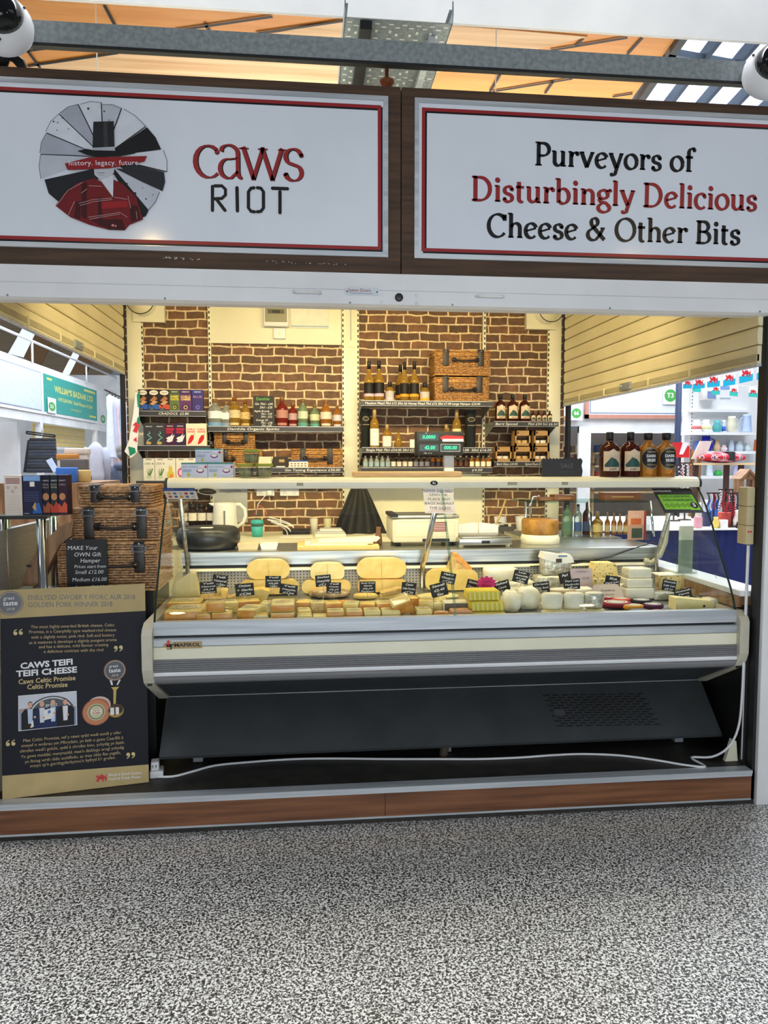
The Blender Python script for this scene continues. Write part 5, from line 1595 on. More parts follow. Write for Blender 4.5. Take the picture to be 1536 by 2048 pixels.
# second low stainless platform scale
x,z,wd,ht=fb(918,1076,1024,1098,.84)
t=thing('platform_scale','flat stainless platform scale beside the cream shop scale','scale',(x,.835,ZW))
b=MB();b.box(-wd/2,wd/2,0,.27,.012,.046,'steel',bev=.003);b.build('body',t)
b=MB();b.box(-.022,.022,-.002,.0,.02,.036,'black',bev=.001);b.build('grip',t)
b=MB();b.box(-wd/2+.02,wd/2-.004,.02,.25,.047,.054,'steel',bev=.002);b.build('plate',t)
b=MB();b.prism([(-wd*.5,.054),(wd*.05,.054),(wd*.05,.10),(-wd*.0,.112),(-wd*.45,.098)],.245,.249,'grey_white');b.prism([(wd*.07,.054),(wd*.46,.054),(wd*.46,.09),(wd*.42,.098),(wd*.07,.112)],.245,.249,'grey_white');b.build('back_guard',t)
b=MB()
for sx_ in (-1,1):
 for yy in (.03,.24):b.lathe([(0,0),(.012,0),(.014,.012),(0,.012)],'cream',10,Matrix.Translation((sx_*wd*.44,yy,0)))
b.build('feet',t)
# black waxed wheel
x,z,wd,ht=fb(352,1050,480,1100,.92);r=wd/2
t=thing('waxed_cheese','big black waxed cheese wheel at the kettle end of the counter','cheese',(x,.90+r*.3,ZW))
b=MB();h=ht*.86;b.lathe([(0,0),(r*.80,0),(r*.93,h*.12),(r,h*.45),(r*.985,h*.7),(r*.93,h*.9),(r*.85,h),(0,h*1.0)],'black_wax',40);b.build('wheel',t)
b=MB();b.box(-.03,.03,-.09,-.03,h+.0005,h+.002,'paper');b.build('paper_tag',t)
# two little dishes and a cutting board with paper
for i,(px0,px1,k,lb)in enumerate(((475,518,(222,206,170),'beige soap shaped dish beside the black cheese wheel'),(520,556,'white','small white tray beside the beige dish'))):
 x,z,wd,ht=fb(px0,1085,px1,1096,.87)
 b=MB();b.prism([(-wd/2+.008,0),(wd/2-.008,0),(wd/2,.03),(-wd/2,.03)],0,.09,k);b.prism([(-wd/2+.008,.0302),(wd/2-.008,.0302),(wd/2-.01,.024),(-wd/2+.01,.024)],.008,.082,k)
 one('small_dish',b,lb,'dish',None,(x,.86,ZW))
x,z,wd,ht=fb(595,1082,758,1099,.83)
b=MB();b.box(-wd/2,wd/2,0,.24,0,.022,(226,196,130),bev=.002);one('cutting_board',b,'pale yellow cutting board near the middle of the counter','cutting board',None,(x,.80,ZW))
b=MB();b.box(-.17,.15,.02,.2,0,.004,'paper');b.box(-.14,.18,.03,.21,.004,.012,(214,206,186));b.prism([(-.1,.012),(.2,.012),(.22,.03),(-.1,.016)],.06,.2,'paper');one('wrapping_paper',b,'loose sheets of wrapping paper on the pale cutting board','paper',None,(x,.80,ZW+.0225))
p=PY(757,1085,.98);b=MB();b.lathe([(0,0),(.017,0),(.02,.03),(.016,.06),(.012,.085),(.014,.10),(0,.10)],(120,84,62),16);one('pepper_mill',b,'slim brown wooden pot by the dark hanging cloth','pot',None,(p.x,.98,ZW))
# back bench along the brick wall
ZB_=.985
b=MB();a,c=PY(330,1080,1.95),PY(1100,1080,1.95)
b.box(-.98,XR-.35,1.92,YB,ZB_-.035,ZB_,'cream');struct('wall_bench',b,'cream bench along the foot of the brick wall','bench')
b=MB();b.box(-.98,XR-.35,1.95,YB-.01,ZP,ZB_-.036,'cream');struct('wall_bench_base',b)
# kettle
x,z,wd,ht=fb(425,1004,476,1072,2.12);r=wd/2
t=thing('kettle','white electric kettle with a grey water gauge on the back bench','kettle',(x,2.12,ZB_))
b=MB();h=ht;b.lathe([(0,.012),(r*.98,.012),(r,.03),(r*.96,h*.5),(r*.88,h*.93),(r*.8,h),(0,h*1.02)],'kettle_white',28);b.build('body',t)
b=MB();b.prism([(-r*.85,h*.9),(-r*1.2,h*.97),(-r*1.18,h*.99),(-r*.8,h*1.0),(-r*.8,h*.75)],-.02,.02,'kettle_white');b.build('spout',t)
b=MB();b.tube([(r*.7,0,h*.93),(r*1.15,0,h*.95),(r*1.55,0,h*.8),(r*1.6,0,h*.6),(r*1.4,0,h*.4),(r*.9,0,h*.28)],.012,'kettle_white',10);b.build('handle',t)
b=MB();b.box(r*.0,r*.12,-r*1.02,-r*.9,h*.25,h*.78,(120,122,124));b.build('water_gauge',t)
b=MB();b.lathe([(0,0),(r*1.06,0),(r*1.06,.010),(0,.012)],'grey_white',24);b.build('base',t)
# dark jars with white labels
for i in range(4):
 x,z,wd,ht=fb(357+i*18.5,1006,374+i*18.5,1052,2.16)
 t=thing('sauce_jar','dark jar with square white label on the back bench, %s from the wicker end'%ORD[i],'jar',(x,2.20,ZB_+.06),0,'dark jars with square white labels');r=wd/2
 b=MB();b.lathe([(0,0),(r,0),(r,ht*.74),(r*.85,ht*.8),(0,ht*.8)],'mini_dark',18);b.build('glass',t)
 b=MB();b.lathe([(0,ht*.8),(r*.86,ht*.8),(r*.86,ht),(0,ht)],'black',18);b.build('lid',t)
 b=MB();b.lathe([(r*1.02,ht*.28),(r*1.02,ht*.62)],'paper',12,None,True,-math.pi/2-1.2,-math.pi/2+1.2);b.lay=1;b.build('paper_label',t)
a,c=PY(352,1052,2.16),PY(432,1052,2.16)
b=MB();b.box(a.x,c.x,2.14,2.26,ZB_,ZB_+.059,(70,60,52));one('jar_crate',b,'low dark crate under the four white labelled jars','crate')
# teal cup with charger cables, sockets, notices
x,z,wd,ht=fb(502,1032,527,1066,2.08);r=wd/2
t=thing('travel_cup','teal travel cup on the back bench beside coiled white cables','cup',(x,2.08,ZB_))
b=MB();b.lathe([(0,0),(r*.82,0),(r*.98,ht*.68),(0,ht*.68)],'teal',22);b.build('body',t)
b=MB();b.lathe([(r*.95,ht*.62),(r*.99,ht*.63),(r*.99,ht*.76),(r*.95,ht*.77)],(70,96,96),22);b.build('band',t)
b=MB();b.lathe([(0,ht*.76),(r,ht*.76),(r,ht*.9),(r*.85,ht*1.0),(0,ht*1.0)],'teal',22);b.build('lid',t)
x,z,wd,ht=fb(340,1033,354,1053,.70)
pts=[]
for k in range(60):
 q=k/59;pts.append((x+.62+.10*math.cos(q*15)*(.5+.5*q),2.10+.03*math.sin(q*9),ZB_+.01+.075*abs(math.sin(q*15*.5))+.0008*k))
p=PY(560,1050,2.1)
pts=[(p.x+(a_[0]-x-.62),a_[1],a_[2])for a_ in pts]
b=MB();b.tube(pts,.0035,'white',6);b.tube([tuple(PY(px,py,2.2))for px,py in ((512,1030),(516,1008),(530,992),(528,985))],.003,'white',6);b.tube([tuple(PY(px,py,2.15))for px,py in ((508,1030),(518,1010),(530,1018),(534,1030))],.003,(220,120,110),6)
one('charger_cables',b,'coiled white charger cables on the back bench','cable')
for i,(px0,px1)in enumerate(((513,549),(560,598))):
 x,z,wd,ht=fb(px0,978,px1,992,YB-.02)
 t=thing('wall_socket',['white double socket with a plug in it, on the brick behind the counter','white double socket with nothing in it, on the brick behind the counter'][i],'socket',(x,YB-.02,z),0,'double wall sockets')
 b=MB();b.box(-wd/2,wd/2,0,.02,0,ht,'white',bev=.003);b.build('plate',t)
 b=MB();b.lay=1
 for sx_ in (-1,1):
  for dx,dz in ((0,.65),(-.06,.4),(.06,.4)):b.box(sx_*wd*.25+dx*wd-.002,sx_*wd*.25+dx*wd+.002,-.0006,0,ht*dz-.003,ht*dz+.003,'black')
 b.build('pin_slots',t)
 if i==0:b=MB();b.box(wd*.1,wd*.36,-.035,-.0004,ht*.1,ht*.8,'white',bev=.004);b.build('plug',t)
x,z,wd,ht=fb(428,975,495,1045,YB-.01)
b=MB();b.box(-wd/2,wd/2,0,.005,0,ht,(176,180,184));F=front(0,-.0005,0);b.text('Allergen Info',0,ht*.9,.03,(100,104,110),F);one('wall_notice',b,'grey laminated notice on the brick behind the kettle','notice',None,(x,YB-.01,z))
# papers, folders, black scarf like cloth, white wall board
a,c=PY(480,1080,1.95),PY(700,1080,1.95)
for i,(px0,px1,dz,k,lb,Y,th)in enumerate(((560,625,0,'paper','open paper pad on the back bench',1.98,.004),(630,692,0,'paper','white ring folder, lowest of the small pile by the dark cloth',2.0,.022),(634,688,.023,(196,200,206),'grey folder in the small pile by the dark cloth',2.0,.016),(640,684,.040,'white','white booklet topmost on the pile by the dark cloth',2.0,.010),(566,620,.02,'black','black zip case lying on the back bench',2.2,.03))):
 x,z,wd,ht=fb(px0,1060,px1,1072,Y)
 b=MB();b.box(-wd/2,wd/2,0,.16,0,th,k,bev=.002);one('paper_stack' if i<4 else 'zip_case',b,lb,'folder' if i<4 else 'case',None,(x,Y,ZB_+(dz if i<4 else 0)))
x,z,wd,ht=fb(500,1045,540,1072,1.99)
for i,(px,k,lb)in enumerate(((628,(206,206,196),'small grey cup by the folders'),(655,(200,196,160),'small cream tub by the folders'))):
 x,z,wd,ht=fb(px-8,1030,px+8,1060,2.25)
 b=MB();b.lathe([(0,0),(wd*.4,0),(wd*.5,ht),(wd*.46,ht),(wd*.38,.01),(0,.01)],k,16);one('small_tub',b,lb,'tub',None,(x,2.25,ZB_))
 # dark hanging bag
bm_pts=[(667,1062),(672,1040),(690,1010),(705,985),(713,975),(722,985),(735,1010),(752,1040),(768,1060),(768,1080),(745,1080),(700,1078)]
x,z,wd,ht=fb(667,975,768,1076,2.2)
t=thing('hanging_apron','dark apron hanging in a peak against the back wall','apron',(x,2.2,ZB_))
b=MB()
n=22;vs,fs=[],[]
for j in range(13):
 f=j/12;zz=ht*(1-f)*1.12;half=.012+(wd/2-.01)*(f**.85)
 for i in range(n+1):
  u=-1+2*i/n
  vs.append((u*half+.02*f*(u>0),.06*math.sin(u*9+f*2)*f*.5+.04*(u*u)*f,zz))
for j in range(12):
 for i in range(n):fs.append((j*(n+1)+i,j*(n+1)+i+1,(j+1)*(n+1)+i+1,(j+1)*(n+1)+i))
vs2=[(v[0],v[1]+.012,v[2])for v in vs];q=len(vs)
b.add(vs+vs2,fs+[tuple(q+i for i in f[::-1])for f in fs],'slate',True);b.build('cloth',t)
b=MB();b.tube([(0,.05,ht*1.1),(0,.09,ht*1.2),(0,.2,ht*1.2)],.005,'steel',8);b.build('hook',t)
b=MB();x0,x1=PY(716,1000,YB-.02).x,PY(966,1000,YB-.02).x;b.box(x0,x1,YB-.02,YB-.001,ZB_,1.40,'cream');struct('wall_splashback',b,'cream splashback board low on the back wall','splashback')
# brown wheel on a white block, straw, cloth, tap
x,z,wd,ht=fb(1044,1044,1116,1074,1.02);r=wd/2
t=thing('waxed_cheese','brown waxed cheese wheel set on a white block','cheese',(x,1.02,ZW+.05))
b=MB();b.lathe([(0,0),(r*.96,0),(r,ht*.12),(r*1.0,ht*.86),(r*.95,ht),(0,ht)],'brown_wax',36);b.build('wheel',t)
b=MB();b.lathe([(0,0),(r*1.04,0),(r*1.05,.03),(r*.98,.049),(0,.049)],'cheese_white',30);one('cheese_block',b,'white round cheese under the brown waxed wheel','cheese',None,(x,1.02,ZW))
b=MB();pts=[tuple(PY(px,py,2.2))for px,py in ((1062,1045),(1060,1010),(1066,994),(1076,992),(1082,998))];b.tube(pts,.010,'chrome',10);q=PY(1062,1045,2.2);b.tube([(q.x,2.2,ZB_),pts[0]],.014,'chrome',10);one('tap',b,'curved chrome sink tap against the brick wall','tap')
p0,p1=PY(986,1060,2.1),PY(1012,998,2.2);b=MB();b.tube([(p0.x,2.1,ZB_),tuple(p1)],.007,'straw',8);one('wooden_spoon',b,'wooden spoon handle leaning by the sink','spoon')
x,z,wd,ht=fb(985,1048,1030,1076,2.0)
t=thing('dish_rack','dark tub of dishes with a checked cloth beside the sink','tub',(x,2.0,ZB_))
b=MB();b.prism([(-wd*.4,0),(wd*.4,0),(wd*.5,ht*.6),(-wd*.5,ht*.6)],0,.2,(84,84,82));b.build('tub',t)
b=MB()
for i in range(6):
 for j in range(4):b.box(-wd*.4+i*wd*.13,-wd*.4+(i+1)*wd*.13,.03+j*.03,.06+j*.03,ht*.6,ht*.68+.012*math.sin(i*1.7+j),(220,218,208)if (i+j)%2 else (50,50,52))
b.build('checked_cloth',t)
for i,(px,kk,lb)in enumerate(((1000,'white','white crumpled cup beside the wooden spoon'),(1042,'grey_white','pale pot on the bench under the tap'))):
 x,z,wd,ht=fb(px-12,1030,px+12,1062,2.3);b=MB();b.lathe([(0,0),(wd*.36,0),(wd*.5,ht*.9),(wd*.46,ht*.9),(wd*.34,.01),(0,.01)],kk,18);one('small_pot',b,lb,'pot',None,(x,2.3,ZB_))
 # return display on the right: glass shelf with boards over bottles and leaflets
YRr=1.45
a,c=PY(1050,1000,YRr),PY(1300,1015,YRr)
ZS=PY(1170,1003,YRr).z
ZR=1.03
t=thing('glass_display_case','small glass display case with wooden boards on top, behind the counter end','display case',((a.x+c.x)/2,YRr,ZR))
hw=(c.x-a.x)/2
b=MB();b.box(-hw,hw,0,.32,ZS-ZR-.008,ZS-ZR,'pane_edge');b.build('top_glass',t)
b=MB();b.add([(-hw,-.06,0),(hw,-.06,0),(hw,.0,ZS-ZR-.008),(-hw,.0,ZS-ZR-.008)],[(0,1,2,3)],'pane');b.lay=1;b.build('front_glass',t)
for s_ in (-1,0,1):
 b=MB();b.tube([(s_*hw,-.06,0),(s_*hw,0,ZS-ZR)],.008,'chrome',8);b.build('edge_post',t)
b=MB();xr=XR-.005-t.location.x;b.box(-hw-.02,xr,-.08,.40,-.03,-.001,'steel');b.box(-hw,xr,-.04,.38,ZP-ZR,-.031,'cream');b.build('base_cabinet',t)
bb=[(1080,1110,986,993,'wooden block at the tap end of the glass case top'),(1109,1150,986,998,'wooden plinth block in the middle of the glass case top'),(1208,1282,995,1011,'long wooden board on the end of the glass case top')]
for x0,x1,y0,y1,lb in bb:
 x,z,wd,ht=fb(x0,y0,x1,y1,YRr+.06);b=MB();b.box(-wd/2,wd/2,0,.1,0,ht,'step_wood',bev=.003);F=front(0,-.0008,0);b.rect(-wd*.3,ht*.4,wd*.3,ht*.55,'gold_ink',F);one('wooden_block',b,lb,'block','wooden blocks on the glass case',(x,YRr+.06,ZS+.0005))
bl=[(1122,1146,1018,1086,'green_tint','green labelled jar bottle in the glass case, nearest the brown wheel'),(1146,1164,1025,1086,'clear_spirit','blue labelled spirit bottle in the glass case'),(1163,1184,1020,1086,'rum','dark spirit bottle with blue label in the glass case'),(1182,1206,1040,1086,'gold','squat golden bottle in the glass case'),(1208,1220,1042,1086,'whisky','gold topped brown bottle, first of four by the leaflets'),(1221,1233,1043,1086,'whisky','gold topped brown bottle, second of four by the leaflets'),(1233,1245,1045,1086,'whisky','gold topped brown bottle, third of four by the leaflets'),(1245,1259,1047,1086,'whisky','gold topped brown bottle, closest to the leaflets')]
for i,(x0,x1,y0,y1,kg,lb)in enumerate(bl):
 loc,r,h=put(x0,y0,x1,y1,YRr+.10,ZR+.0005)
 bottle('case_bottle',lb,'bottle',loc,min(h,ZS-ZR-.012),r*.92,WINE if i>2 else FLASK,kg,'gold_ink' if i>2 else 'black',[(.12,.42,[(96,130,110),(70,96,150),(60,80,120),(226,206,140),(206,190,150),(206,190,150),(206,190,150),(206,190,150)][i],80)],'bottles in the small glass case',(.78,1.0),.36)
x,z,wd,ht=fb(1252,1025,1306,1086,1.12)
t=thing('leaflet_stand','clear leaflet stand with a pink and orange leaflet','leaflet holder',(x,1.10,ZW-.001))
b=MB();b.box(-wd*.45,wd*.15,.02,.026,0,ht*.95,(226,180,160));b.build('leaflet',t)
b=MB();F=front(-wd*.45,.0194,0);b.rect(wd*.1,ht*.5,wd*.5,ht*.7,(206,110,60),F);b.rect(wd*.14,ht*.06,wd*.54,ht*.38,(70,90,70),F);b.text('A-Z',wd*.28,ht*.8,.02,'white',F);b.build('print',t)
b=MB();b.box(wd*.16,wd*.24,.02,.03,0,ht*.94,(170,40,60));b.build('red_leaflet',t)
b=MB();b.box(-wd*.5,wd*.3,.0,.003,0,ht*.5,'clear_wrap');b.box(wd*.3,wd*.34,0,.05,0,ht,'clear_glass');b.build('holder',t)
# right hand service ledge with hatch end
b=MB();b.box(1.885,XR+.10,.06,1.5,.905,.930,'grey_white',bev=.003);b.box(1.885,XR+.06,.10,1.5,.85,.904,'crate_wood');struct('sill_1',b,'white service ledge at the cable end of the counter','ledge')
x,z,wd,ht=fb(1348,1072,1382,1150,.92)
t=thing('acrylic_stand','clear acrylic stand with a paper card at the counter end','stand',(XR-.02,.55,.931))
b=MB();b.box(-.055,.055,0,.003,0,.17,'clear_glass');b.box(-.055,.055,0,.06,0,.003,'clear_glass');b.build('holder',t);b=MB();b.box(-.045,.03,.004,.006,.004,.24,(206,212,190));b.build('card',t)
# cream switch trunking on the right post
t=thing('socket_box','stack of cream switch boxes on the side of the front post','switch box',(XR-.005,.06,1.135))
for k in range(3):
 b=MB();b.box(-.024,.012,-.02,.05,k*.083,k*.083+.082,(206,190,148),bev=.004);o=b.build('box',t)
b=MB();b.box(-.018,-.012,-.022,-.02,.052,.060,'dragon_red');b.box(-.007,-.001,-.022,-.02,.052,.060,'dragon_red');b.build('rocker',t)
# ================================================================ cheeses on the refrigerated deck
def deck_hit(px,py):
 """where the photo ray meets the sloping deck"""
 d=ray(px,py);n=Vector((0,-.07,1));p0=Vector((0,.10,.800))
 return CAM+d*((p0-CAM).dot(n)/d.dot(n))
def cz(y):return deck_z(y)+.0008
def rounded(w_,h_,r,n=5):
 pts=[]
 for cx,cy,a0 in ((w_/2-r,r,-90),(w_/2-r,h_-r,0),(-w_/2+r,h_-r,90),(-w_/2+r,r,180)):
  for i in range(n+1):
   a=R(a0+90*i/n);pts.append((cx+r*math.cos(a),cy+r*math.sin(a)))
 return pts
def slab(b,w_,h_,d,r,k,kface=None,bul=.004):
 """half wheel standing on edge: rounded cut face to the front, curved rind behind"""
 pts=rounded(w_,h_,r)
 n=len(pts)
 rings=[]
 for f,s_ in ((0,1),(.35,.94),(.65,.80),(.88,.55),(1,.2)):
  rings.append([(p[0]*s_,d*f,h_/2+(p[1]-h_/2)*(.98 if s_>.7 else .92))for p in pts])
 vs=[v for rg in rings for v in rg]
 fs=[]
 for j in range(4):
  for i in range(n):fs.append((j*n+i,(j+1)*n+i,(j+1)*n+(i+1)%n,j*n+(i+1)%n))
 fs.append(tuple(4*n+i for i in range(n)))
 b.add(vs,fs,k,True)
 b.add([(p[0]*.985,-.0012,h_/2+(p[1]-h_/2)*.97)for p in pts],[tuple(range(n))],kface or k)
 b.add([(p[0],0,p[1])for p in pts],[tuple(range(n))],k)
def wrapfilm(w_,h_,d,parent,z0=0,crinkle=.006,seedn=3,tails=True):
 rg=random.Random(seedn)
 b=MB();n=12
 pts=rounded(w_+.008,h_+.006,min(w_,h_)*.2)
 N=len(pts);ys=[-.004,d*.3,d*.7,d+.004]
 vs=[]
 for y in ys:
  for p in pts:vs.append((p[0]+rg.uniform(-crinkle,crinkle)*.5,y,z0+max(.0015,p[1]-.002+rg.uniform(-crinkle,crinkle)*.5)))
 fs=[(j*N+i,(j+1)*N+i,(j+1)*N+(i+1)%N,j*N+(i+1)%N)for j in range(3)for i in range(N)]
 b.add(vs,fs,'clear_wrap',True)
 if tails:
  for s_ in (-1,1):
   x=s_*w_/2;t_=[]
   for i in range(7):t_+=[(x+s_*.002,d*i/6,z0+h_*.2+rg.uniform(-.002,.008)),(x+s_*rg.uniform(.012,.026),d*i/6,z0+max(.003,h_*.2+rg.uniform(-.010,.016)))]
   b.add(t_,[(2*i,2*i+1,2*i+3,2*i+2)for i in range(6)],'clear_wrap',False)
 b.lay=1
 return b.build('clear_film',parent)
def base_at(px0,px1,pyb,Y):
 a,c=PY(px0,pyb,Y),PY(px1,pyb,Y)
 return (a.x+c.x)/2,c.x-a.x
def dims(px0,py0,px1,py1,Y):return fb(px0,py0,px1,py1,Y)
CH='cheese'
def wheel_half(lb,px0,py0,px1,py1,Y,z,k,d=.12,r=.03,film=True,group=None,kface=None,wf=0):
 x,zz,wd,ht=dims(px0,py0,px1,py1,Y)
 ht+=max(-.03,zz-z)
 t=thing('half_cheese',lb,CH,(x,Y,z),0,group)
 b=MB();slab(b,wd,ht,d,min(r,ht*.48,wd*.48),k,kface);b.build('cheese',t)
 b=MB();b.lay=1;F=front(0,-.002,0);b.rect(-.0012,ht*.05,.0012,ht*.95,'cheese_rind',F);b.build('cut_seam',t)
 if film:wrapfilm(wd,ht,d*.4,t,0,.004,int(px0),tails=False)
 return t,ht
zb_=lambda Y:cz(Y)
# back row, each half wheel and the one resting on it
Yb=.66
t,h1=wheel_half('cut yellow half wheel, lower of the two behind the seaweed tag',480,1160,598,1198,Yb,zb_(Yb)+.006,'cheese',.11,.03)
wheel_half('cut yellow half wheel on top, standing tallest beside the garlic tags',494,1120,580,1163,Yb+.01,zb_(Yb)+.008+h1,'cheese',.10,.045,wf=1)
t,h1=wheel_half('cut yellow half wheel, lower one behind the speckled loaf',604,1164,702,1202,Yb,zb_(Yb)+.006,'cheese',.11,.03)
wheel_half('squarish yellow half wheel on top, above the speckled loaf',621,1127,689,1164,Yb+.01,zb_(Yb)+.008+h1,'cheese_pale',.10,.028)
t,h1=wheel_half('tall amber half wheel, lower one under the widest wheel',716,1165,812,1203,Yb,zb_(Yb)+.006,'cheese_orange',.11,.02,kface='cheese')
wheel_half('widest yellow half wheel, on top near the slanted post',713,1117,813,1165,Yb+.01,zb_(Yb)+.008+h1,'cheese',.10,.05)
t,h1=wheel_half('yellow half wheel under the orange topped wedge',850,1147,956,1200,Yb+.02,zb_(Yb+.02)+.004,'cheese',.11,.04)
# clear wrapped wedge by the glass end
x,z,wd,ht=dims(343,1147,400,1196,.58)
t=thing('cheese_wedge','pale wedge in clear film leaning at the wicker end of the counter',CH,(x,.58,cz(.58)))
zo=z-cz(.58)
b=MB();b.prism([(-wd*.48,zo+ht*.25),(-wd*.30,zo),(wd*.46,zo+ht*.06),(wd*.30,zo+ht*.96),(wd*.16,zo+ht*1.0),(-wd*.38,zo+ht*.62)],0,.08,'cheese_pale');b.prism([(-wd*.4,0),(wd*.5,0),(wd*.44,zo+ht*.03),(-wd*.28,zo+.002)],0,.09,'cheese_rind');b.build('cheese',t)
b=MB();b.lay=1;pp=[(-wd*.52,zo+ht*.25),(-wd*.3,zo-.004),(wd*.5,zo+ht*.06),(wd*.34,zo+ht*1.0),(wd*.0,zo+ht*1.06),(-wd*.2,zo+ht*1.12),(-wd*.35,zo+ht*.9),(-wd*.42,zo+ht*.65)]
b.prism(pp,-.004,.085,'clear_wrap');b.build('clear_film',t)
# orange topped wedge perched on the half wheel
x,z,wd,ht=dims(899,1109,944,1152,.68)
t=thing('cheese_wedge','orange topped wedge perched on a half wheel under the scale',CH,(x,.69,z))
b=MB();b.prism([(-wd*.5,ht*.28),(-wd*.1,0),(wd*.5,ht*.18),(wd*.48,ht*.36),(-wd*.12,ht*1.0),(-wd*.22,ht*.98)],0,.09,'cheese_rind');b.prism([(wd*.50,ht*.17),(wd*.52,ht*.37),(-wd*.10,ht*1.02),(-wd*.24,ht*.99),(-wd*.18,ht*.72)],-.003,.093,'cheese_orange');b.build('cheese',t)
# second row
def round_(lb,px0,py0,px1,py1,Y,k,z=None,top=None,tilt=0,name='cheese_round',group=None,film=False,ktop=None,rnd=.1):
 x,zz,wd,ht=dims(px0,py0,px1,py1,Y);r=wd/2;z=cz(Y+r*.6)+.0005 if z is None else z
 t=thing(name,lb,CH,(x,Y+r*.6,z),0,group)
 ht=max(ht+zz-z-r*.25,.014)
 b=MB();b.lathe([(0,0),(r*(1-rnd),0),(r,ht*.25),(r,ht*.75),(r*(1-rnd),ht),(0,ht)],k,30,None,True,sy=.62);b.build('cheese',t)
 if top:
  b=MB();b.lay=1;top(b,frame((0,0,ht+.0006),(1,0,0),(0,.62,0)),r);b.build('paper_label',t)
 return t,ht
round_('speckled brown loaf of cheese in front of the middle half wheels',618,1173,702,1202,.56,'cheese_rustic',rnd=.25)
round_('small rind edged round between the amber wheel and the paper label',708,1184,756,1206,.54,'cheese')
x,z,wd,ht=dims(762,1178,834,1206,.56)
t=thing('cheese_wedge','long cut wedge with flat top beside the slanted post',CH,(x,.56,cz(.56)));zo=z-cz(.56)
b=MB();b.prism([(-wd/2,0),(wd/2,0),(wd/2,zo+ht*.72),(-wd*.02,zo+ht*1.0),(-wd*.46,zo+ht*.7)],0,.08,'cheese');b.prism([(-wd*.5,zo+ht*.7),(-.0,zo+ht*1.02),(wd*.2,zo+ht*.92),(-wd*.1,zo+ht*.7),(-wd*.48,zo+ht*.6)],-.002,.08,'cheese_rind');b.build('cheese',t)
round_('broad flat pale round behind the seaweed slate tag',838,1188,922,1203,.50,'cheese_pale')
x,z,wd,ht=dims(455,1184,540,1212,.52)
t=thing('cheese_wedge','long rough cut wedge under the onion and garlic tag',CH,(x,.52,cz(.52)));zo=max(0,z-cz(.52))
b=MB();b.prism([(-wd/2,0),(wd*.4,0),(wd/2,zo+ht*.8),(wd*.3,zo+ht),(-wd*.1,zo+ht*.8),(-wd*.48,zo+ht*.4)],0,.09,'cheese');b.build('cheese',t);wrapfilm(wd,zo+ht*.8,.08,t,0,.004,77,tails=False)
round_('yellow rind wedge behind the natural cheese tags',372,1185,462,1207,.55,'cheese_rind')
round_('yellow round edge beside the garlic tag',428,1174,456,1206,.60,'cheese')
# white cheeses
def block(lb,px0,py0,px1,py1,Y,k,d=.09,z=None,name='cheese_block',film=None,bev=.006,group=None,lab=None,rz=0.0,extra=None):
 x,zz,wd,ht=dims(px0,py0,px1,py1,Y);ht=max(ht+zz-cz(Y)-.001,.014)if z is None else ht;z=cz(Y)+.001 if z is None else z
 t=thing(name,lb,CH,(x,Y,z),rz,group)
 b=MB();b.box(-wd/2,wd/2,0,d,0,ht,k,bev=min(bev,ht*.3));b.build('cheese',t)
 if extra:extra(t,wd,ht,d)
 if lab:
  b=MB();lab(b,wd,ht,d);b.lay=1;b.build('paper_label',t)
 if film is not None:wrapfilm(wd,ht,d,t,0,.005,film)
 return t,z+ht
_,zt=block('long white cheese block lying lowest behind the pink star',988,1164,1072,1204,.62,'cheese_white',.10,bev=.014)
block('white cheese block on top, beside the leek tag',972,1140,1036,1166,.64,'cheese_white',.09,z=zt+.001,bev=.014)
_,zt=block('white foil wrapped round, lower one of the pair',1074,1152,1140,1200,.64,'foil',.09,bev=.014)
t,_=block('white foil wrapped cheese with printed paper, topmost of the pair',1086,1110,1145,1152,.65,'foil',.08,z=zt+.001,bev=.014)
b=MB();wd_=dims(1086,1110,1145,1152,.65)[2];hh=dims(1086,1110,1145,1152,.65)[3]
b.prism([(-wd_*.52,hh*.8),(-wd_*.45,hh*1.1),(wd_*.48,hh*.9),(wd_*.55,hh*.62),(wd_*.1,hh*.55)],-.004,.08,(226,228,226));b.box(-wd_*.08,wd_*.12,-.006,-.004,hh*.62,hh*.8,(70,66,50));b.box(wd_*.0,wd_*.3,-.0055,-.004,hh*.9,hh*.96,(80,120,170));b.build('printed_wrap',t)
_,zt=block('blue veined cheese, lower block behind the stacked slate tags',1184,1156,1253,1204,.62,'cheese_blue',.09,bev=.004)
x,z,wd,ht=dims(1185,1127,1238,1156,.63);t=thing('cheese_block','blue veined half wheel on top, tallest near the thermometer',CH,(x,.63,zt+.001));b=MB();b.prism([(-wd/2,0),(wd*.48,0),(wd*.38,ht*.95),(wd*.3,ht),(-wd*.38,ht)],0,.08,'cheese_speck');b.build('cheese',t)
zt=None
for i,(y0,y1,lb)in enumerate(((1201,1222,'white cheese slab, lowest of the three in film'),(1183,1201,'white cheese slab, middle of the three in film'),(1163,1182,'white cheese slab, topmost of the three in film'))):
 w0,w1=((1252,1308),(1254,1305),(1257,1303))[i]
 _,zt=block(lb,w0,y0,w1,y1,.44+.012*i,'cheese_white',.09,z=(cz(.44)+.004 if zt is None else zt+.001),bev=.005,film=200+i,group=None)
block('white slab seen behind the film wrapped stack',1243,1172,1262,1206,.56,'cheese_pale',.05)
x,z,wd,ht=dims(1316,1151,1391,1192,.55)
t=thing('half_cheese','large rustic half wheel with white mould top at the hose end',CH,(x,.55,cz(.55)));zo=z-cz(.55)
b=MB();slab(b,wd,zo+ht,.12,.012,'cheese_rustic','cheese_speck');b.build('cheese',t)
b=MB();b.box(-wd*.48,wd*.48,.002,.10,zo+ht-.004,zo+ht+.004,'cheese_white',bev=.003);b.build('mould_crust',t)
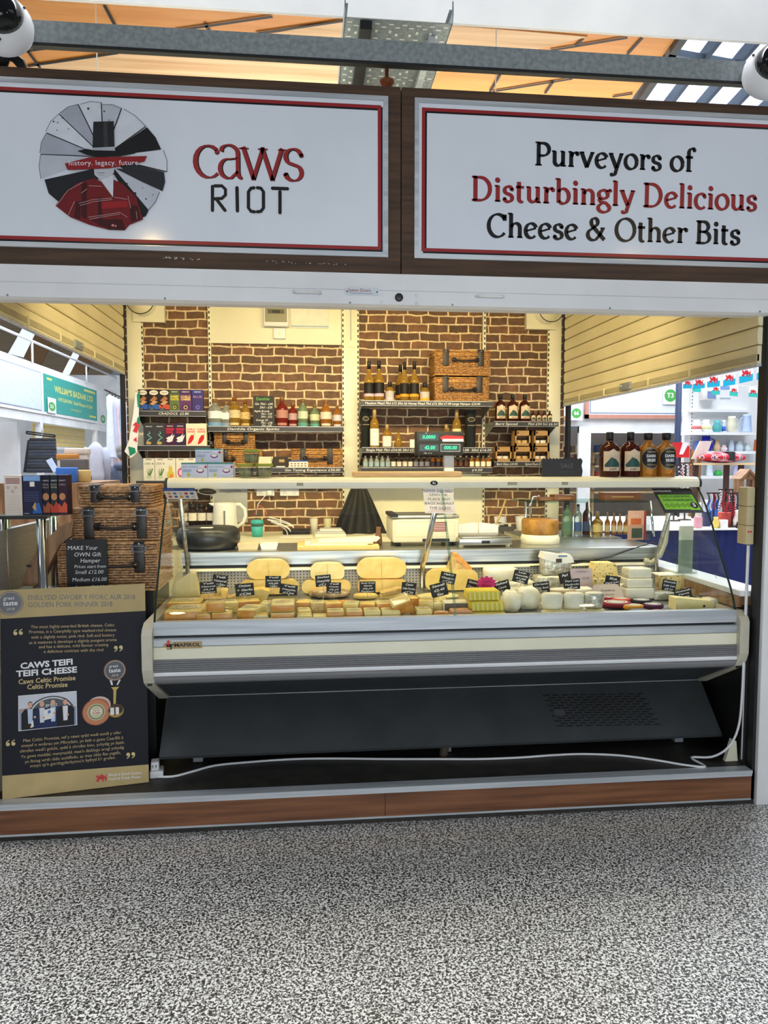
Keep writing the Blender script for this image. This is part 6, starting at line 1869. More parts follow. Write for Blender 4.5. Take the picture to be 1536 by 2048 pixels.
block('foil wrapped block in front of the rustic half wheel',1309,1186,1352,1222,.42,'foil',.08,bev=.006)
x,z,wd,ht=dims(1380,1178,1428,1213,.44)
t=thing('cheese_wedge','pale wedge with grey rind in a clear stand at the hose end',CH,(x,.44,cz(.44)));zo=z-cz(.44)
b=MB();b.prism([(-wd*.5,0),(wd*.48,0),(wd*.5,zo+ht*.9),(wd*.1,zo+ht),(-wd*.48,zo+ht*.94)],0,.08,'cheese_rustic');b.prism([(-wd*.5,.002),(-wd*.02,.002),(-wd*.02,zo+ht*.92),(-wd*.5,zo+ht*.9)],-.002,.0,'cheese');b.build('cheese',t)
x,z,wd,ht=dims(1351,1207,1437,1232,.24)
t=thing('cheese_wedge','long low wedge lying across the front corner by the hose end',CH,(x,.24,cz(.24)+.001))
b=MB();b.prism([(-wd/2,0),(wd/2,0),(wd/2,ht*.62),(wd*.30,ht*.70),(-wd*.45,ht*1.0),(-wd/2,ht*.98)],0,.07,'cheese_pale');b.prism([(wd*.28,ht*.66),(wd/2+.002,ht*.6),(wd/2+.002,ht*.86),(wd*.30,ht*.80)],-.001,.07,'cheese_white');b.ball((wd*.16,-.001,ht*.3),.006,'leather',6,sc=(1,.2,1));b.build('cheese',t)
x,z,wd,ht=dims(1350,1178,1430,1222,.40)
t=thing('plate_stand','thin clear acrylic display stand holding the pale wedge','stand',(x,.405,cz(.405)))
b=MB();b.tube([(-wd*.5,0,.01),(wd*.2,0,.004),(wd*.45,0,.02),(wd*.46,0,ht*.9)],.003,'clear_glass',6);b.tube([(wd*.52,0,ht*1.1),(wd*.6,0,.002)],.003,'clear_glass',6);b.build('rod',t)
x,z,wd,ht=dims(1096,1188,1153,1200,.46)
t=thing('brie_box','flat round wooden brie box in front of the foil pair','box',(x,.47,cz(.47)+.018));b=MB();b.lathe([(0,-.0175),(wd/2,-.0175),(wd/2,ht),(wd*.46,ht),(0,ht)],'pale_wood',28,sy=.6);b.build('box',t);b=MB();b.lathe([(0,ht+.0005),(wd*.44,ht+.0005),(wd*.42,ht+.008),(0,ht+.01)],'cheese_white',26,sy=.6);b.build('cheese',t)
block('white log of cheese beside the brie box',1138,1177,1188,1203,.50,'cheese_white',.07,bev=.012)
x,z,wd,ht=dims(1183,1180,1250,1213,.42)
t=thing('price_label','large paper label reading sharphams in front of the blue cheeses','label',(x,.42,cz(.42)+.006));t.rotation_euler=(R(-14),0,0)
b=MB();b.prism([(-wd*.5,0),(wd*.5,0),(wd*.42,ht*.75),(wd*.25,ht),(-wd*.4,ht*.96),(-wd*.5,ht*.6)],0,.002,(222,206,186));b.build('card',t)
b=MB();F=front(0,-.0006,0);b.text('Snowdonia',0,ht*.6,ht*.2,'black_ink',F,shear=.2);b.text('the best ever',0,ht*.35,ht*.15,'black_ink',F,shear=.2);b.build('lettering',t)
# white bags and cups near the front
def bag(lb,px0,py0,px1,py1,Y,k='cheese_white',group=None,name='wrapped_cheese',seedn=1):
 x,zz,wd,ht=dims(px0,py0,px1,py1,Y);rg=random.Random(seedn);ht+=max(0,zz-cz(Y+.04))
 t=thing(name,lb,CH,(x,Y+.04,cz(Y+.04)+.001),0,group)
 b=MB();n=22;prof=[(0,0),(.8,0),(1,.25),(.98,.6),(.8,.85),(.4,1),(0,1.02)];vs,fs=[],[]
 for r,z in prof:
  for i in range(n):
   a=2*math.pi*i/n;q=r*(1+.09*math.sin(a*3+seedn)+rg.uniform(-.05,.05));vs.append((q*wd/2*math.cos(a),q*.05*math.sin(a),max(0,ht*z*(1+rg.uniform(-.06,.06)))))
 for j in range(6):
  for i in range(n):fs.append((j*n+i,j*n+(i+1)%n,(j+1)*n+(i+1)%n,(j+1)*n+i))
 b.add(vs,fs,k,True);b.build('cheese',t)
 wrapfilm(wd*1.02,ht*.9,.09,t,0,.010,seedn+40)
 for o in kids(t):
  if o.name.startswith('clear_film'):o.location=(0,-.045,0)
 return t
bag('crumpled white bag of curd just right of the yellow wax packs',1006,1196,1046,1236,.26,seedn=5)
bag('crumpled white bag of curd, wider one beside the two white cups',1032,1192,1084,1234,.30,seedn=9)
bag('flat white bag lying behind the curd bags',1010,1176,1092,1200,.46,seedn=12)
def cup(lb,px0,py0,px1,py1,Y,k,kt,z=None,group='white cheese cups',film=False):
 x,zz,wd,ht=dims(px0,py0,px1,py1,Y);r=wd/2
 t=thing('cheese_cup',lb,CH,(x,Y+r*.6,cz(Y+r*.6)+.001 if z is None else z),0,group)
 b=MB();b.lathe([(0,0),(r*.86,0),(r*.92,ht*.2),(r,ht*.88),(r*.97,ht),(0,ht)],k,26,sy=.7);b.build('cheese',t)
 b=MB();b.lathe([(0,ht),(r*.9,ht),(r*.85,ht+.004),(0,ht+.003)],kt,26,sy=.7);b.build('top_skin',t)
 return t,ht
for i,(x0,x1,lb,lb2)in enumerate(((1086,1130,'round white goat cheese standing on a flat disc, beside the curd bags','flat white disc under the goat cheese beside the curd bags'),(1131,1172,'round white goat cheese standing on a flat disc, middle one of three','flat white disc under the middle goat cheese'),(1172,1211,'foil edged round cheese pot beside the waxed discs','foil topped disc under the round pot beside the waxed discs'))):
 _,hd=cup(lb2,x0+1,1228,x1+4,1238,.17,'cheese_white' if i<2 else 'foil','cheese_pale')
 cup(lb,x0,1199,x1,1228,.19,'cheese_white' if i<2 else 'foil','cheese_white',z=cz(.22)+hd+.006)
 # waxed discs
discs=[(1200,1216,1262,1234,(136,28,42),'dark red waxed cheese disc'),(1222,1208,1260,1222,(214,74,40),'bright orange waxed cheese disc'),(1246,1218,1286,1232,(226,160,40),'yellow waxed cheese disc'),(1262,1212,1302,1224,(36,36,40),'black waxed cheese disc with white paper'),(1285,1219,1326,1231,(92,36,70),'purple waxed cheese disc'),(1258,1227,1300,1238,(110,116,130),'grey waxed cheese disc'),(1298,1228,1340,1239,(176,56,60),'red waxed cheese disc nearest the long low wedge'),(1212,1232,1250,1240,(60,66,84),'blue grey waxed cheese disc at the very front'),(1208,1208,1226,1220,(150,36,40),'small dark red waxed disc beside the foil pot')]
for i,(x0,y0,x1,y1,k,lb)in enumerate(discs):
 Y=(.34,.40,.28,.37,.29,.19,.17,.15,.42)[i]
 x,z,wd,ht=dims(x0,y0,x1,y1,Y);r=wd/2;hgt=max(.020,z+.020-cz(Y))
 t=thing('waxed_cheese',lb,CH,(x,Y,cz(Y)+.001+0),0,'waxed cheese discs')
 b=MB();b.lathe([(0,0),(r*.9,0),(r,hgt*.3),(r,hgt*.75),(r*.92,hgt),(0,hgt)],k,26,sy=.8);b.build('wax',t)
 b=MB();b.lay=1;F=frame((0,0,hgt+.0004),(1,0,0),(0,.8,0));b.disc(0,0,r*.74,(206,206,206)if i not in (5,7)else (130,140,160),F);b.ring(0,0,r*.5,r*.58,k,F);b.build('paper_label',t)
 # front row packs
def oval_label(b,wd,ht,d,y=None):
 F=frame((0,d*.5,ht+.0016),(1,0,0),(0,1,0));r=min(wd,d)*.36
 b.disc(0,0,r*1.1,(226,218,180),F,ry=r*.8);b.ring(0,0,r*.74,r*.82,(170,140,110),F);b.disc(0,r*.1,r*.35,(196,170,130),F);b.rect(-r*.6,-r*.12,r*.6,r*.02,(150,110,90),F)
def weigh_label(b,wd,ht,d):
 F=front(0,-.0055,0);b.rect(-wd*.05,ht*.05,wd*.35,ht*.42,'paper',F)
 for k in range(3):b.rect(-wd*.02,ht*(.12+.1*k),wd*.3,ht*(.15+.1*k),(150,150,150),F)
def both(b,wd,ht,d):oval_label(b,wd,ht,d);weigh_label(b,wd,ht,d)
def pack2(lb,px0,py0,px1,py1,Y,d,kt,kf,film,lab=oval_label,z=None,rz=0.0):
 """vacuum packed cheese: pale cut top, orange rind at the front"""
 def ex(t,wd,ht,d_):
  b=MB();b.box(-wd/2-.0012,wd/2+.0012,-.0012,.004,ht*.10,ht*.94,kf,bev=.001);b.build('rind',t)
 return block(lb,px0,py0,px1,py1,Y,kt,d,z=z,film=film,bev=.004,lab=lab,extra=ex,name='cheese_pack',rz=rz,group=None)
pack2('big vacuum packed cheese wedge at the wicker end front corner',330,1222,404,1241,.15,.16,'cheese','cheese_orange',1)
pack2('big vacuum packed cheese wedge lying behind the corner one',334,1205,400,1214,.37,.12,'cheese','cheese_orange',2)
pack2('small orange cheese piece with weigh label, beside the corner wedge',394,1229,421,1243,.13,.05,'cheese','cheese_orange',3,weigh_label)
t,zt=pack2('orange cheese piece with weigh label, lower under the tall orange cube',424,1226,463,1243,.13,.06,'cheese','cheese_orange',4,weigh_label)
pack2('tall orange cheese cube with clear film on the front row',416,1207,447,1226,.14,.05,'cheese','cheese_orange',5,None,z=zt+.001)
pack2('orange edged cheese pack set askew before the rough wedge',474,1219,512,1241,.15,.12,'cheese_pale','cheese_orange',6,oval_label,rz=R(-14))
pack2('small pale pack lying beside the askew orange one',508,1230,536,1242,.14,.06,'cheese','cheese_pale',66,None)
t,zt=pack2('vacuum packed cheese with seal, lower of two at the front',542,1227,588,1243,.13,.12,'cheese_pale','cheese_orange',7,both)
pack2('vacuum packed cheese with seal, upper of two at the front',542,1213,588,1227,.15,.15,'cheese_pale','cheese_orange',8,oval_label,z=zt+.002)
pack2('flat pale packet lying low beside the two seal packs',594,1232,624,1242,.14,.08,'cheese_pale','cheese_pale',9,None)
pack2('flat pale packet lying low under the brown edged cube',626,1233,654,1243,.13,.07,'cheese_pale','cheese_pale',10,None)
pack2('brown edged cheese cube in film beside the speckled loaf',622,1205,650,1229,.27,.06,'cheese_pale','cheese_rind',11)
fr=[(655,688,1222,'first'),(694,725,1222,'second'),(729,761,1221,'third'),(764,800,1221,'fourth')]
for i,(x0,x1,y0,o_)in enumerate(fr):
 pack2('small oval labelled cheese pack on the front row, %s after the brown edged cube'%o_,x0,y0,x1,1240,.13,.07,'cheese_pale',('cheese_orange','cheese_orange','cheese','cheese')[i],20+i)
t,_=pack2('oval labelled cheese pack tipped up on its corner',792,1204,832,1230,.17,.06,'cheese','cheese_orange',30,None)
t.rotation_euler=(R(24),R(-20),0);t.location.z+=.012
F_=[o for o in kids(t)if o.name.startswith('cheese')][0]
b=MB();b.lay=1;Fq=front(0,-.0058,0);b.disc(0,.018,.021,(226,218,180),Fq,ry=.013);b.ring(0,.018,.012,.0138,(170,140,110),Fq);b.build('paper_label',t)
pack2('small cheese pack with oval label just before the pink discs',834,1219,864,1239,.13,.07,'cheese_pale','cheese',31)
round_('flat vacuum packed disc with a dark seal label',726,1200,776,1212,.32,'cheese',top=lambda b,F,r:(b.disc(0,0,r*.7,(150,150,150),F),b.disc(0,0,r*.5,(226,220,190),F)))
round_('long yellow baton behind the front packs',664,1198,718,1211,.34,'cheese_orange',rnd=.3)
round_('small round cheese with pink oval label at the joint of the glass',868,1221,900,1239,.13,'cheese_orange',top=lambda b,F,r:(b.disc(0,0,r*.8,(226,206,170),F),b.ring(0,0,r*.5,r*.6,(190,80,80),F)))
pack2('small pale film packet behind the pink oval round',846,1206,884,1220,.30,.07,'cheese_pale','cheese_pale',33)
pack2('pink tinted packet with dark strip label, lower by the yellow wax',904,1222,944,1241,.13,.07,(222,170,126),(206,150,110),34,None)
pack2('pale packet with dark printed strip behind the pink packet',890,1205,938,1222,.24,.08,'cheese_white',(110,104,90),35,None)
# more packs filling the middle of the deck
mid=[(404,1206,440,1220,.34,'cheese','cheese_orange','vacuum packed cheese lying behind the tall orange cube'),(440,1204,476,1220,.36,'cheese_pale','cheese','vacuum packed cheese lying before the long rough cut wedge'),(476,1202,520,1216,.38,'cheese','cheese_orange','vacuum packed cheese behind the askew orange edged one'),(520,1206,546,1222,.30,'cheese_pale','cheese_pale','small film packet between the askew pack and the seal packs'),(592,1204,622,1222,.32,'cheese','cheese_orange','film packet between the seal packs and the brown edged cube'),(596,1220,622,1231,.21,'cheese_pale','cheese','thin packet lying behind the low pale ones'),(652,1206,684,1220,.24,'cheese','cheese_orange','film pack behind the first oval labelled pack'),(686,1207,716,1220,.24,'cheese_pale','cheese','film pack behind the second oval labelled pack'),(720,1208,750,1219,.23,'cheese','cheese_orange','film pack behind the third oval labelled pack'),(754,1206,790,1219,.24,'cheese_pale','cheese_orange','film pack behind the fourth oval labelled pack'),(800,1196,838,1210,.34,'cheese','cheese_orange','film pack behind the tipped up pack'),(838,1200,866,1216,.28,'cheese','cheese','film pack in front of the broad flat round'),(868,1200,894,1212,.38,'cheese_pale','cheese_pale','pale packet under the tilted slate tag'),(1040,1172,1080,1196,.50,'cheese_white','cheese_white','white wrapped piece behind the curd bags')]
for i,(x0,y0,x1,y1,Y,kt,kf,lb)in enumerate(mid):pack2(lb,x0,y0,x1,y1,Y,.07,kt,kf,60+i,oval_label if i%2 else None,rz=R((-6,4,8,-10)[i%4]))
# yellow wax butter packs
zt=None
for i,(x0,y0,x1,y1,lb)in enumerate(((944,1228,1012,1242,'yellow butter pack, lowest of the stack and nearly hidden by the rail'),(942,1209,1010,1229,'yellow butter pack, middle of the stack'),(936,1190,1002,1210,'yellow butter pack, topmost of the stack'))):
 t,zt=block(lb,x0,y0,x1,y1,.16+.012*i,(226,206,70)if i else (232,214,90),.10,z=(cz(.16)+.002 if zt is None else zt+.001),bev=.010,name='butter_pack')
 b=MB();wd,ht=dims(x0,y0,x1,y1,.17)[2:];b.lay=1
 for k in range(7):b.add([(-wd*.45+k*wd*.14,-.0008,ht*.1),(-wd*.40+k*wd*.14,-.0008,ht*.1),(-wd*.42+k*wd*.14,-.0008,ht*.9),(-wd*.47+k*wd*.14,-.0008,ht*.9)],[(0,1,2,3)],(240,230,140))
 b.build('wrap_stripes',t)
 # price tags on wire clips
TAGN=0
def ptag(lb,px0,py0,px1,py1,Y,lines,roll=0.0,k='slate',kc='chalk',clip=True):
 x,z,wd,ht=dims(px0,py0,px1,py1,Y)
 t=thing('price_tag',lb,'price tag',(x,Y,cz(Y)),0,None)
 z-=cz(Y)
 Q=Matrix.Translation((0,0,z+ht/2))@Matrix.Rotation(R(roll),4,'Y')
 b=MB();b.box(-wd/2,wd/2,0,.002,-ht/2,ht/2,k,Q);b.build('card',t)
 b=MB();F=Q@front(0,-.0008,0)
 n=len(lines)
 for i,tx in enumerate(lines):
  b.text(tx,0,ht*(.5-(i+.55)/n*1.0),ht/n*.72,kc,F,bold=.03,shear=.2,fit=min(wd*.86,wd*.13*max(3,len(tx))))
 b.build('chalk_lettering',t)
 b=MB();b.tube([(0,.004,0),(0,.004,z+ht*.4)],.0012,'chrome',5)
 b.tube([(.008*math.cos(q*.5236),-.002,z+ht*.16+.008*math.sin(q*.5236))for q in range(13)],.0009,'chrome',5);b.build('wire_clip',t)
 return t
tags=[(425,1150,455,1173,.57,['Teifi','Natural','£/100g'],8,'slate tag reading Teifi Natural, standing behind its neighbour'),(400,1164,433,1187,.50,['Teifi','Natural','£2.10','Pasteur'],-3,'slate tag with four chalk lines, in front of the Teifi Natural one'),(471,1167,508,1192,.47,['Onion','+ Garlic','£2.06'],-4,'slate tag for onion and garlic cheese'),(531,1152,562,1175,.50,['Teifi','Seaweed','£2.05','100g'],1,'slate tag standing before the tallest yellow half wheel'),(560,1169,595,1189,.50,['Teifi','Nettle','£2.06'],9,'slate tag for nettle cheese'),(631,1150,662,1173,.55,['Smoked','Caerphilly','£2.10'],-4,'slate tag before the squarish half wheel, left open to the glass'),(653,1165,682,1187,.48,['Teifi','Cumin','£2.10','Per 100g'],2,'slate tag overlapping another before the speckled loaf'),(719,1163,751,1185,.49,['Saval Aged','Gold','£2.10','Pasteur'],0,'slate tag before the widest half wheel'),(803,1165,832,1189,.48,['Caws','Celtic Promise','£2.70'],6,'slate tag before the long cut wedge beside the slanted post'),(880,1145,911,1167,.52,['Hafod','Cheddar','£2.40'],12,'slate tag reading Hafod Cheddar, upper beside the glass joint'),(861,1166,895,1193,.42,['Sewell','£2.40','Raw'],-14,'slate tag tilted before the broad flat round'),(932,1160,958,1187,.44,['Golden','Cenarth','£2.85'],14,'slate tag half tucked behind the pink star'),(988,1162,1020,1187,.45,['Salted','Caws','£2.10'],-15,'slate tag poking out beyond the pink star'),(961,1180,992,1201,.40,['Salted butter','£2.50 each'],0,'slate tag for salted butter, hanging under the pink star'),(1026,1142,1058,1166,.52,['Leek','Caerphilly','£1.90','100g'],14,'slate tag standing before the upper white block'),(1066,1164,1099,1187,.44,['Organic','Brefu Bach','£6.00'],-6,'slate tag beside the brie box'),(1118,1145,1142,1166,.56,['Perl','Wen'],-12,'slate tag half hidden behind another before the foil pair'),(1127,1158,1160,1179,.46,['Perl Las','Pembroke','£7.00'],-4,'slate tag in front of the white log'),(1210,1152,1240,1172,.50,['Blue','Cheese'],8,'slate tag, rear one of the stack before the blue veined cheese'),(1208,1162,1240,1184,.44,['Perl Las','Organic','£2.75','Pasteur'],-6,'slate tag, front one of the stack before the blue veined cheese'),(1324,1160,1352,1182,.42,['Monmouth','Lais Las','£2.90'],10,'slate tag before the rustic half wheel'),(1349,1178,1384,1203,.36,['Monmouth','Terra','Terra','£2.80'],-12,'slate tag tilted before the pale wedge in the clear stand')]
for x0,y0,x1,y1,Y,ln,rl,lb in tags:ptag(lb,x0,y0,x1,y1,Y,ln,rl)
x,z,wd,ht=dims(1140,1138,1184,1176,.60)
t=thing('price_label','pale printed price card between the foil pair and the blue cheese','label',(x,.60,cz(.60)+.002));b=MB();b.box(-wd/2,wd/2,0,.002,0,z-cz(.6)+ht,(196,180,186));b.build('card',t)
b=MB();F=front(0,-.0008,0);b.text('Trefaldwyn',0,z-cz(.6)+ht*.85,ht*.14,(120,100,104),F);b.text('£2.60',wd*.2,z-cz(.6)+ht*.5,ht*.18,(100,80,84),F);b.build('lettering',t)
# pink star
x,z,wd,ht=dims(952,1151,994,1182,.36)
t=thing('star_label','bright pink star shaped card reading salted butter','label',(x,.36,cz(.36)))
z0=z-cz(.36);pts=[]
for k in range(20):
 a=R(90+18*k);r_=1.0 if k%2==0 else .74
 pts.append((wd/2*r_*math.cos(a),z0+ht/2+ht/2*r_*math.sin(a)))
b=MB();b.prism(pts[::-1],0,.002,(222,44,120));b.build('card',t)
b=MB();F=front(0,-.0008,0);b.text('Salted',0,z0+ht*.60,ht*.22,(110,20,70),F,shear=.2);b.text('Butter',0,z0+ht*.36,ht*.22,(110,20,70),F,shear=.2);b.build('lettering',t)
b=MB();b.tube([(0,.004,0),(0,.004,z0+ht*.3)],.0012,'chrome',5);b.build('wire_clip',t)
# ================================================================ left foreground: award board, hampers, glass table
bl,br=PZ(5,1600,ZP),PZ(298,1565,ZP)
tl_,tr_=PY(-4,1178,bl.y+.10),PY(287,1172,br.y+.085)
ux=(br-bl);W_=ux.length;ux.normalize()
upv=((tl_-bl)+(tr_-br))/2;n_=ux.cross(upv).normalized();uz=n_.cross(ux).normalized();H_=upv.dot(uz)
t=thing('award_board','navy and gold award display board leaning at the wicker hampers','display board',tuple(bl),0)
T4=frame((0,0,.002),ux,uz)
b=MB();b.box(0,W_,0,H_,-.006,0,(196,180,150),T4);b.build('board',t)
def FT(z):return T4@Matrix.Translation((0,0,z))
b=MB();F=FT(.0002)
b.rect(0,0,W_,H_,(13,13,26),F);b.rect(0,H_*.862,W_,H_,(182,160,112),F);b.poly([(0,0),(W_,0),(W_,H_*.088),(0,H_*.112)],(196,172,120),F);b.build('printed_ground',t)
# helper in board percent, from the photo's crop (1514 x 2048 for 340 x 460 px)
def bp(cx,cy):
 px,py=cx*340/1514,1160+cy*460/2048
 d=ray(px,py);p=CAM+d*((Vector(bl)+n_*.002-CAM).dot(n_)/d.dot(n_));v=p-bl
 return v.dot(ux),v.dot(uz)
def btext(b,tx,c0,c1,size,k,align='CENTER',bold=0.0,fit=True):
 (x0,y0),(x1,y1)=bp(*c0),bp(*c1)
 an=math.atan2(y1-y0,x1-x0);L=math.hypot(x1-x0,y1-y0)
 Q=F2@Matrix.Translation(((x0+x1)/2,(y0+y1)/2,0))@Matrix.Rotation(an,4,'Z')
 b.text(tx,0,0,size,k,Q,bold=bold,fit=L)
F2=FT(.0006)
b=MB();g='gold_ink'
btext(b,'ENILLYDD GWOBR Y FFORC AUR 2018',(248,162),(1202,156),.029,'navy_ink');btext(b,'GOLDEN FORK WINNER 2018',(250,228),(1000,220),.029,'navy_ink')
for tx,c0,c1 in (('The most highly-awarded British cheese, Celtic',(274,424),(1020,405)),('Promise, is a Caerphilly type washed-rind cheese',(258,468),(1034,449)),('with a slightly moist, pink rind. Soft and buttery',(276,516),(1020,494)),('as it matures it develops a slightly pungent aroma',(258,564),(1040,536)),('and has a delicate, mild flavour creating',(345,602),(965,580)),('a delicious contrast with the rind',(392,642),(920,626)),('Mae Celtic Promise, sef y caws sydd wedi ennill y nifer',(206,1436),(1078,1362)),('mwyaf o wobrau ym Mhrydain, yn fath o gaws Caerffili â',(190,1482),(1096,1408)),('chrofen wedi\'i golchi, sydd â chrofen binc, ychydig yn llaith.',(178,1530),(1110,1450)),('Yn gaws meddal, menynaidd, mae\'n datblygu arogl ychydig',(186,1580),(1104,1494)),('yn finiog wrth iddo aeddfedu, ac mae iddo flas ysgafn,',(222,1624),(1076,1540)),('mwyn sy\'n gwrthgyferbynnu\'n hyfryd â\'r grofen.',(268,1662),(1030,1584))):
 btext(b,tx,c0,c1,.0175,(196,174,128))
btext(b,'Caws Celtic Promise',(164,914),(672,876),.027,(206,184,130),bold=.02);btext(b,'Celtic Promise',(242,960),(602,936),.027,(206,184,130),bold=.02)
for c,fl in (((162,470),1),((1054,612),-1),((96,1456),1),((1164,1562),-1)):
 x0,y0=bp(*c)
 for dx in (-.010,.010):
  b.disc(x0+dx,y0-.004*fl,.0072,(214,196,140),F2,n=14);b.line([(x0+dx-.006*fl,y0-.004*fl),(x0+dx-.004*fl,y0+.006*fl),(x0+dx+.005*fl,y0+.012*fl)],.004,(214,196,140),F2)
b.build('gold_lettering',t)
b=MB();btext(b,'CAWS TEIFI',(182,774),(648,734),.033,'white',bold=.035);btext(b,'TEIFI CHEESE',(144,844),(686,804),.033,'white',bold=.035);btext(b,'Bwyd a Diod Cymru',(968,1742),(1258,1722),.015,'white',bold=.01);btext(b,'Food & Drink Wales',(968,1778),(1252,1758),.015,'white',bold=.01);b.build('white_lettering',t)
def badge(b,c,rr,tail=True):
 x0,y0=bp(*c);b.disc(x0,y0,rr,'navy_ink',F2,n=36);b.ring(x0,y0,rr*.9,rr*.96,(190,170,130),F2);b.ring(x0,y0,rr*.97,rr*1.03,'navy_ink',F2)
 b.text('great',x0-rr*.1,y0+rr*.42,rr*.42,(226,226,230),F2);b.text('taste',x0,y0-rr*.02,rr*.58,'white',F2,bold=.02);b.text('2018',x0,y0-rr*.52,rr*.32,(210,200,180),F2)
b=MB();badge(b,(92,210),.047);badge(b,(1022,808),.041)
x0,y0=bp(1022,808);b.ring(x0,y0,.040,.043,(150,116,110),F2);b.build('award_badge',t)
# gilt fork and cheeses
b=MB();P_=bp
b.poly([P_(976,895),P_(990,940),P_(1006,940),P_(996,895)],'chalk',F2);b.poly([P_(1060,892),P_(1036,940),P_(1050,940),P_(1076,892)],'chalk',F2);b.poly([P_(990,960),P_(1062,955),P_(1036,985),P_(1030,1110),P_(1010,1110),P_(1010,985)],(200,176,96),F2)
x0,y0=P_(1032,1170);b.disc(x0,y0,.031,(176,140,70),F2,ry=.027);b.disc(x0,y0+.005,.028,(60,44,34),F2,ry=.021);b.rect(x0-.022,y0-.015,x0+.012,y0+.015,'chalk',F2);b.rect(x0-.007,y0-.018,x0-.001,y0+.03,(90,60,40),F2);b.build('gilt_fork',t)
b=MB();x0,y0=P_(882,1120);b.disc(x0,y0,.045,(220,196,190),F2,ry=.036);b.disc(x0-.004,y0-.004,.044,(186,120,88),F2,ry=.033);x1,y1=P_(858,1180);b.disc(x1,y1,.054,(178,104,70),F2,n=36);b.disc(x1,y1,.050,(198,132,96),F2,n=36);b.disc(x1,y1,.034,(206,196,160),F2,n=30);b.ring(x1,y1,.026,.030,(80,110,80),F2);b.rect(x1-.02,y1-.008,x1+.02,y1+.010,(226,220,200),F2);b.text('CELTIC',x1,y1+.005,.008,(170,50,50),F2,bold=.02);b.text('PROMISE',x1,y1-.004,.008,(170,50,50),F2,bold=.02);b.build('cheese_picture',t)
# group photograph: four suited people before a round badge
b=MB()
q=[P_(164,1352),P_(688,1296),P_(682,992),P_(162,1036)]
b.poly(q,(226,228,232),F2);
def cp(u,v):
 a_=[q[0][i]*(1-u)+q[1][i]*u for i in (0,1)];c_=[q[3][i]*(1-u)+q[2][i]*u for i in (0,1)];return tuple(a_[i]*(1-v)+c_[i]*v for i in (0,1))
m_=.012
def pol(pts,k):b.poly([cp(*p)for p in pts],k,F2)
pol([(m_,.02),(1-m_,.02),(1-m_,.98),(m_,.98)],(150,160,186));pol([(m_,.62),(1-m_,.55),(1-m_,.98),(m_,.98)],(206,210,220));pol([(m_,.50),(.3,.56),(.3,.66),(m_,.60)],(186,150,140))
ctr=[(.56+.40*math.cos(R(a)),.42+.50*math.sin(R(a)))for a in range(0,181,12)];pol(ctr,'navy_ink');pol([(.56+.36*math.cos(R(a)),.42+.46*math.sin(R(a)))for a in range(0,181,12)],'chalk');pol([(.56+.34*math.cos(R(a)),.42+.43*math.sin(R(a)))for a in range(0,181,12)],'navy_ink')
x0,y0=cp(.56,.66);b.text('great',x0,y0,.022,'chalk',F2)
for u,k,sh,hr in ((.20,(24,24,30),(190,206,226),(40,32,30)),(.40,(30,40,80),(220,222,230),(150,140,136)),(.59,(30,44,90),(190,214,240),(180,172,166)),(.80,(20,22,26),(226,226,232),(70,50,40))):
 pol([(u-.15,.02),(u+.15,.02),(u+.15,.48),(u+.09,.60),(u-.09,.60),(u-.15,.48)],k);pol([(u-.035,.18),(u+.035,.18),(u+.045,.60),(u-.045,.60)],sh)
 x0,y0=cp(u,.72);b.disc(x0,y0,.0088,hr,F2,ry=.0125);b.disc(x0,y0-.002,.0082,(226,176,150),F2,ry=.0108);b.disc(x0-.003,y0,.0011,(50,40,40),F2,n=8);b.disc(x0+.003,y0,.0011,(50,40,40),F2,n=8);b.rect(x0-.003,y0-.007,x0+.003,y0-.006,(190,90,80),F2)
pol([(.42,.24),(.60,.28),(.62,.58),(.44,.54)],'chalk');pol([(.50,.42),(.55,.43),(.55,.52),(.50,.51)],(90,130,180))
for u,v in ((.28,.36),(.43,.32),(.61,.42),(.84,.34),(.22,.10)):x0,y0=cp(u,v);b.disc(x0,y0,.0048,(222,172,146),F2,n=10)
pol([(.22,.06),(.26,.10),(.25,.28),(.22,.24)],'chalk');b.build('group_photograph',t)
def dragon(b,F,cx,cy,s,k):
 """small red heraldic dragon silhouette"""
 body=[(-.50,-.28),(-.42,-.40),(-.30,-.38),(-.24,-.14),(-.10,-.12),(.06,-.20),(.02,-.40),(.18,-.40),(.20,-.14),(.30,-.06),(.36,-.26),(.30,-.40),(.46,-.40),(.50,-.10),(.46,.10),(.50,.34),(.40,.30),(.34,.12),(.22,.16),(.12,.42),(.02,.30),(-.08,.44),(-.14,.28),(-.24,.36),(-.26,.14),(-.34,.20),(-.40,.40),(-.50,.30),(-.60,.26),(-.52,.16),(-.46,.02),(-.40,-.10),(-.60,-.14),(-.64,-.22)]
 b.poly([(cx+x*s,cy+y*s)for x,y in body],k,F)
b=MB();x0,y0=P_(906,1768);dragon(b,F2,x0,y0,.038,'dragon_red');b.build('dragon_mark',t)
# chalk board in front of the hampers
chalkboard('chalk_board','black chalk board with hamper prices, standing before the wicker stack',133,1073,212,1180,.28,[('MAKE Your',.40,.84,.11,None),('OWN Gift',.52,.715,.11,None),('Hamper',.58,.60,.11,None),('Prices start from',.58,.49,.085,None),('Small £12.00',.55,.385,.10,None),('Medium £16.00',.55,.245,.10,None),('Large £24.00',.56,.10,.10,None)],'slate')
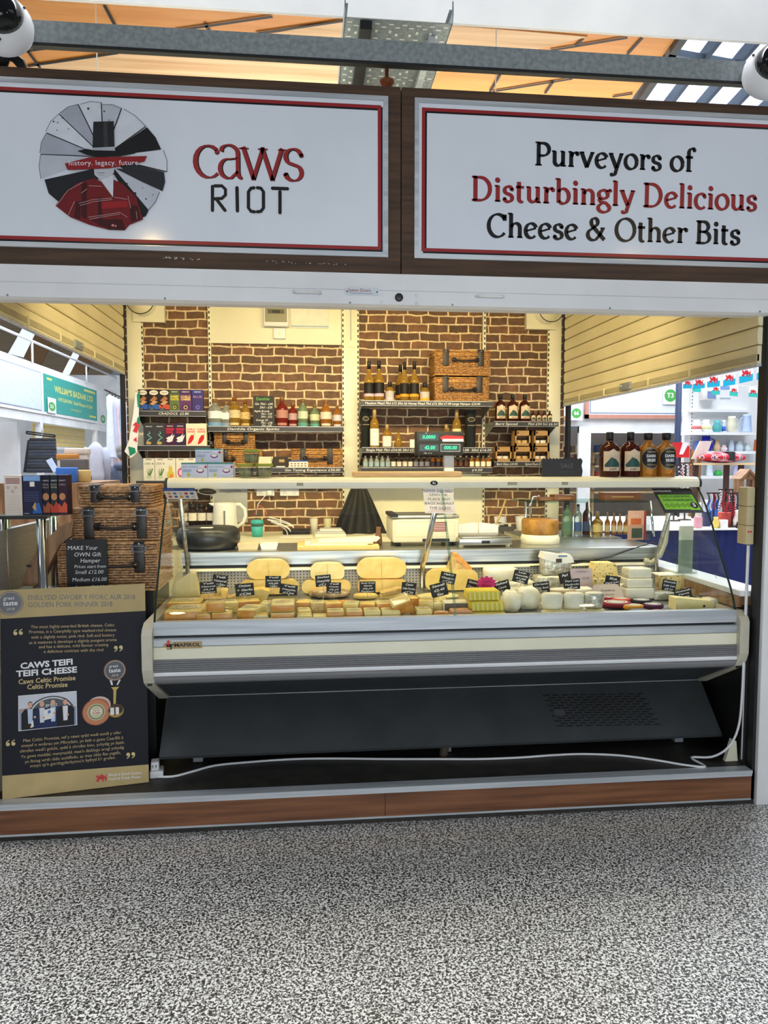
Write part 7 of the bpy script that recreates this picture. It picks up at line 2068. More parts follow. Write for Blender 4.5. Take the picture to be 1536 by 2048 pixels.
# stand carrying hampers
Yh=.33
x,z,wd,ht=fb(120,1085,316,1182,Yh)
zt_=z
b=MB();b.box(-wd*.5,wd*.44,.02,.40,ZP+.0005-0,z-.001,'black');one('plinth_box',b,'dark box plinth under the wicker hamper stack behind the award board','plinth',None,(x,Yh,0))
for o in bpy.data.objects:
 if o.name.startswith('chalk_board')and o.location.y<1:o.location.z=zt_-.0;o.location.y=Yh-.03
kw=dict(kw='wicker_dark',group='big wicker hampers',lidf=.20)
hamper('biggest wicker hamper at the bottom of the stack, behind the chalk board',(x,Yh,zt_),wd,ht,.36,straps=(.82,),handle_pos=(.40,.78),hz=.55,**kw)
b=MB()
x2,z2,wd2,ht2=fb(146,1020,319,1084,Yh+.02)
hamper('middle wicker hamper in the tall stack, with two buckled straps',(x2,Yh+.02,zt_+ht+.007),wd2,ht2*.99,.32,straps=(.20,.80),handle_pos=(.30,.72),hz=.44,strap_len=.95,**kw)
x3,z3,wd3,ht3=fb(160,976,304,1019,Yh+.04)
hamper('smallest wicker hamper on top of the tall stack',(x3,Yh+.04,zt_+ht+ht2*.99+.014),wd3,ht3*.97,.26,straps=(.22,.78),handle_pos=(.30,.70),hz=.48,strap_len=.8,**kw)
# small bottle and dark pack resting beyond the hampers' top
# glass table with chrome legs
Yg=.25
zg=PY(40,1032,Yg).z
t=thing('glass_table','glass topped stand with chrome legs behind the award board','table',(XL+.10,Yg,ZP+.0005))
xr=PY(92,1030,Yg).x-(XL+.10)
b=MB();b.box(-.16,xr,0,.17,zg-ZP-.010,zg-ZP,'pane_edge');b.build('glass_top',t)
b=MB();b.box(-.16,xr+.002,-.003,.001,zg-ZP-.014,zg-ZP-.0005,'slate');b.build('front_edge',t)
for px,yy in ((6,.015),(84,.015),(14,.15),(110,.15)):
 X=PY(px,1100,Yg+yy).x-(XL+.10)
 b=MB();b.lathe([(0,0),(.019,0),(.019,zg-ZP-.014),(0,zg-ZP-.014)],'chrome',20,Matrix.Translation((X,yy,0)));b.build('leg',t)
 # gift cartons on the glass table
def gift(lb,px0,px1,y0,y1,Y,kb,art,depth=.07,rz=0):
 x,z,wd,ht=fb(px0,y0,px1,y1,Y);t=thing('cracker_carton',lb,'box',(x,Y,zg+.001),rz,'cartons on the glass table')
 b=MB();b.box(-wd/2,wd/2,0,depth,0,ht,kb);b.build('carton',t);b=MB();F=front(-wd/2,-.0006,0);art(b,F,wd,ht);b.build('front_print',t);return t
def a_plain(b,F,w_,h_):
 for i in range(3):b.rect(w_*.08,h_*(.90-i*.05),w_*.84,h_*(.925-i*.05),(130,70,70),F)
 for i,(u,v)in enumerate(((.2,.7),(.62,.7),(.44,.6))):b.ring(w_*u,h_*v,w_*.05,w_*.07,(150,60,60),F)
 for i in range(8):b.rect(w_*.1,h_*(.48-i*.05),w_*.85,h_*(.49-i*.05),(190,170,160),F)
def a_navy(b,F,w_,h_):
 b.rect(w_*.08,h_*.86,w_*.92,h_*.99,(130,170,220),F);b.rect(w_*.4,h_*.72,w_*.64,h_*.84,'paper',F)
 for i in range(6):b.rect(w_*.1,h_*(.58-i*.045),w_*.85,h_*(.59-i*.045),(90,100,140),F)
 b.poly([(w_*.5,h_*.04),(w_*.6,h_*.3),(w_*.85,h_*.32),(w_,h_*.05)],(50,100,170),F);b.poly([(w_*.5,h_*.2),(w_*.66,h_*.34),(w_*.7,h_*.1)],(206,160,90),F);b.text('crackers',w_*.2,h_*.05,h_*.04,'chalk',F)
def a_dark(kp,words):
 def f(b,F,w_,h_):
  b.text('CRADOC\'S',w_*.5,h_*.86,h_*.05,'chalk',F,fit=w_*.7);
  for i,q_ in enumerate(words):b.text(q_,w_*.5,h_*(.76-i*.07),h_*.06,(200,180,160),F,fit=w_*.7)
  b.disc(w_*.5,h_*.46,w_*.34,(196,136,90),F,ry=h_*.09);b.poly([(0,h_*.06),(w_*.1,h_*.3),(w_*.4,h_*.2),(w_*.7,h_*.34),(w_,h_*.26),(w_,h_*.06)],kp,F)
 return f
gift('cream carton back with small print on the glass table',12,46,950,1030,Yg+.02,(214,202,190),a_plain)
gift('navy carton with pale blue heading on the glass table',47,84,950,1030,Yg+.02,(38,38,66),a_navy)
gift('dark carton with a blue and brown picture on the glass table',85,101,950,1030,Yg+.03,(34,32,50),a_dark((160,90,60),('SEA','SALT')))
gift('dark green carton with orange picture on the glass table',102,117,950,1030,Yg+.03,(40,48,52),a_dark((190,70,50),('BLACK','PEPPER')))
gift('dark maroon carton with orange squid picture at the end of the glass table',118,134,950,1030,Yg+.03,(54,34,54),a_dark((206,90,60),('CHILLI',)))
# bent wooden cradle below the glass
t=thing('wooden_trough','bent wooden trough lying below the glass table beside the hampers','trough',(0,0,0))
pp=[(148,1042),(120,1052),(96,1075),(75,1100),(58,1128),(49,1150),(44,1172),(66,1172),(84,1150),(102,1116),(119,1084),(143,1066)]
Yt=.30
pts=[PY(x_,y_,Yt)for x_,y_ in pp];b=MB();b.prism([(p.x,p.z)for p in pts][::-1],Yt,Yt+.018,'crate_wood');b.build('side_panel',t)
b=MB();b.prism([(p.x,p.z)for p in pts][::-1],Yt+.06,Yt+.078,'crate_wood');b.build('side_panel',t);b=MB()
lo=pts[7:]
for i in range(len(lo)-1):
 p_,q_=lo[i],lo[i+1];b.add([(p_.x,Yt,p_.z),(q_.x,Yt,q_.z),(q_.x,Yt+.078,q_.z),(p_.x,Yt+.078,p_.z),(p_.x,Yt,p_.z-.012),(q_.x,Yt,q_.z-.012),(q_.x,Yt+.078,q_.z-.012),(p_.x,Yt+.078,p_.z-.012)],[(0,1,2,3),(7,6,5,4),(0,4,5,1),(1,5,6,2),(2,6,7,3),(3,7,4,0)],'crate_wood')
b.build('floor_slats',t)
p=PY(60,1058,Yt);b=MB();b.ball((PY(58,1132,Yt).x,Yt-.001,PY(58,1132,Yt).z),.012,'leather',8,sc=(1,.1,.5));b.build('hand_hole',t)
zt2=min(p.z for p in pts)
b=MB();b.box(XL+.02,PY(112,1172,Yt).x,.296,.378,ZP+.0005,zt2-.013,'grey_white',bev=.004);one('white_sack',b,'white covered box under the bent wooden trough','box')
# small amber bottle and pack on top of the side ledge by the hampers
b=MB();b.box(XL-.06,XL+.16,.95,2.2,1.02,1.045,'pale_wood');b.box(XL-.02,XL+.0,.95,2.2,.86,1.02,'grey_white');struct('sill_2',b,'pale wooden ledge along the clothes stall side of the stall','ledge')
zl=1.0455
for i,(x0,x1,y0,y1,kg,lb)in enumerate(((178,199,936,985,'rum','dark topped amber bottle on the ledge behind the hampers'),)):
 loc,r,h=put(x0,y0,x1,y1,1.35);bottle('sauce_bottle',lb,'bottle',(XL+.06,1.45,zl),h+.06,r*.9,FLASK,kg,'black',[(.3,.62,'paper',85)],None,(.8,1.0),.5)
b=MB();b.box(0,.05,0,.05,0,.20,(90,82,64));one('patterned_carton',b,'tall patterned brown carton on the ledge behind the hampers','box',None,(XL+.10,1.52,zl))
b=MB();b.box(0,.06,0,.16,0,.012,'black');one('leather_wallet',b,'black flat wallet lying on the ledge near the flag','wallet',None,(XL+.10,1.72,zl))
# mains socket and cables on the platform
x,z,wd,ht=fb(300,1518,326,1552,.17)
t=thing('extension_block','white mains adaptor block beside the award board','adaptor',(x,.17,ZP+.0008),R(8))
b=MB();b.box(-wd/2,wd/2,0,.07,0,.028,'white',bev=.004);b.build('base',t);b=MB();b.box(-wd*.42,wd*.20,.01,.06,.0285,ht*.9,'white',bev=.005);b.build('plug',t)
b=MB();b.box(-wd*.3,-wd*.24,.0085,.0095,.045,.055,'black');b.box(-wd*.06,0,.0085,.0095,.045,.055,'black');b.build('pin_slots',t)
pts=[PZ(px,py,ZP+.006)for px,py in ((300,1553),(345,1553),(385,1543),(430,1531),(500,1524),(590,1518),(680,1517),(780,1518),(880,1518),(960,1518),(1040,1515),(1110,1510),(1170,1508),(1240,1511),(1310,1520),(1370,1530),(1410,1533))]
xw=XR-.012
pts+=[PX(px,py,xw)for px,py in ((1460,1522),(1485,1490),(1496,1440))]
pts=pts[:17]+[Vector((1.72,.13,ZP+.008)),Vector((1.80,.10,ZP+.02)),Vector((1.86,.075,ZP+.07)),Vector((1.895,.06,ZP+.16)),Vector((1.905,.055,ZP+.3)),Vector((1.908,.055,.75)),Vector((1.910,.055,1.13))]
def smooth_path(P,n=4):
 out=[]
 for i in range(len(P)-1):
  p0,p1,p2,p3=P[max(i-1,0)],P[i],P[i+1],P[min(i+2,len(P)-1)]
  for k in range(n):
   q=k/n;out.append(.5*((2*p1)+(p2-p0)*q+(2*p0-5*p1+4*p2-p3)*q*q+(3*p1-p0-3*p2+p3)*q**3))
 out.append(P[-1]);return out
b=MB();b.tube([tuple(p)for p in smooth_path(pts)],.0052,'white',8);one('mains_cable',b,'long white mains cable running under the counter and up the post','cable')
b=MB();b.tube([(1.918,.062,ZP+.02),(1.916,.06,.6),(1.918,.06,1.13)],.0035,'grey_white',6);one('bell_wire',b,'thin pale wire beside the post below the switch boxes','cable')
x,z,wd,ht=fb(1458,1474,1470,1500,.40);b=MB();b.box(-.01,0,0,.07,0,.07,'grey_white',bev=.003);o=one('floor_socket',b,'small grey socket low on the dark side wall','socket',None,(XR-.001,.42,.215))
b=MB();b.prism([(0,0),(.06,0),(.05,.09),(.03,.10)],0,.02,'cream');one('loose_offcut',b,'small pale offcut leaning at the foot of the post','offcut',None,(XR-.062,.09,ZP+.0005))
# flag hanging at the shelf end
t=thing('hanging_flag','folded white and green flag with red dragon hanging by the cracker shelves','flag',(0,0,0))
Yfl=SHB-.30
pts2=[(272,783),(266,830),(258,880),(249,905),(262,912),(278,905),(279,850),(282,800),(276,780)]
def flagp(pl,k,dy,nm):
 pts=[PY(x_,y_,Yfl)for x_,y_ in pl];b=MB();b.prism([(p.x,p.z)for p in pts][::-1],Yfl-dy,Yfl-dy+.004,k);return b.build(nm,t)
flagp([(272,778),(266,830),(258,880),(249,903),(262,916),(274,905),(277,850),(278,800)],'flag_white',0,'white_field')
flagp([(274,790),(276,815),(280,812),(280,780)],'flag_green',.005,'green_field');flagp([(257,893),(260,912),(272,905),(270,896)],'flag_green',.005,'green_field');flagp([(275,836),(273,850),(279,848),(280,832)],'flag_green',.0051,'green_field')
flagp([(272,844),(266,850),(271,852),(266,862),(274,866),(279,850)],'dragon_red',.006,'dragon');flagp([(273,874),(267,880),(274,884)],'dragon_red',.006,'dragon')
q0,q1=PY(273,782,Yfl),PY(276,784,SHB-.01)
b=MB();b.tube([tuple(q0+Vector((0,-.01,0))),(q0.x+.01,SHB+.004,q0.z)],.005,'pale_wood',6);b.build('flag_stick',t)
# ================================================================ the hall seen past the left side: clothes stall across the aisle
XA=-4.2
def side_poly(px,py):return PX(px,py,XA)
b=MB();b.box(XA-.1,XA-.02,-2,15,2.10,2.235,'white');b.box(XA-.12,XA-.02,-2,15,2.95,3.02,'grey_white');b.box(XA-1.7,XA-1.6,-2,15,0,2.95,'grey_white');b.box(XA-.06,XA-.02,12.94,14.6,2.236,2.949,'white');struct('wall_far_left',b)
b=MB();b.box(XA-1.6,0.5,14.6,14.7,0,3.4,'white');struct('wall_far_end',b)
b=MB();b.box(XA-.1,XA-.02,9.62,9.74,0,2.1,'white');b.box(XA-.1,XA-.02,12.85,12.97,0,2.1,'white');b.box(XA-1.6,XA-.3,9.4,9.5,0,2.1,'grey_white');struct('pillar_far',b)
def side_sign(lb,y0,y1,k,arts=None,name='stall_sign'):
 t=thing(name,lb,'sign',(XA,(y0+y1)/2,2.24));W2=(y1-y0)/2
 b=MB();b.box(-.06,0,-W2,W2,0,.71,'sign_wood' if not arts else 'white');b.build('frame',t)
 b=MB();b.box(-.02,.006,-W2+.05,W2-.05,.05,.66,k);b.build('panel',t)
 if arts:b=MB();arts(b,frame((.0065,-W2+.05,.05),(0,1,0),(0,0,1)),2*W2-.1,.61);b.build('lettering',t)
side_sign('blank pale blue stall sign across the aisle beside the green bazaar sign',2.0,9.68,(206,218,240),lambda b,F,w_,h_:b.border(.0,.0,w_,h_,.012,(150,160,180),F))
yl=(214,214,120)
side_sign('teal green bazaar sign with pale yellow lettering across the aisle',9.70,12.92,(64,160,150),lambda b,F,w_,h_:(b.text('WILLIAMS BAZAAR LTD',w_*.54,h_*.66,h_*.24,yl,F,bold=.03,fit=w_*.74),b.text('HYGAWN  Stall Phone 01269',w_*.56,h_*.40,h_*.15,yl,F,bold=.02,fit=w_*.66),b.text('www.bargainbizz.co.uk',w_*.55,h_*.2,h_*.11,yl,F),b.rect(w_*.05,h_*.86,w_*.13,h_*.92,yl,F),b.rect(w_*.72,h_*.86,w_*.96,h_*.93,yl,F),b.rect(w_*.82,h_*.08,w_*.97,h_*.14,yl,F)))
def plate(lb,tx,loc,nx=(0,1,0),s=.30,sq=1.0):
 b=MB();F=frame(loc,[sq*v for v in nx],(0,0,1));b.rect(-s*.5,-s*.66,s*.5,s*.66,(232,236,244),F);b.disc(0,-s*.1,s*.40,(84,168,84),F);b.text(tx,0,-s*.1,s*.42,'white',F,bold=.03);b.rect(-s*.2,s*.5,s*.2,s*.54,(180,190,200),F);one('stall_number',b,lb,'number plate')
p=PX(104,811,XA+.02);plate('white plate with green number fifty-three on the bazaar sign','53',tuple(p),(0,1,0),.19,2.2)
p=PX(206,836,XA-.015);plate('white plate with green number fifty-six beside the hanging dresses','56',tuple(p),(0,1,0),.22,2.2)
b=MB()
b.tube([(XA,0,3.34),(XA,14.5,3.34)],.022,'white',6)
for yy in (4,7,9.3,12.2):b.tube([(XA,yy,3.0),(XA,yy,3.34)],.018,'white',6)
one('top_rail',b,'thin white pipe rail running above the stall signs across the aisle','rail')
t=thing('roller_shutter','cream roller shutter half down under the green bazaar sign','shutter',(XA-.25,9.9,1.72));b=MB()
for i in range(5):b.box(0,.03,0,2.9,.02+i*.075,.088+i*.075,(232,206,130),bev=.008)
b.build('slats',t);b=MB();b.box(-.01,.04,0,2.9,-.03,.018,'white');b.build('bottom_rail',t)
# dresses on a rail
dc=[(214,220,236),(206,214,234),(236,214,226),(180,206,236),(160,196,232),(232,224,236),(214,204,226)]
dn=['white speckled dress nearest the bazaar sign on the hanging row','white dress with blue dots on the hanging row','pale pink dress, longest on the hanging row','pale blue striped dress on the hanging row','light blue striped dress beside the pale one','lilac white dress on the hanging row','pale mauve dress at the wall end of the hanging row']
Yd_=9.0
for i in range(7):
 px=219+i*6.2;a=PY(px,789+i*3.0,Yd_+i*.10);h=(905-785+(20 if i in (2,)else 0))*12.0/1500
 t=thing('hanging_dress',dn[i],'dress',(a.x,Yd_+i*.10,a.z-h),0,'dresses on the hanging row');b=MB();n=16;vs,fs=[],[]
 for f,rr in ((0,.075),(.5,.055),(.72,.042),(.84,.052),(.97,.045),(1,.015)):
  for k in range(n):q=2*math.pi*k/n;s_=1+(.12*math.sin(q*5+i)if f<.6 else 0);vs.append((rr*s_*math.cos(q),rr*.5*s_*math.sin(q),h*f))
 for j in range(5):fs+=[(j*n+k,j*n+(k+1)%n,(j+1)*n+(k+1)%n,(j+1)*n+k)for k in range(n)]
 b.add(vs,fs,dc[i],True);b.build('cloth',t)
 b=MB();b.tube([(-.05,0,h*.98),(0,0,h*1.02),(.05,0,h*.98)],.006,'black',5);b.tube([(0,0,h*1.02),(0,0,h*1.06)],.004,'black',5);b.build('hanger',t)
a,c=PY(196,782,9.0),PY(262,806,9.7);b=MB();b.tube([tuple(a+Vector((.1,0,.02))),tuple(c+Vector((0,0,.02))),(c.x+.12,c.y,c.z+.02),(c.x+.12,c.y,0)],.012,'black',6);one('dress_rail',b,'dark rail carrying the pale dresses','rail')
# stack of dark trousers on tiered hanger
Yt_=8.75;sc=(Yt_+3)/1500
b=MB();p0=PY(81,842,Yt_);b.tube([tuple(p0),tuple(PY(84,862,Yt_)),tuple(PY(92,930,Yt_))],.010,'chrome',6);a,c=PY(53,867,Yt_),PY(110,874,Yt_)
b.tube([tuple(a),tuple(c)],.012,'black',6);b.tube([tuple(a+Vector((0,0,.03))),tuple(c+Vector((0,0,.03)))],.012,'black',6)
for q_ in (a,c):b.tube([tuple(q_),tuple(q_+Vector((0,0,.03)))],.012,'black',6)
one('tiered_hanger',b,'black tiered hanger with chrome chain holding dark trousers','hanger')
for i in range(11):
 x0,x1,y=58-i*.6,108+i*.4,876+i*6.2;a,c=PY(x0,y,Yt_-.02-.012*i),PY(x1,y+3,Yt_-.02-.012*i);h=10*sc
 b=MB();b.box(a.x,c.x,a.y,a.y+.10,a.z-h*.72,a.z,'denim_dark' if i%3 else 'slate',bev=.010);one('folded_trousers',b,'dark folded trousers on the tiered hanger, %s from the top'%ORD[i],'trousers','dark trousers on the tiered hanger')
a,c=PY(44,880,Yt_+.1),PY(62,945,Yt_+.1);b=MB();b.prism([(a.x+.08,a.z),(c.x,a.z),(c.x+.02,c.z),(a.x,c.z)],a.y,a.y+.06,'slate');one('long_trousers',b,'long dark trousers hanging behind the folded ones','trousers')
a,c=PY(92,921,8.58),PY(117,946,8.58);b=MB();b.prism([(a.x,a.z),(a.x+.08,a.z+.04),(c.x,c.z+.05),(c.x-.07,c.z)],8.58,8.59,(196,210,236));one('swing_tag',b,'large pale blue swing tag on the dark trousers','tag')
# clothes table with folded piles
b=MB();a,c=PY(105,965,6.0),PY(172,965,6.0);b.box(a.x-.5,c.x+.12,5.75,7.1,0,c.z,'crate_wood');one('clothes_table',b,'table of folded clothes across the aisle behind the cartons','table');zt_=c.z+.001
cl=[(112,150,935,965,(60,110,190),'blue folded cloth'),(150,176,940,965,(206,176,110),'tan folded cloth'),(120,172,918,936,(96,92,90),'grey folded cloth'),(112,152,908,920,(190,130,60),'ochre folded cloth'),(128,176,896,909,(206,198,190),'cream folded cloth'),(150,178,952,966,(40,44,60),'dark folded cloth'),(132,168,955,966,(196,200,214),'pale grey folded cloth')]
zs={}
for i,(x0,x1,y0,y1,k,lb)in enumerate(cl):
 Y=5.9+.15*i;x,z,wd,ht=fb(x0,y0,x1,y1,Y);b=MB();b.box(-wd/2,wd/2,0,.14,0,max(z+ht-zt_,.05)if y1>934 else ht,k,bev=.012)
 if y1<=934:b.box(-wd*.45,wd*.45,.01,.13,zt_-z,.002,(200,196,190),bev=.002)
 one('folded_clothes',b,lb+' on the clothes table across the aisle','clothes','folded clothes across the aisle',(x,Y,z if y1<=934 else zt_))
 # garment on stand
t=thing('hanging_jacket','pale grey jacket hanging on a stand between the clothes and the man','jacket',(PY(193,960,7.6).x,7.6,0));b=MB();z1,z0=PY(190,884,7.6).z,PY(190,972,7.6).z
b.lathe([(.12,z0),(.13,z0+.15),(.11,(z0+z1)/2),(.12,z1-.10),(.05,z1-.02),(.02,z1)],(186,190,206),18,None,True,sy=.6);b.build('body',t)
for s_ in (-1,1):b=MB();b.tube([(s_*.10,0,z1-.08),(s_*.15,0,z1-.25),(s_*.14,0,z0+.05)],[.05,.05,.04],(170,176,196),10);b.build('sleeve',t)
b=MB();b.tube([(0,0,0),(0,0,z0)],.02,'charcoal',8);b.lathe([(0,0),(.18,0),(.18,.02),(0,.02)],'charcoal',16);b.build('stand',t)
# ---- people: skinned bodies with clothes over them
def skin_mesh(V,E,name,k,parent,root=0):
 me=bpy.data.meshes.new(name);me.from_pydata([v[:3]for v in V],E,[]);o=bpy.data.objects.new(name,me);COL.objects.link(o)
 m=o.modifiers.new('s','SKIN');m.use_smooth_shade=True;o.modifiers.new('u','SUBSURF').levels=1
 for i,v in enumerate(V):s_=me.skin_vertices[0].data[i];s_.radius=(v[3],v[3]*(v[4]if len(v)>4 else 1));s_.use_root=i==root
 dg=bpy.context.evaluated_depsgraph_get();m2=bpy.data.meshes.new_from_object(o.evaluated_get(dg));o.modifiers.clear();o.data=m2;m2.materials.clear();m2.materials.append(M(k));o.parent=parent
 return o
def person(lb,loc,H,top,rz,hair):
 t=thing('person',lb,'person',loc,rz);q=H/1.75
 V=[(0,0,.95,.15,.7),(0,0,1.15,.14,.7),(0,0,1.35,.16,.65),(0,.01,1.47,.075),(0,.0,1.53,.058),(0,-.01,1.60,.075),(0,-.01,1.68,.085,1.15),(0,-.0,1.74,.05)]
 E=[(0,1),(1,2),(2,3),(3,4),(4,5),(5,6),(6,7)]
 for s_ in (-1,1):
  n=len(V);V+=[(s_*.18,0,1.40,.065),(s_*.24,.02,1.12,.05),(s_*.23,-.08,.90,.035),(s_*.22,-.12,.82,.034)];E+=[(2,n),(n,n+1),(n+1,n+2),(n+2,n+3)]
  for f in range(5):m=len(V);V.append((s_*(.20+.011*f),-.15+.012*abs(f-2),.80-.004*f,.010));V.append((s_*(.20+.011*f),-.17+.02*(f==0),.755+.01*abs(f-2),.008));E+=[(n+3,m),(m,m+1)]
  n=len(V);V+=[(s_*.10,0,.86,.10),(s_*.10,-.01,.48,.065),(s_*.10,.02,.09,.042),(s_*.10,-.12,.035,.035)];E+=[(0,n),(n,n+1),(n+1,n+2),(n+2,n+3)]
 V=[(v[0]*q,v[1]*q,v[2]*q)+tuple([v[3]*q]+list(v[4:]))for v in V]
 skin_mesh(V,E,'body','skin',t)
 b=MB()
 for s_ in (-1,1):b.ball((s_*.082*q,0,1.64*q),.022*q,'skin',8,sc=(.5,.8,1.3));b.ball((s_*.032*q,-.095*q,1.655*q),.009*q,'black',6)
 b.ball((0,-.105*q,1.62*q),.016*q,'skin',8);b.box(-.025*q,.025*q,-.098*q,-.09*q,1.573*q,1.58*q,(150,80,76));b.build('face',t)
 g=[(0,0,.90,.165,.75),(0,0,1.15,.165,.75),(0,0,1.35,.18,.7),(0,.01,1.45,.10)];ge=[(0,1),(1,2),(2,3)]
 for s_ in (-1,1):n=len(g);g+=[(s_*.19,0,1.39,.085),(s_*.25,.02,1.12,.068),(s_*.235,-.07,.93,.05)];ge+=[(2,n),(n,n+1),(n+1,n+2)]
 skin_mesh([(v[0]*q,v[1]*q,v[2]*q)+tuple([v[3]*q]+list(v[4:]))for v in g],ge,'top',top,t)
 g=[(0,0,.92,.155,.75)];ge=[]
 for s_ in (-1,1):n=len(g);g+=[(s_*.10,0,.84,.115),(s_*.10,-.01,.48,.085),(s_*.10,.02,.12,.07)];ge+=[(0,n),(n,n+1),(n+1,n+2)]
 skin_mesh([(v[0]*q,v[1]*q,v[2]*q)+tuple([v[3]*q]+list(v[4:]))for v in g],ge,'trousers','denim_dark',t)
 b=MB();b.ball((0,.012*q,1.675*q),.098*q,hair,14,sc=(.93,1.0,1.02));b.ball((0,.05*q,1.61*q),.068*q,hair,10);hh=b.build('hair',t)
 if top=='grey_hoodie':b=MB();b.lathe([(.10,1.40),(.125,1.45),(.10,1.50),(.075,1.47)],top,16,Matrix.Diagonal((q,q,q,1))@Matrix.Translation((0,.03,0)));b.build('hood',t)
person('grey haired person in a grey hoodie seen from behind across the aisle',(PY(246,900,8.0).x,8.0,0),1.71,'grey_hoodie',R(170),'grey_hair')
person('person in a yellow top mostly hidden by the shelf end',(PY(262,940,6.4).x,6.4,0),1.46,'yellow_shirt',R(190),'grey_hair')
# ================================================================ right side: other stalls
b=MB();b.box(2.6,7.0,10.02,10.10,2.10,3.3,'white');b.box(4.86,7.0,10.0,10.06,1.98,2.10,'white');b.box(4.86,5.08,9.99,10.06,0,2.1,'white');b.box(2.6,7.4,11.4,11.5,0,2.1,(150,140,136));struct('wall_far_right',b)
t=thing('stall_sign','blank white stall sign in a rosewood frame with the T3 plate','sign',(5.92,9.97,2.235));b=MB();h=.97;fw_=.07
for bx in ((-h,h,0,fw_),(-h,h,1.0,1.07),(-h,-h+fw_,0,1.07),(h-fw_,h,0,1.07)):b.box(bx[0],bx[1],-.02,.02,bx[2],bx[3],(196,140,124))
b.build('wood_frame',t);b=MB();b.box(-h+fw_,h-fw_,-.005,.02,fw_,1.0,'panel_white');b.build('panel',t);b=MB();F=front(0,-.0055,0);b.border(-h+fw_+.02,fw_+.02,h-fw_-.02,.98,.015,(90,120,160),F);b.build('blue_line',t)
p=PY(1341,788,9.94);plate('white plate with green T3 on the blank rosewood sign','T3',tuple(p),(1,0,0),.28)
t=thing('stall_sign','narrow white sign beside the T3 stall with a green number plate','sign',(4.55,9.97,2.20));b=MB();b.box(-.32,.30,-.02,.02,0,1.0,(196,140,124));b.build('frame',t);b=MB();b.box(-.32,.23,-.028,-.02,.07,.95,'panel_white');b.build('panel',t)
p=PY(1153,824,9.9);plate('white plate with green sixty-six beside the rosewood sign','66',tuple(p),(1,0,0),.22)
# book shelves
bk=[(150,60,50),(60,80,120),(206,196,170),(40,44,50),(120,110,90),(180,150,80),(90,40,60),(200,206,210)]
for sx0,sx1,lb in ((PY(1124,900,10.6).x,PY(1160,900,10.6).x,'under the sixty-six plate'),(PY(1187,900,10.6).x,PY(1382,900,10.6).x,'under the T3 sign')):
 for r in range(4):
  z=PY(1200,905+r*26,10.6).z
  b=MB();b.box(sx0,sx1,10.5,10.9,z-.03,z,'pale_wood');b.box(sx0,sx0+.02,10.6,10.9,0 if r==3 else z-.2,z-.031,'pale_wood');b.box(sx1-.02,sx1,10.6,10.9,0 if r==3 else z-.2,z-.031,'pale_wood');one('book_shelf',b,'pale book shelf %s, %s from the top'%(lb,ORD[r]),'shelf','book shelves in the far stall')
  x=sx0+.03
  while x<sx1-.08 and r<3:
   w_=random.uniform(.05,.10);h=random.uniform(.10,.155);b=MB();b.box(x,x+w_-.006,10.52,10.68,z+.001,z+h,random.choice(bk));one('book',b,'paperback books set out '+lb+' on the far stall shelves','book','paperbacks '+lb);x+=w_
b=MB();a=PY(1357,800,4.8);b.tube([(a.x,4.8,0),(a.x,4.8,2.75)],.032,(52,66,96),10);one('dark_pole',b,'dark blue grey pole standing before the T3 sign','pole')
# white gift stall interior
Yw=6.2
a,c=PY(1376,900,Yw),PY(1600,900,Yw)
b=MB();b.box(a.x-.05,c.x,Yw,Yw+.08,0,3.2,'white');struct('wall_gift_stall',b)
b=MB();a=PY(1381,900,Yw-.02);b.box(a.x-.02,a.x+.02,Yw-.03,Yw-.001,0,3.1,'white')
for k in range(36):b.box(a.x-.006,a.x+.006,Yw-.032,Yw-.03,1.4+k*.045,1.42+k*.045,(110,110,120))
one('shelf_upright',b,'white slotted upright on the gift stall wall beside the jugs','upright')
def wshelf(py,px0,px1,lb,d=.26):
 Yf=Yw-d;a,c=PY(px0,py,Yf),PY(px1,py,Yf);b=MB();b.box(a.x,c.x,Yf,Yw-.002,a.z-.035,a.z,'white');one('wall_shelf',b,lb,'shelf','white shelves of the gift stall');return Yf+.1,a.z+.001
wshelf(818,1383,1501,'empty thin white shelf above the jugs',.08)
Yj,zj=wshelf(864,1380,1514,'white shelf holding the row of jugs')
def vase(lb,px0,py0,px1,py1,k,prof,Y=None,z=None,handle=0,name='jug',group='jugs on the white shelf',k2=None):
 Y=Y or Yj;x,zz,wd,ht=fb(px0,py0,px1,py1,Y);r=wd/2;t=thing(name,lb,name,(x,Y,z if z else zj),0,group)
 b=MB();b.lathe([(0,0)]+[(r*f,ht*g)for f,g in prof]+[(r*prof[-1][0]*.85,ht*.98),(0,ht*.6)],k,20);b.build('body',t)
 if k2:b=MB();b.lay=1;b.lathe([(r*1.01*prof[1][0],ht*prof[1][1]),(r*1.01*prof[2][0],ht*prof[2][1])],k2,20);b.build('painted_band',t)
 if handle:b=MB();b.tube([(handle*r*.8,0,ht*.85),(handle*r*1.35,0,ht*.75),(handle*r*1.3,0,ht*.4),(handle*r*.85,0,ht*.25)],r*.09,k,8);b.build('handle',t)
POT=[(.7,0),(1,.25),(1,.5),(.6,.75),(.65,1)];JUG=[(.8,0),(1,.2),(.95,.5),(.7,.85),(.75,1)];TALL=[(1,0),(.95,.1),(.85,.5),(.75,.9),(.8,1)]
vase('squat white jug with red flowers at the upright end',1384,838,1402,863,(226,214,216),POT,0,0,1,k2=(206,110,110));vase('squat white jug with yellow flower beside the red flowered one',1403,838,1421,863,(226,230,226),POT,0,0,-1,k2=(224,224,160))
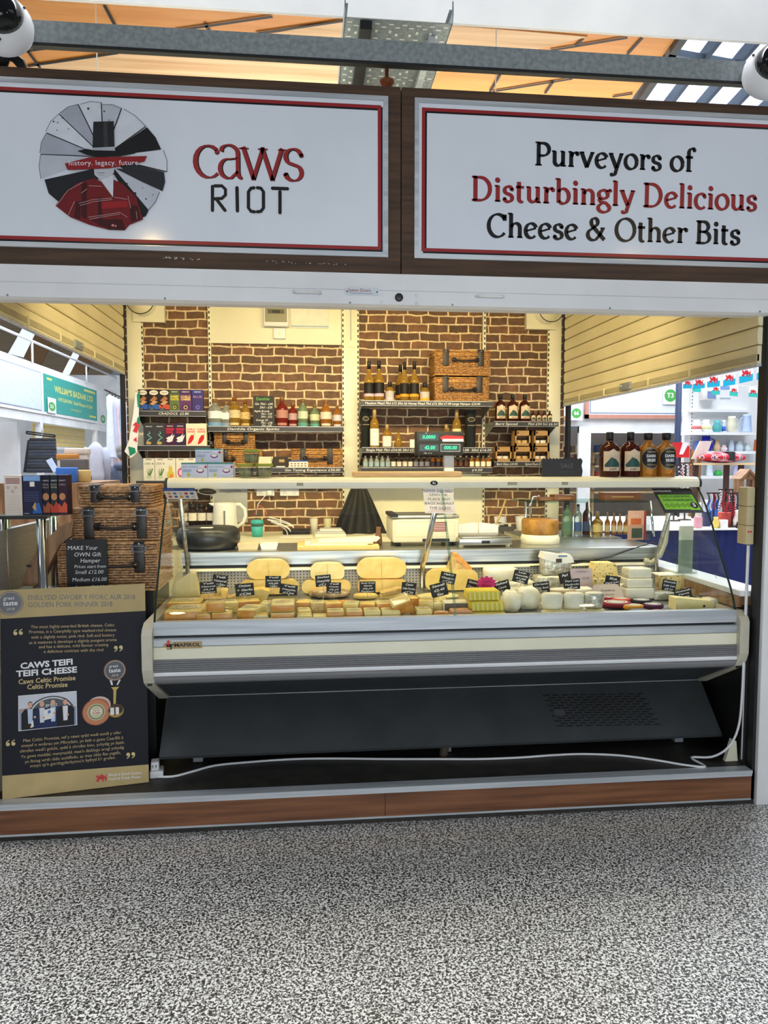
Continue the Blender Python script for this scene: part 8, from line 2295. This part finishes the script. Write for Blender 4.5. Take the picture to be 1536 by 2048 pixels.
vase('round teal jug on the white shelf',1425,839,1443,863,(80,160,164),POT,0,0,1);vase('small blue and white jar beside the teal jug',1443,839,1452,863,(206,214,236),TALL,k2=(60,96,190));vase('wide cream jug on the white shelf',1453,831,1473,863,(214,212,190),JUG,0,0,1);vase('tall pale blue jug at the post end of the shelf',1483,827,1503,863,(176,196,230),TALL,0,0,-1)
Yk,zk=wshelf(902,1376,1524,'lower white shelf of mixed china behind the tartan cushion');G2='china on the lower white shelf'
for x0,x1,y0,k,lb,pf in ((1399,1424,872,(30,40,170),'deep blue teapot on the lower white shelf',POT),(1388,1398,882,(90,120,200),'slim blue vase beside the teapot',TALL),(1426,1440,880,(222,186,150),'small peach pot beside the teapot',POT),(1456,1468,880,(190,206,226),'pale glass jar in the middle of the lower shelf',JUG),(1470,1486,882,(196,214,226),'clear glass bowl on the lower shelf',POT),(1488,1502,886,(206,220,226),'clear faceted glass beside the bowl',POT),(1507,1519,879,(214,104,50),'orange mug at the post end of the lower shelf',TALL),(1440,1454,890,(226,206,214),'low pink white dish on the lower shelf',POT)):
 vase(lb,x0,y0,x1,902,k,pf,Yk,zk,1 if x0 in (1399,1507)else 0,'china_pot',G2)
Ym,zm=wshelf(952,1400,1524,'third white shelf low in the gift stall')
vase('small green glass frog shaped dish on the third shelf',1428,940,1444,951,(60,170,80),POT,Ym,zm,0,'china_pot','china on the third shelf');vase('pale violet jar on the third shelf',1466,932,1476,951,(190,186,226),JUG,Ym,zm,0,'china_pot','china on the third shelf');vase('clear pale jar on the third shelf',1412,928,1426,951,(206,222,232),TALL,Ym,zm,0,'china_pot','china on the third shelf')
x,z,wd,ht=fb(1406,778,1434,800,Yw-.1);t=thing('fuse_box','grey white fuse box on the gift stall wall behind the bunting','fuse box',(x,Yw-.1,z));b=MB();b.box(-wd/2,wd/2,0,.099,0,ht,'grey_white',bev=.006);b.build('case',t);b=MB();b.box(-wd*.2,wd*.4,-.006,0,ht*.15,ht*.8,(120,146,190));b.build('cover',t)
x,z,wd,ht=fb(1440,772,1462,797,Yw-.01);b=MB();b.box(-wd/2,wd/2,0,.004,0,ht,'white');F=front(0,-.0005,0);b.rect(-wd/2,ht*.7,wd/2,ht,(130,170,220),F);b.rect(-wd/2,ht*.02,wd/2,ht*.06,(130,170,220),F);one('wall_notice',b,'white notice with blue heading beside the gift stall fuse box','notice',None,(x,Yw-.006,z))
# bunting
def flag(lb,px0,py0,px1,py1,Y,tilt,k2,cordp):
 x,z,wd,ht=fb(px0,py0,px1,py1,Y);t=thing('bunting_flag',lb,'flag',(x,Y,z),0,'red dragon bunting')
 sh=math.tan(R(tilt));pg=lambda z0,z1:[(-wd/2,z0-wd/2*sh),(wd/2,z0+wd/2*sh),(wd/2,z1+wd/2*sh),(-wd/2,z1-wd/2*sh)]
 b=MB();b.prism(pg(ht*.42,ht),0,.003,'flag_white');b.build('white_field',t);b=MB();b.prism(pg(0,ht*.42),0,.003,k2);b.build('blue_field',t)
 b=MB();dragon(b,front(0,-.0004,0),wd*.02,ht*.52,wd*.62,'dragon_red');b.build('dragon',t);return x,z+ht,wd
Yn=4.0;tops=[]
for i,(x0,y0,x1,y1,tl)in enumerate(((1366,756,1384,777,2),(1386,754,1410,777,4),(1414,746,1440,774,6),(1446,741,1471,771,9),(1478,731,1506,764,12),(1513,724,1538,757,14))):
 x,z,w_=flag('bright bunting flag with red dragon on the near string, %s from the dark pole'%ORD[i],x0,y0,x1,y1,Yn,tl,'bunting_blue',None);tops.append((x,Yn+.002,z))
b=MB();b.tube([(tops[0][0]-.4,Yn,tops[0][2]+.05)]+[(p[0],p[1],p[2]+.003)for p in tops]+[(tops[-1][0]+.5,Yn,tops[-1][2]+.2)],.003,'white',5);one('bunting_string',b,'white cord of the near string of bunting','cord')
tops=[]
for i,(x0,y0,x1,y1,tl)in enumerate(((1385,760,1402,784,-4),(1423,768,1440,789,-2),(1459,770,1476,792,-6),(1497,774,1515,794,-3))):
 x,z,w_=flag('pale bunting flag on the string behind, %s from the dark pole'%ORD[i],x0,y0,x1,y1,Yn+1.2,tl,(60,190,180),None);tops.append((x,Yn+1.202,z))
b=MB();b.tube([(tops[0][0]-.4,Yn+1.2,tops[0][2]+.05)]+[(p[0],p[1],p[2]+.003)for p in tops]+[(tops[-1][0]+.5,Yn+1.2,tops[-1][2]+.1)],.003,'white',5);one('bunting_string',b,'white cord of the far string of bunting','cord')
# table of trinkets with navy cloth
Yq_=3.05;zt_=PY(1480,1058,Yq_).z
b=MB();b.box(2.05,4.9,Yq_+.01,4.55,.02,zt_-.008,'cloth_navy');b.box(2.03,4.92,Yq_-.01,4.56,zt_-.008,zt_,'white');one('trinket_table',b,'white topped table with navy cloth front beside the cheese stall','table');zt_+=.001
# frame with cushion
t=thing('cushion_stand','brown wooden display frame carrying a tartan cushion','frame',(PY(1450,925,4.2).x,4.2,zt_));zc_=PY(1450,926,4.2).z-zt_;hw=.30
for x in (-hw,hw*.1,hw*.62):b=MB();b.box(x-.022,x+.022,0,.04,0,zc_-.02,(66,46,40));b.build('post',t)
b=MB();b.box(-hw-.04,hw+.1,-.02,.20,zc_-.02,zc_,'pale_wood');b.build('shelf_board',t)
t2=thing('tartan_cushion','red tartan cushion with a dark ribbon lying on the display frame','cushion',(t.location.x,4.2,zt_+zc_+.001));b=MB();b.ball((0,.08,.055),1,'tartan',16,sc=(.25,.16,.055));b.box(-.22,.22,-.02,.16,.03,.075,'tartan',bev=.02);b.build('cover',t2);b=MB();b.box(.0,.06,-.082,-.05,.02,.11,'slate',bev=.004);b.box(.0,.06,-.06,.2,.105,.115,'slate');b.build('ribbon',t2)
x,z,wd,ht=fb(1344,884,1379,915,4.4);b=MB();b.prism([(-wd/2,0),(wd/2,0),(wd/2,ht*.7),(0,ht),(-wd/2,ht*.95)],0,.01,'dragon_red');b.prism([(-wd*.1,ht*.2),(wd*.12,ht*.2),(wd*.45,ht*.95),(wd*.1,ht*1.0)],-.003,0,'flag_white');b.box(-.01,.01,.012,.03,zt_-z,ht*.9,(66,46,40));one('red_scarf',b,'red and white cloth draped on a stand behind the dark pole','cloth',None,(x,4.4,z))
for i,(x0,x1)in enumerate(((1384,1402),(1398,1412))):
 Y=4.44+.05*i;a,c=PY(x0,918,Y),PY(x1+12,882,Y);b=MB();b.prism([(a.x,a.z),(a.x+.07,a.z),(c.x,c.z),(c.x-.07,c.z)],Y,Y+.02,(222,214,206));b.box(a.x,a.x+.04,Y+.025,Y+.05,zt_,a.z+.1,'crate_wood');one('leaning_picture',b,('pale leaning picture nearest the slotted upright' if not i else 'pale leaning picture beside the tartan cushion'),'picture')
 # necklace stands
cols=[(140,20,40),(40,44,90),(30,30,34),(206,206,214),(150,40,50),(60,60,66)]
for i,(px,y0,Y)in enumerate(((1350,930,3.9),(1372,925,4.0),(1428,985,3.5),(1452,978,3.4),(1466,985,3.22),(1490,975,3.6),(1500,990,3.4))):
 p=PY(px,y0,Y);t=thing('necklace_stand','small stand hung with bead necklaces on the trinket table, %s from the dark pole'%ORD[i],'jewellery stand',(p.x,Y,zt_),0,'necklace stands on the trinket table');h=p.z-zt_
 b=MB();b.box(-.006,.006,-.006,.006,0,h,(60,44,36));b.box(-.07,.07,-.006,.006,h-.012,h,(60,44,36));b.box(-.05,.05,-.04,.04,0,.01,(60,44,36));b.build('stand',t)
 for j in range(5):
  b=MB();x=-.06+j*.03;L=h*random.uniform(.45,.8);k=cols[(i+j)%6]
  for q in range(10):b.ball((x+.010*math.sin(q*.7),-.012,h-.02-L*q/10),.0085,k,5)
  b.build('bead_string',t)
  # bird house
x,z,wd,ht=fb(1474,938,1518,990,3.4);t=thing('bird_house','rustic wooden bird house with pitched roof on the trinket table','bird house',(x,3.4,zt_));z0=z-zt_
b=MB();b.box(-.012,.012,.05,.07,0,z0+.02,(70,50,40));b.build('post',t);b=MB();b.prism([(-wd*.45,z0+ht*.62),(0,z0+ht),(wd*.45,z0+ht*.62),(wd*.36,z0+ht*.60),(0,z0+ht*.9),(-wd*.36,z0+ht*.60)],-.02,.14,'crate_wood');b.prism([(-wd*.34,z0+ht*.6),(wd*.34,z0+ht*.6),(0,z0+ht*.86)],0,.02,'crate_wood');b.build('roof',t)
b=MB()
for s_ in (-1,1):b.box(s_*wd*.30-.02,s_*wd*.30+.02,0,.1,z0+ht*.2,z0+ht*.62,'crate_wood')
b.box(-wd*.42,wd*.42,-.02,.12,z0,z0+ht*.2,'crate_wood');b.build('house',t)
tk=[(1418,1438,1000,(60,110,190),'blue picture card'),(1440,1464,1025,(200,90,80),'orange patterned tin'),(1466,1484,1020,(226,226,230),'white figurine'),(1486,1506,1030,(90,100,140),'grey blue mug'),(1452,1470,1005,(190,30,40),'red trinket box'),(1404,1418,1000,(206,214,230),'pale trinket jar'),(1506,1522,1010,(60,170,220),'bright blue box'),(1390,1404,1005,(214,206,200),'cream trinket jar'),(1408,1422,1024,(40,50,100),'small navy trinket box'),(1424,1438,1034,(226,206,110),'small yellow trinket jar'),(1442,1456,1040,(232,232,236),'small white trinket box'),(1470,1484,1044,(30,30,34),'small black trinket jar'),(1486,1498,1046,(170,176,186),'small silver trinket jar'),(1392,1405,1034,(226,160,180),'small pink trinket box'),(1498,1510,1040,(120,30,50),'small maroon trinket jar'),(1424,1440,1006,(180,200,226),'pale blue trinket card')]
for i,(x0,x1,y0,k,lb)in enumerate(tk):
 Y=(3.7,3.25,3.2,3.22,3.6,3.6,3.9,3.5,3.3,3.15,3.1,3.12,3.1,3.15,3.2,3.85)[i];x,z,wd,ht=fb(x0,y0,x1,y0+30,Y);h=z+ht-zt_;b=MB()
 if 'box' in lb or 'card' in lb or 'tin' in lb:b.box(-wd/2,wd/2,0,.05,0,h,k,bev=.003)
 else:b.lathe([(0,0),(wd*.4,0),(wd*.5,h*.4),(wd*.3,h*.75),(wd*.34,h),(0,h)],k,14)
 one('trinket',b,lb+' standing on the trinket table','trinket','trinkets on the navy clothed table',(x,Y,zt_))
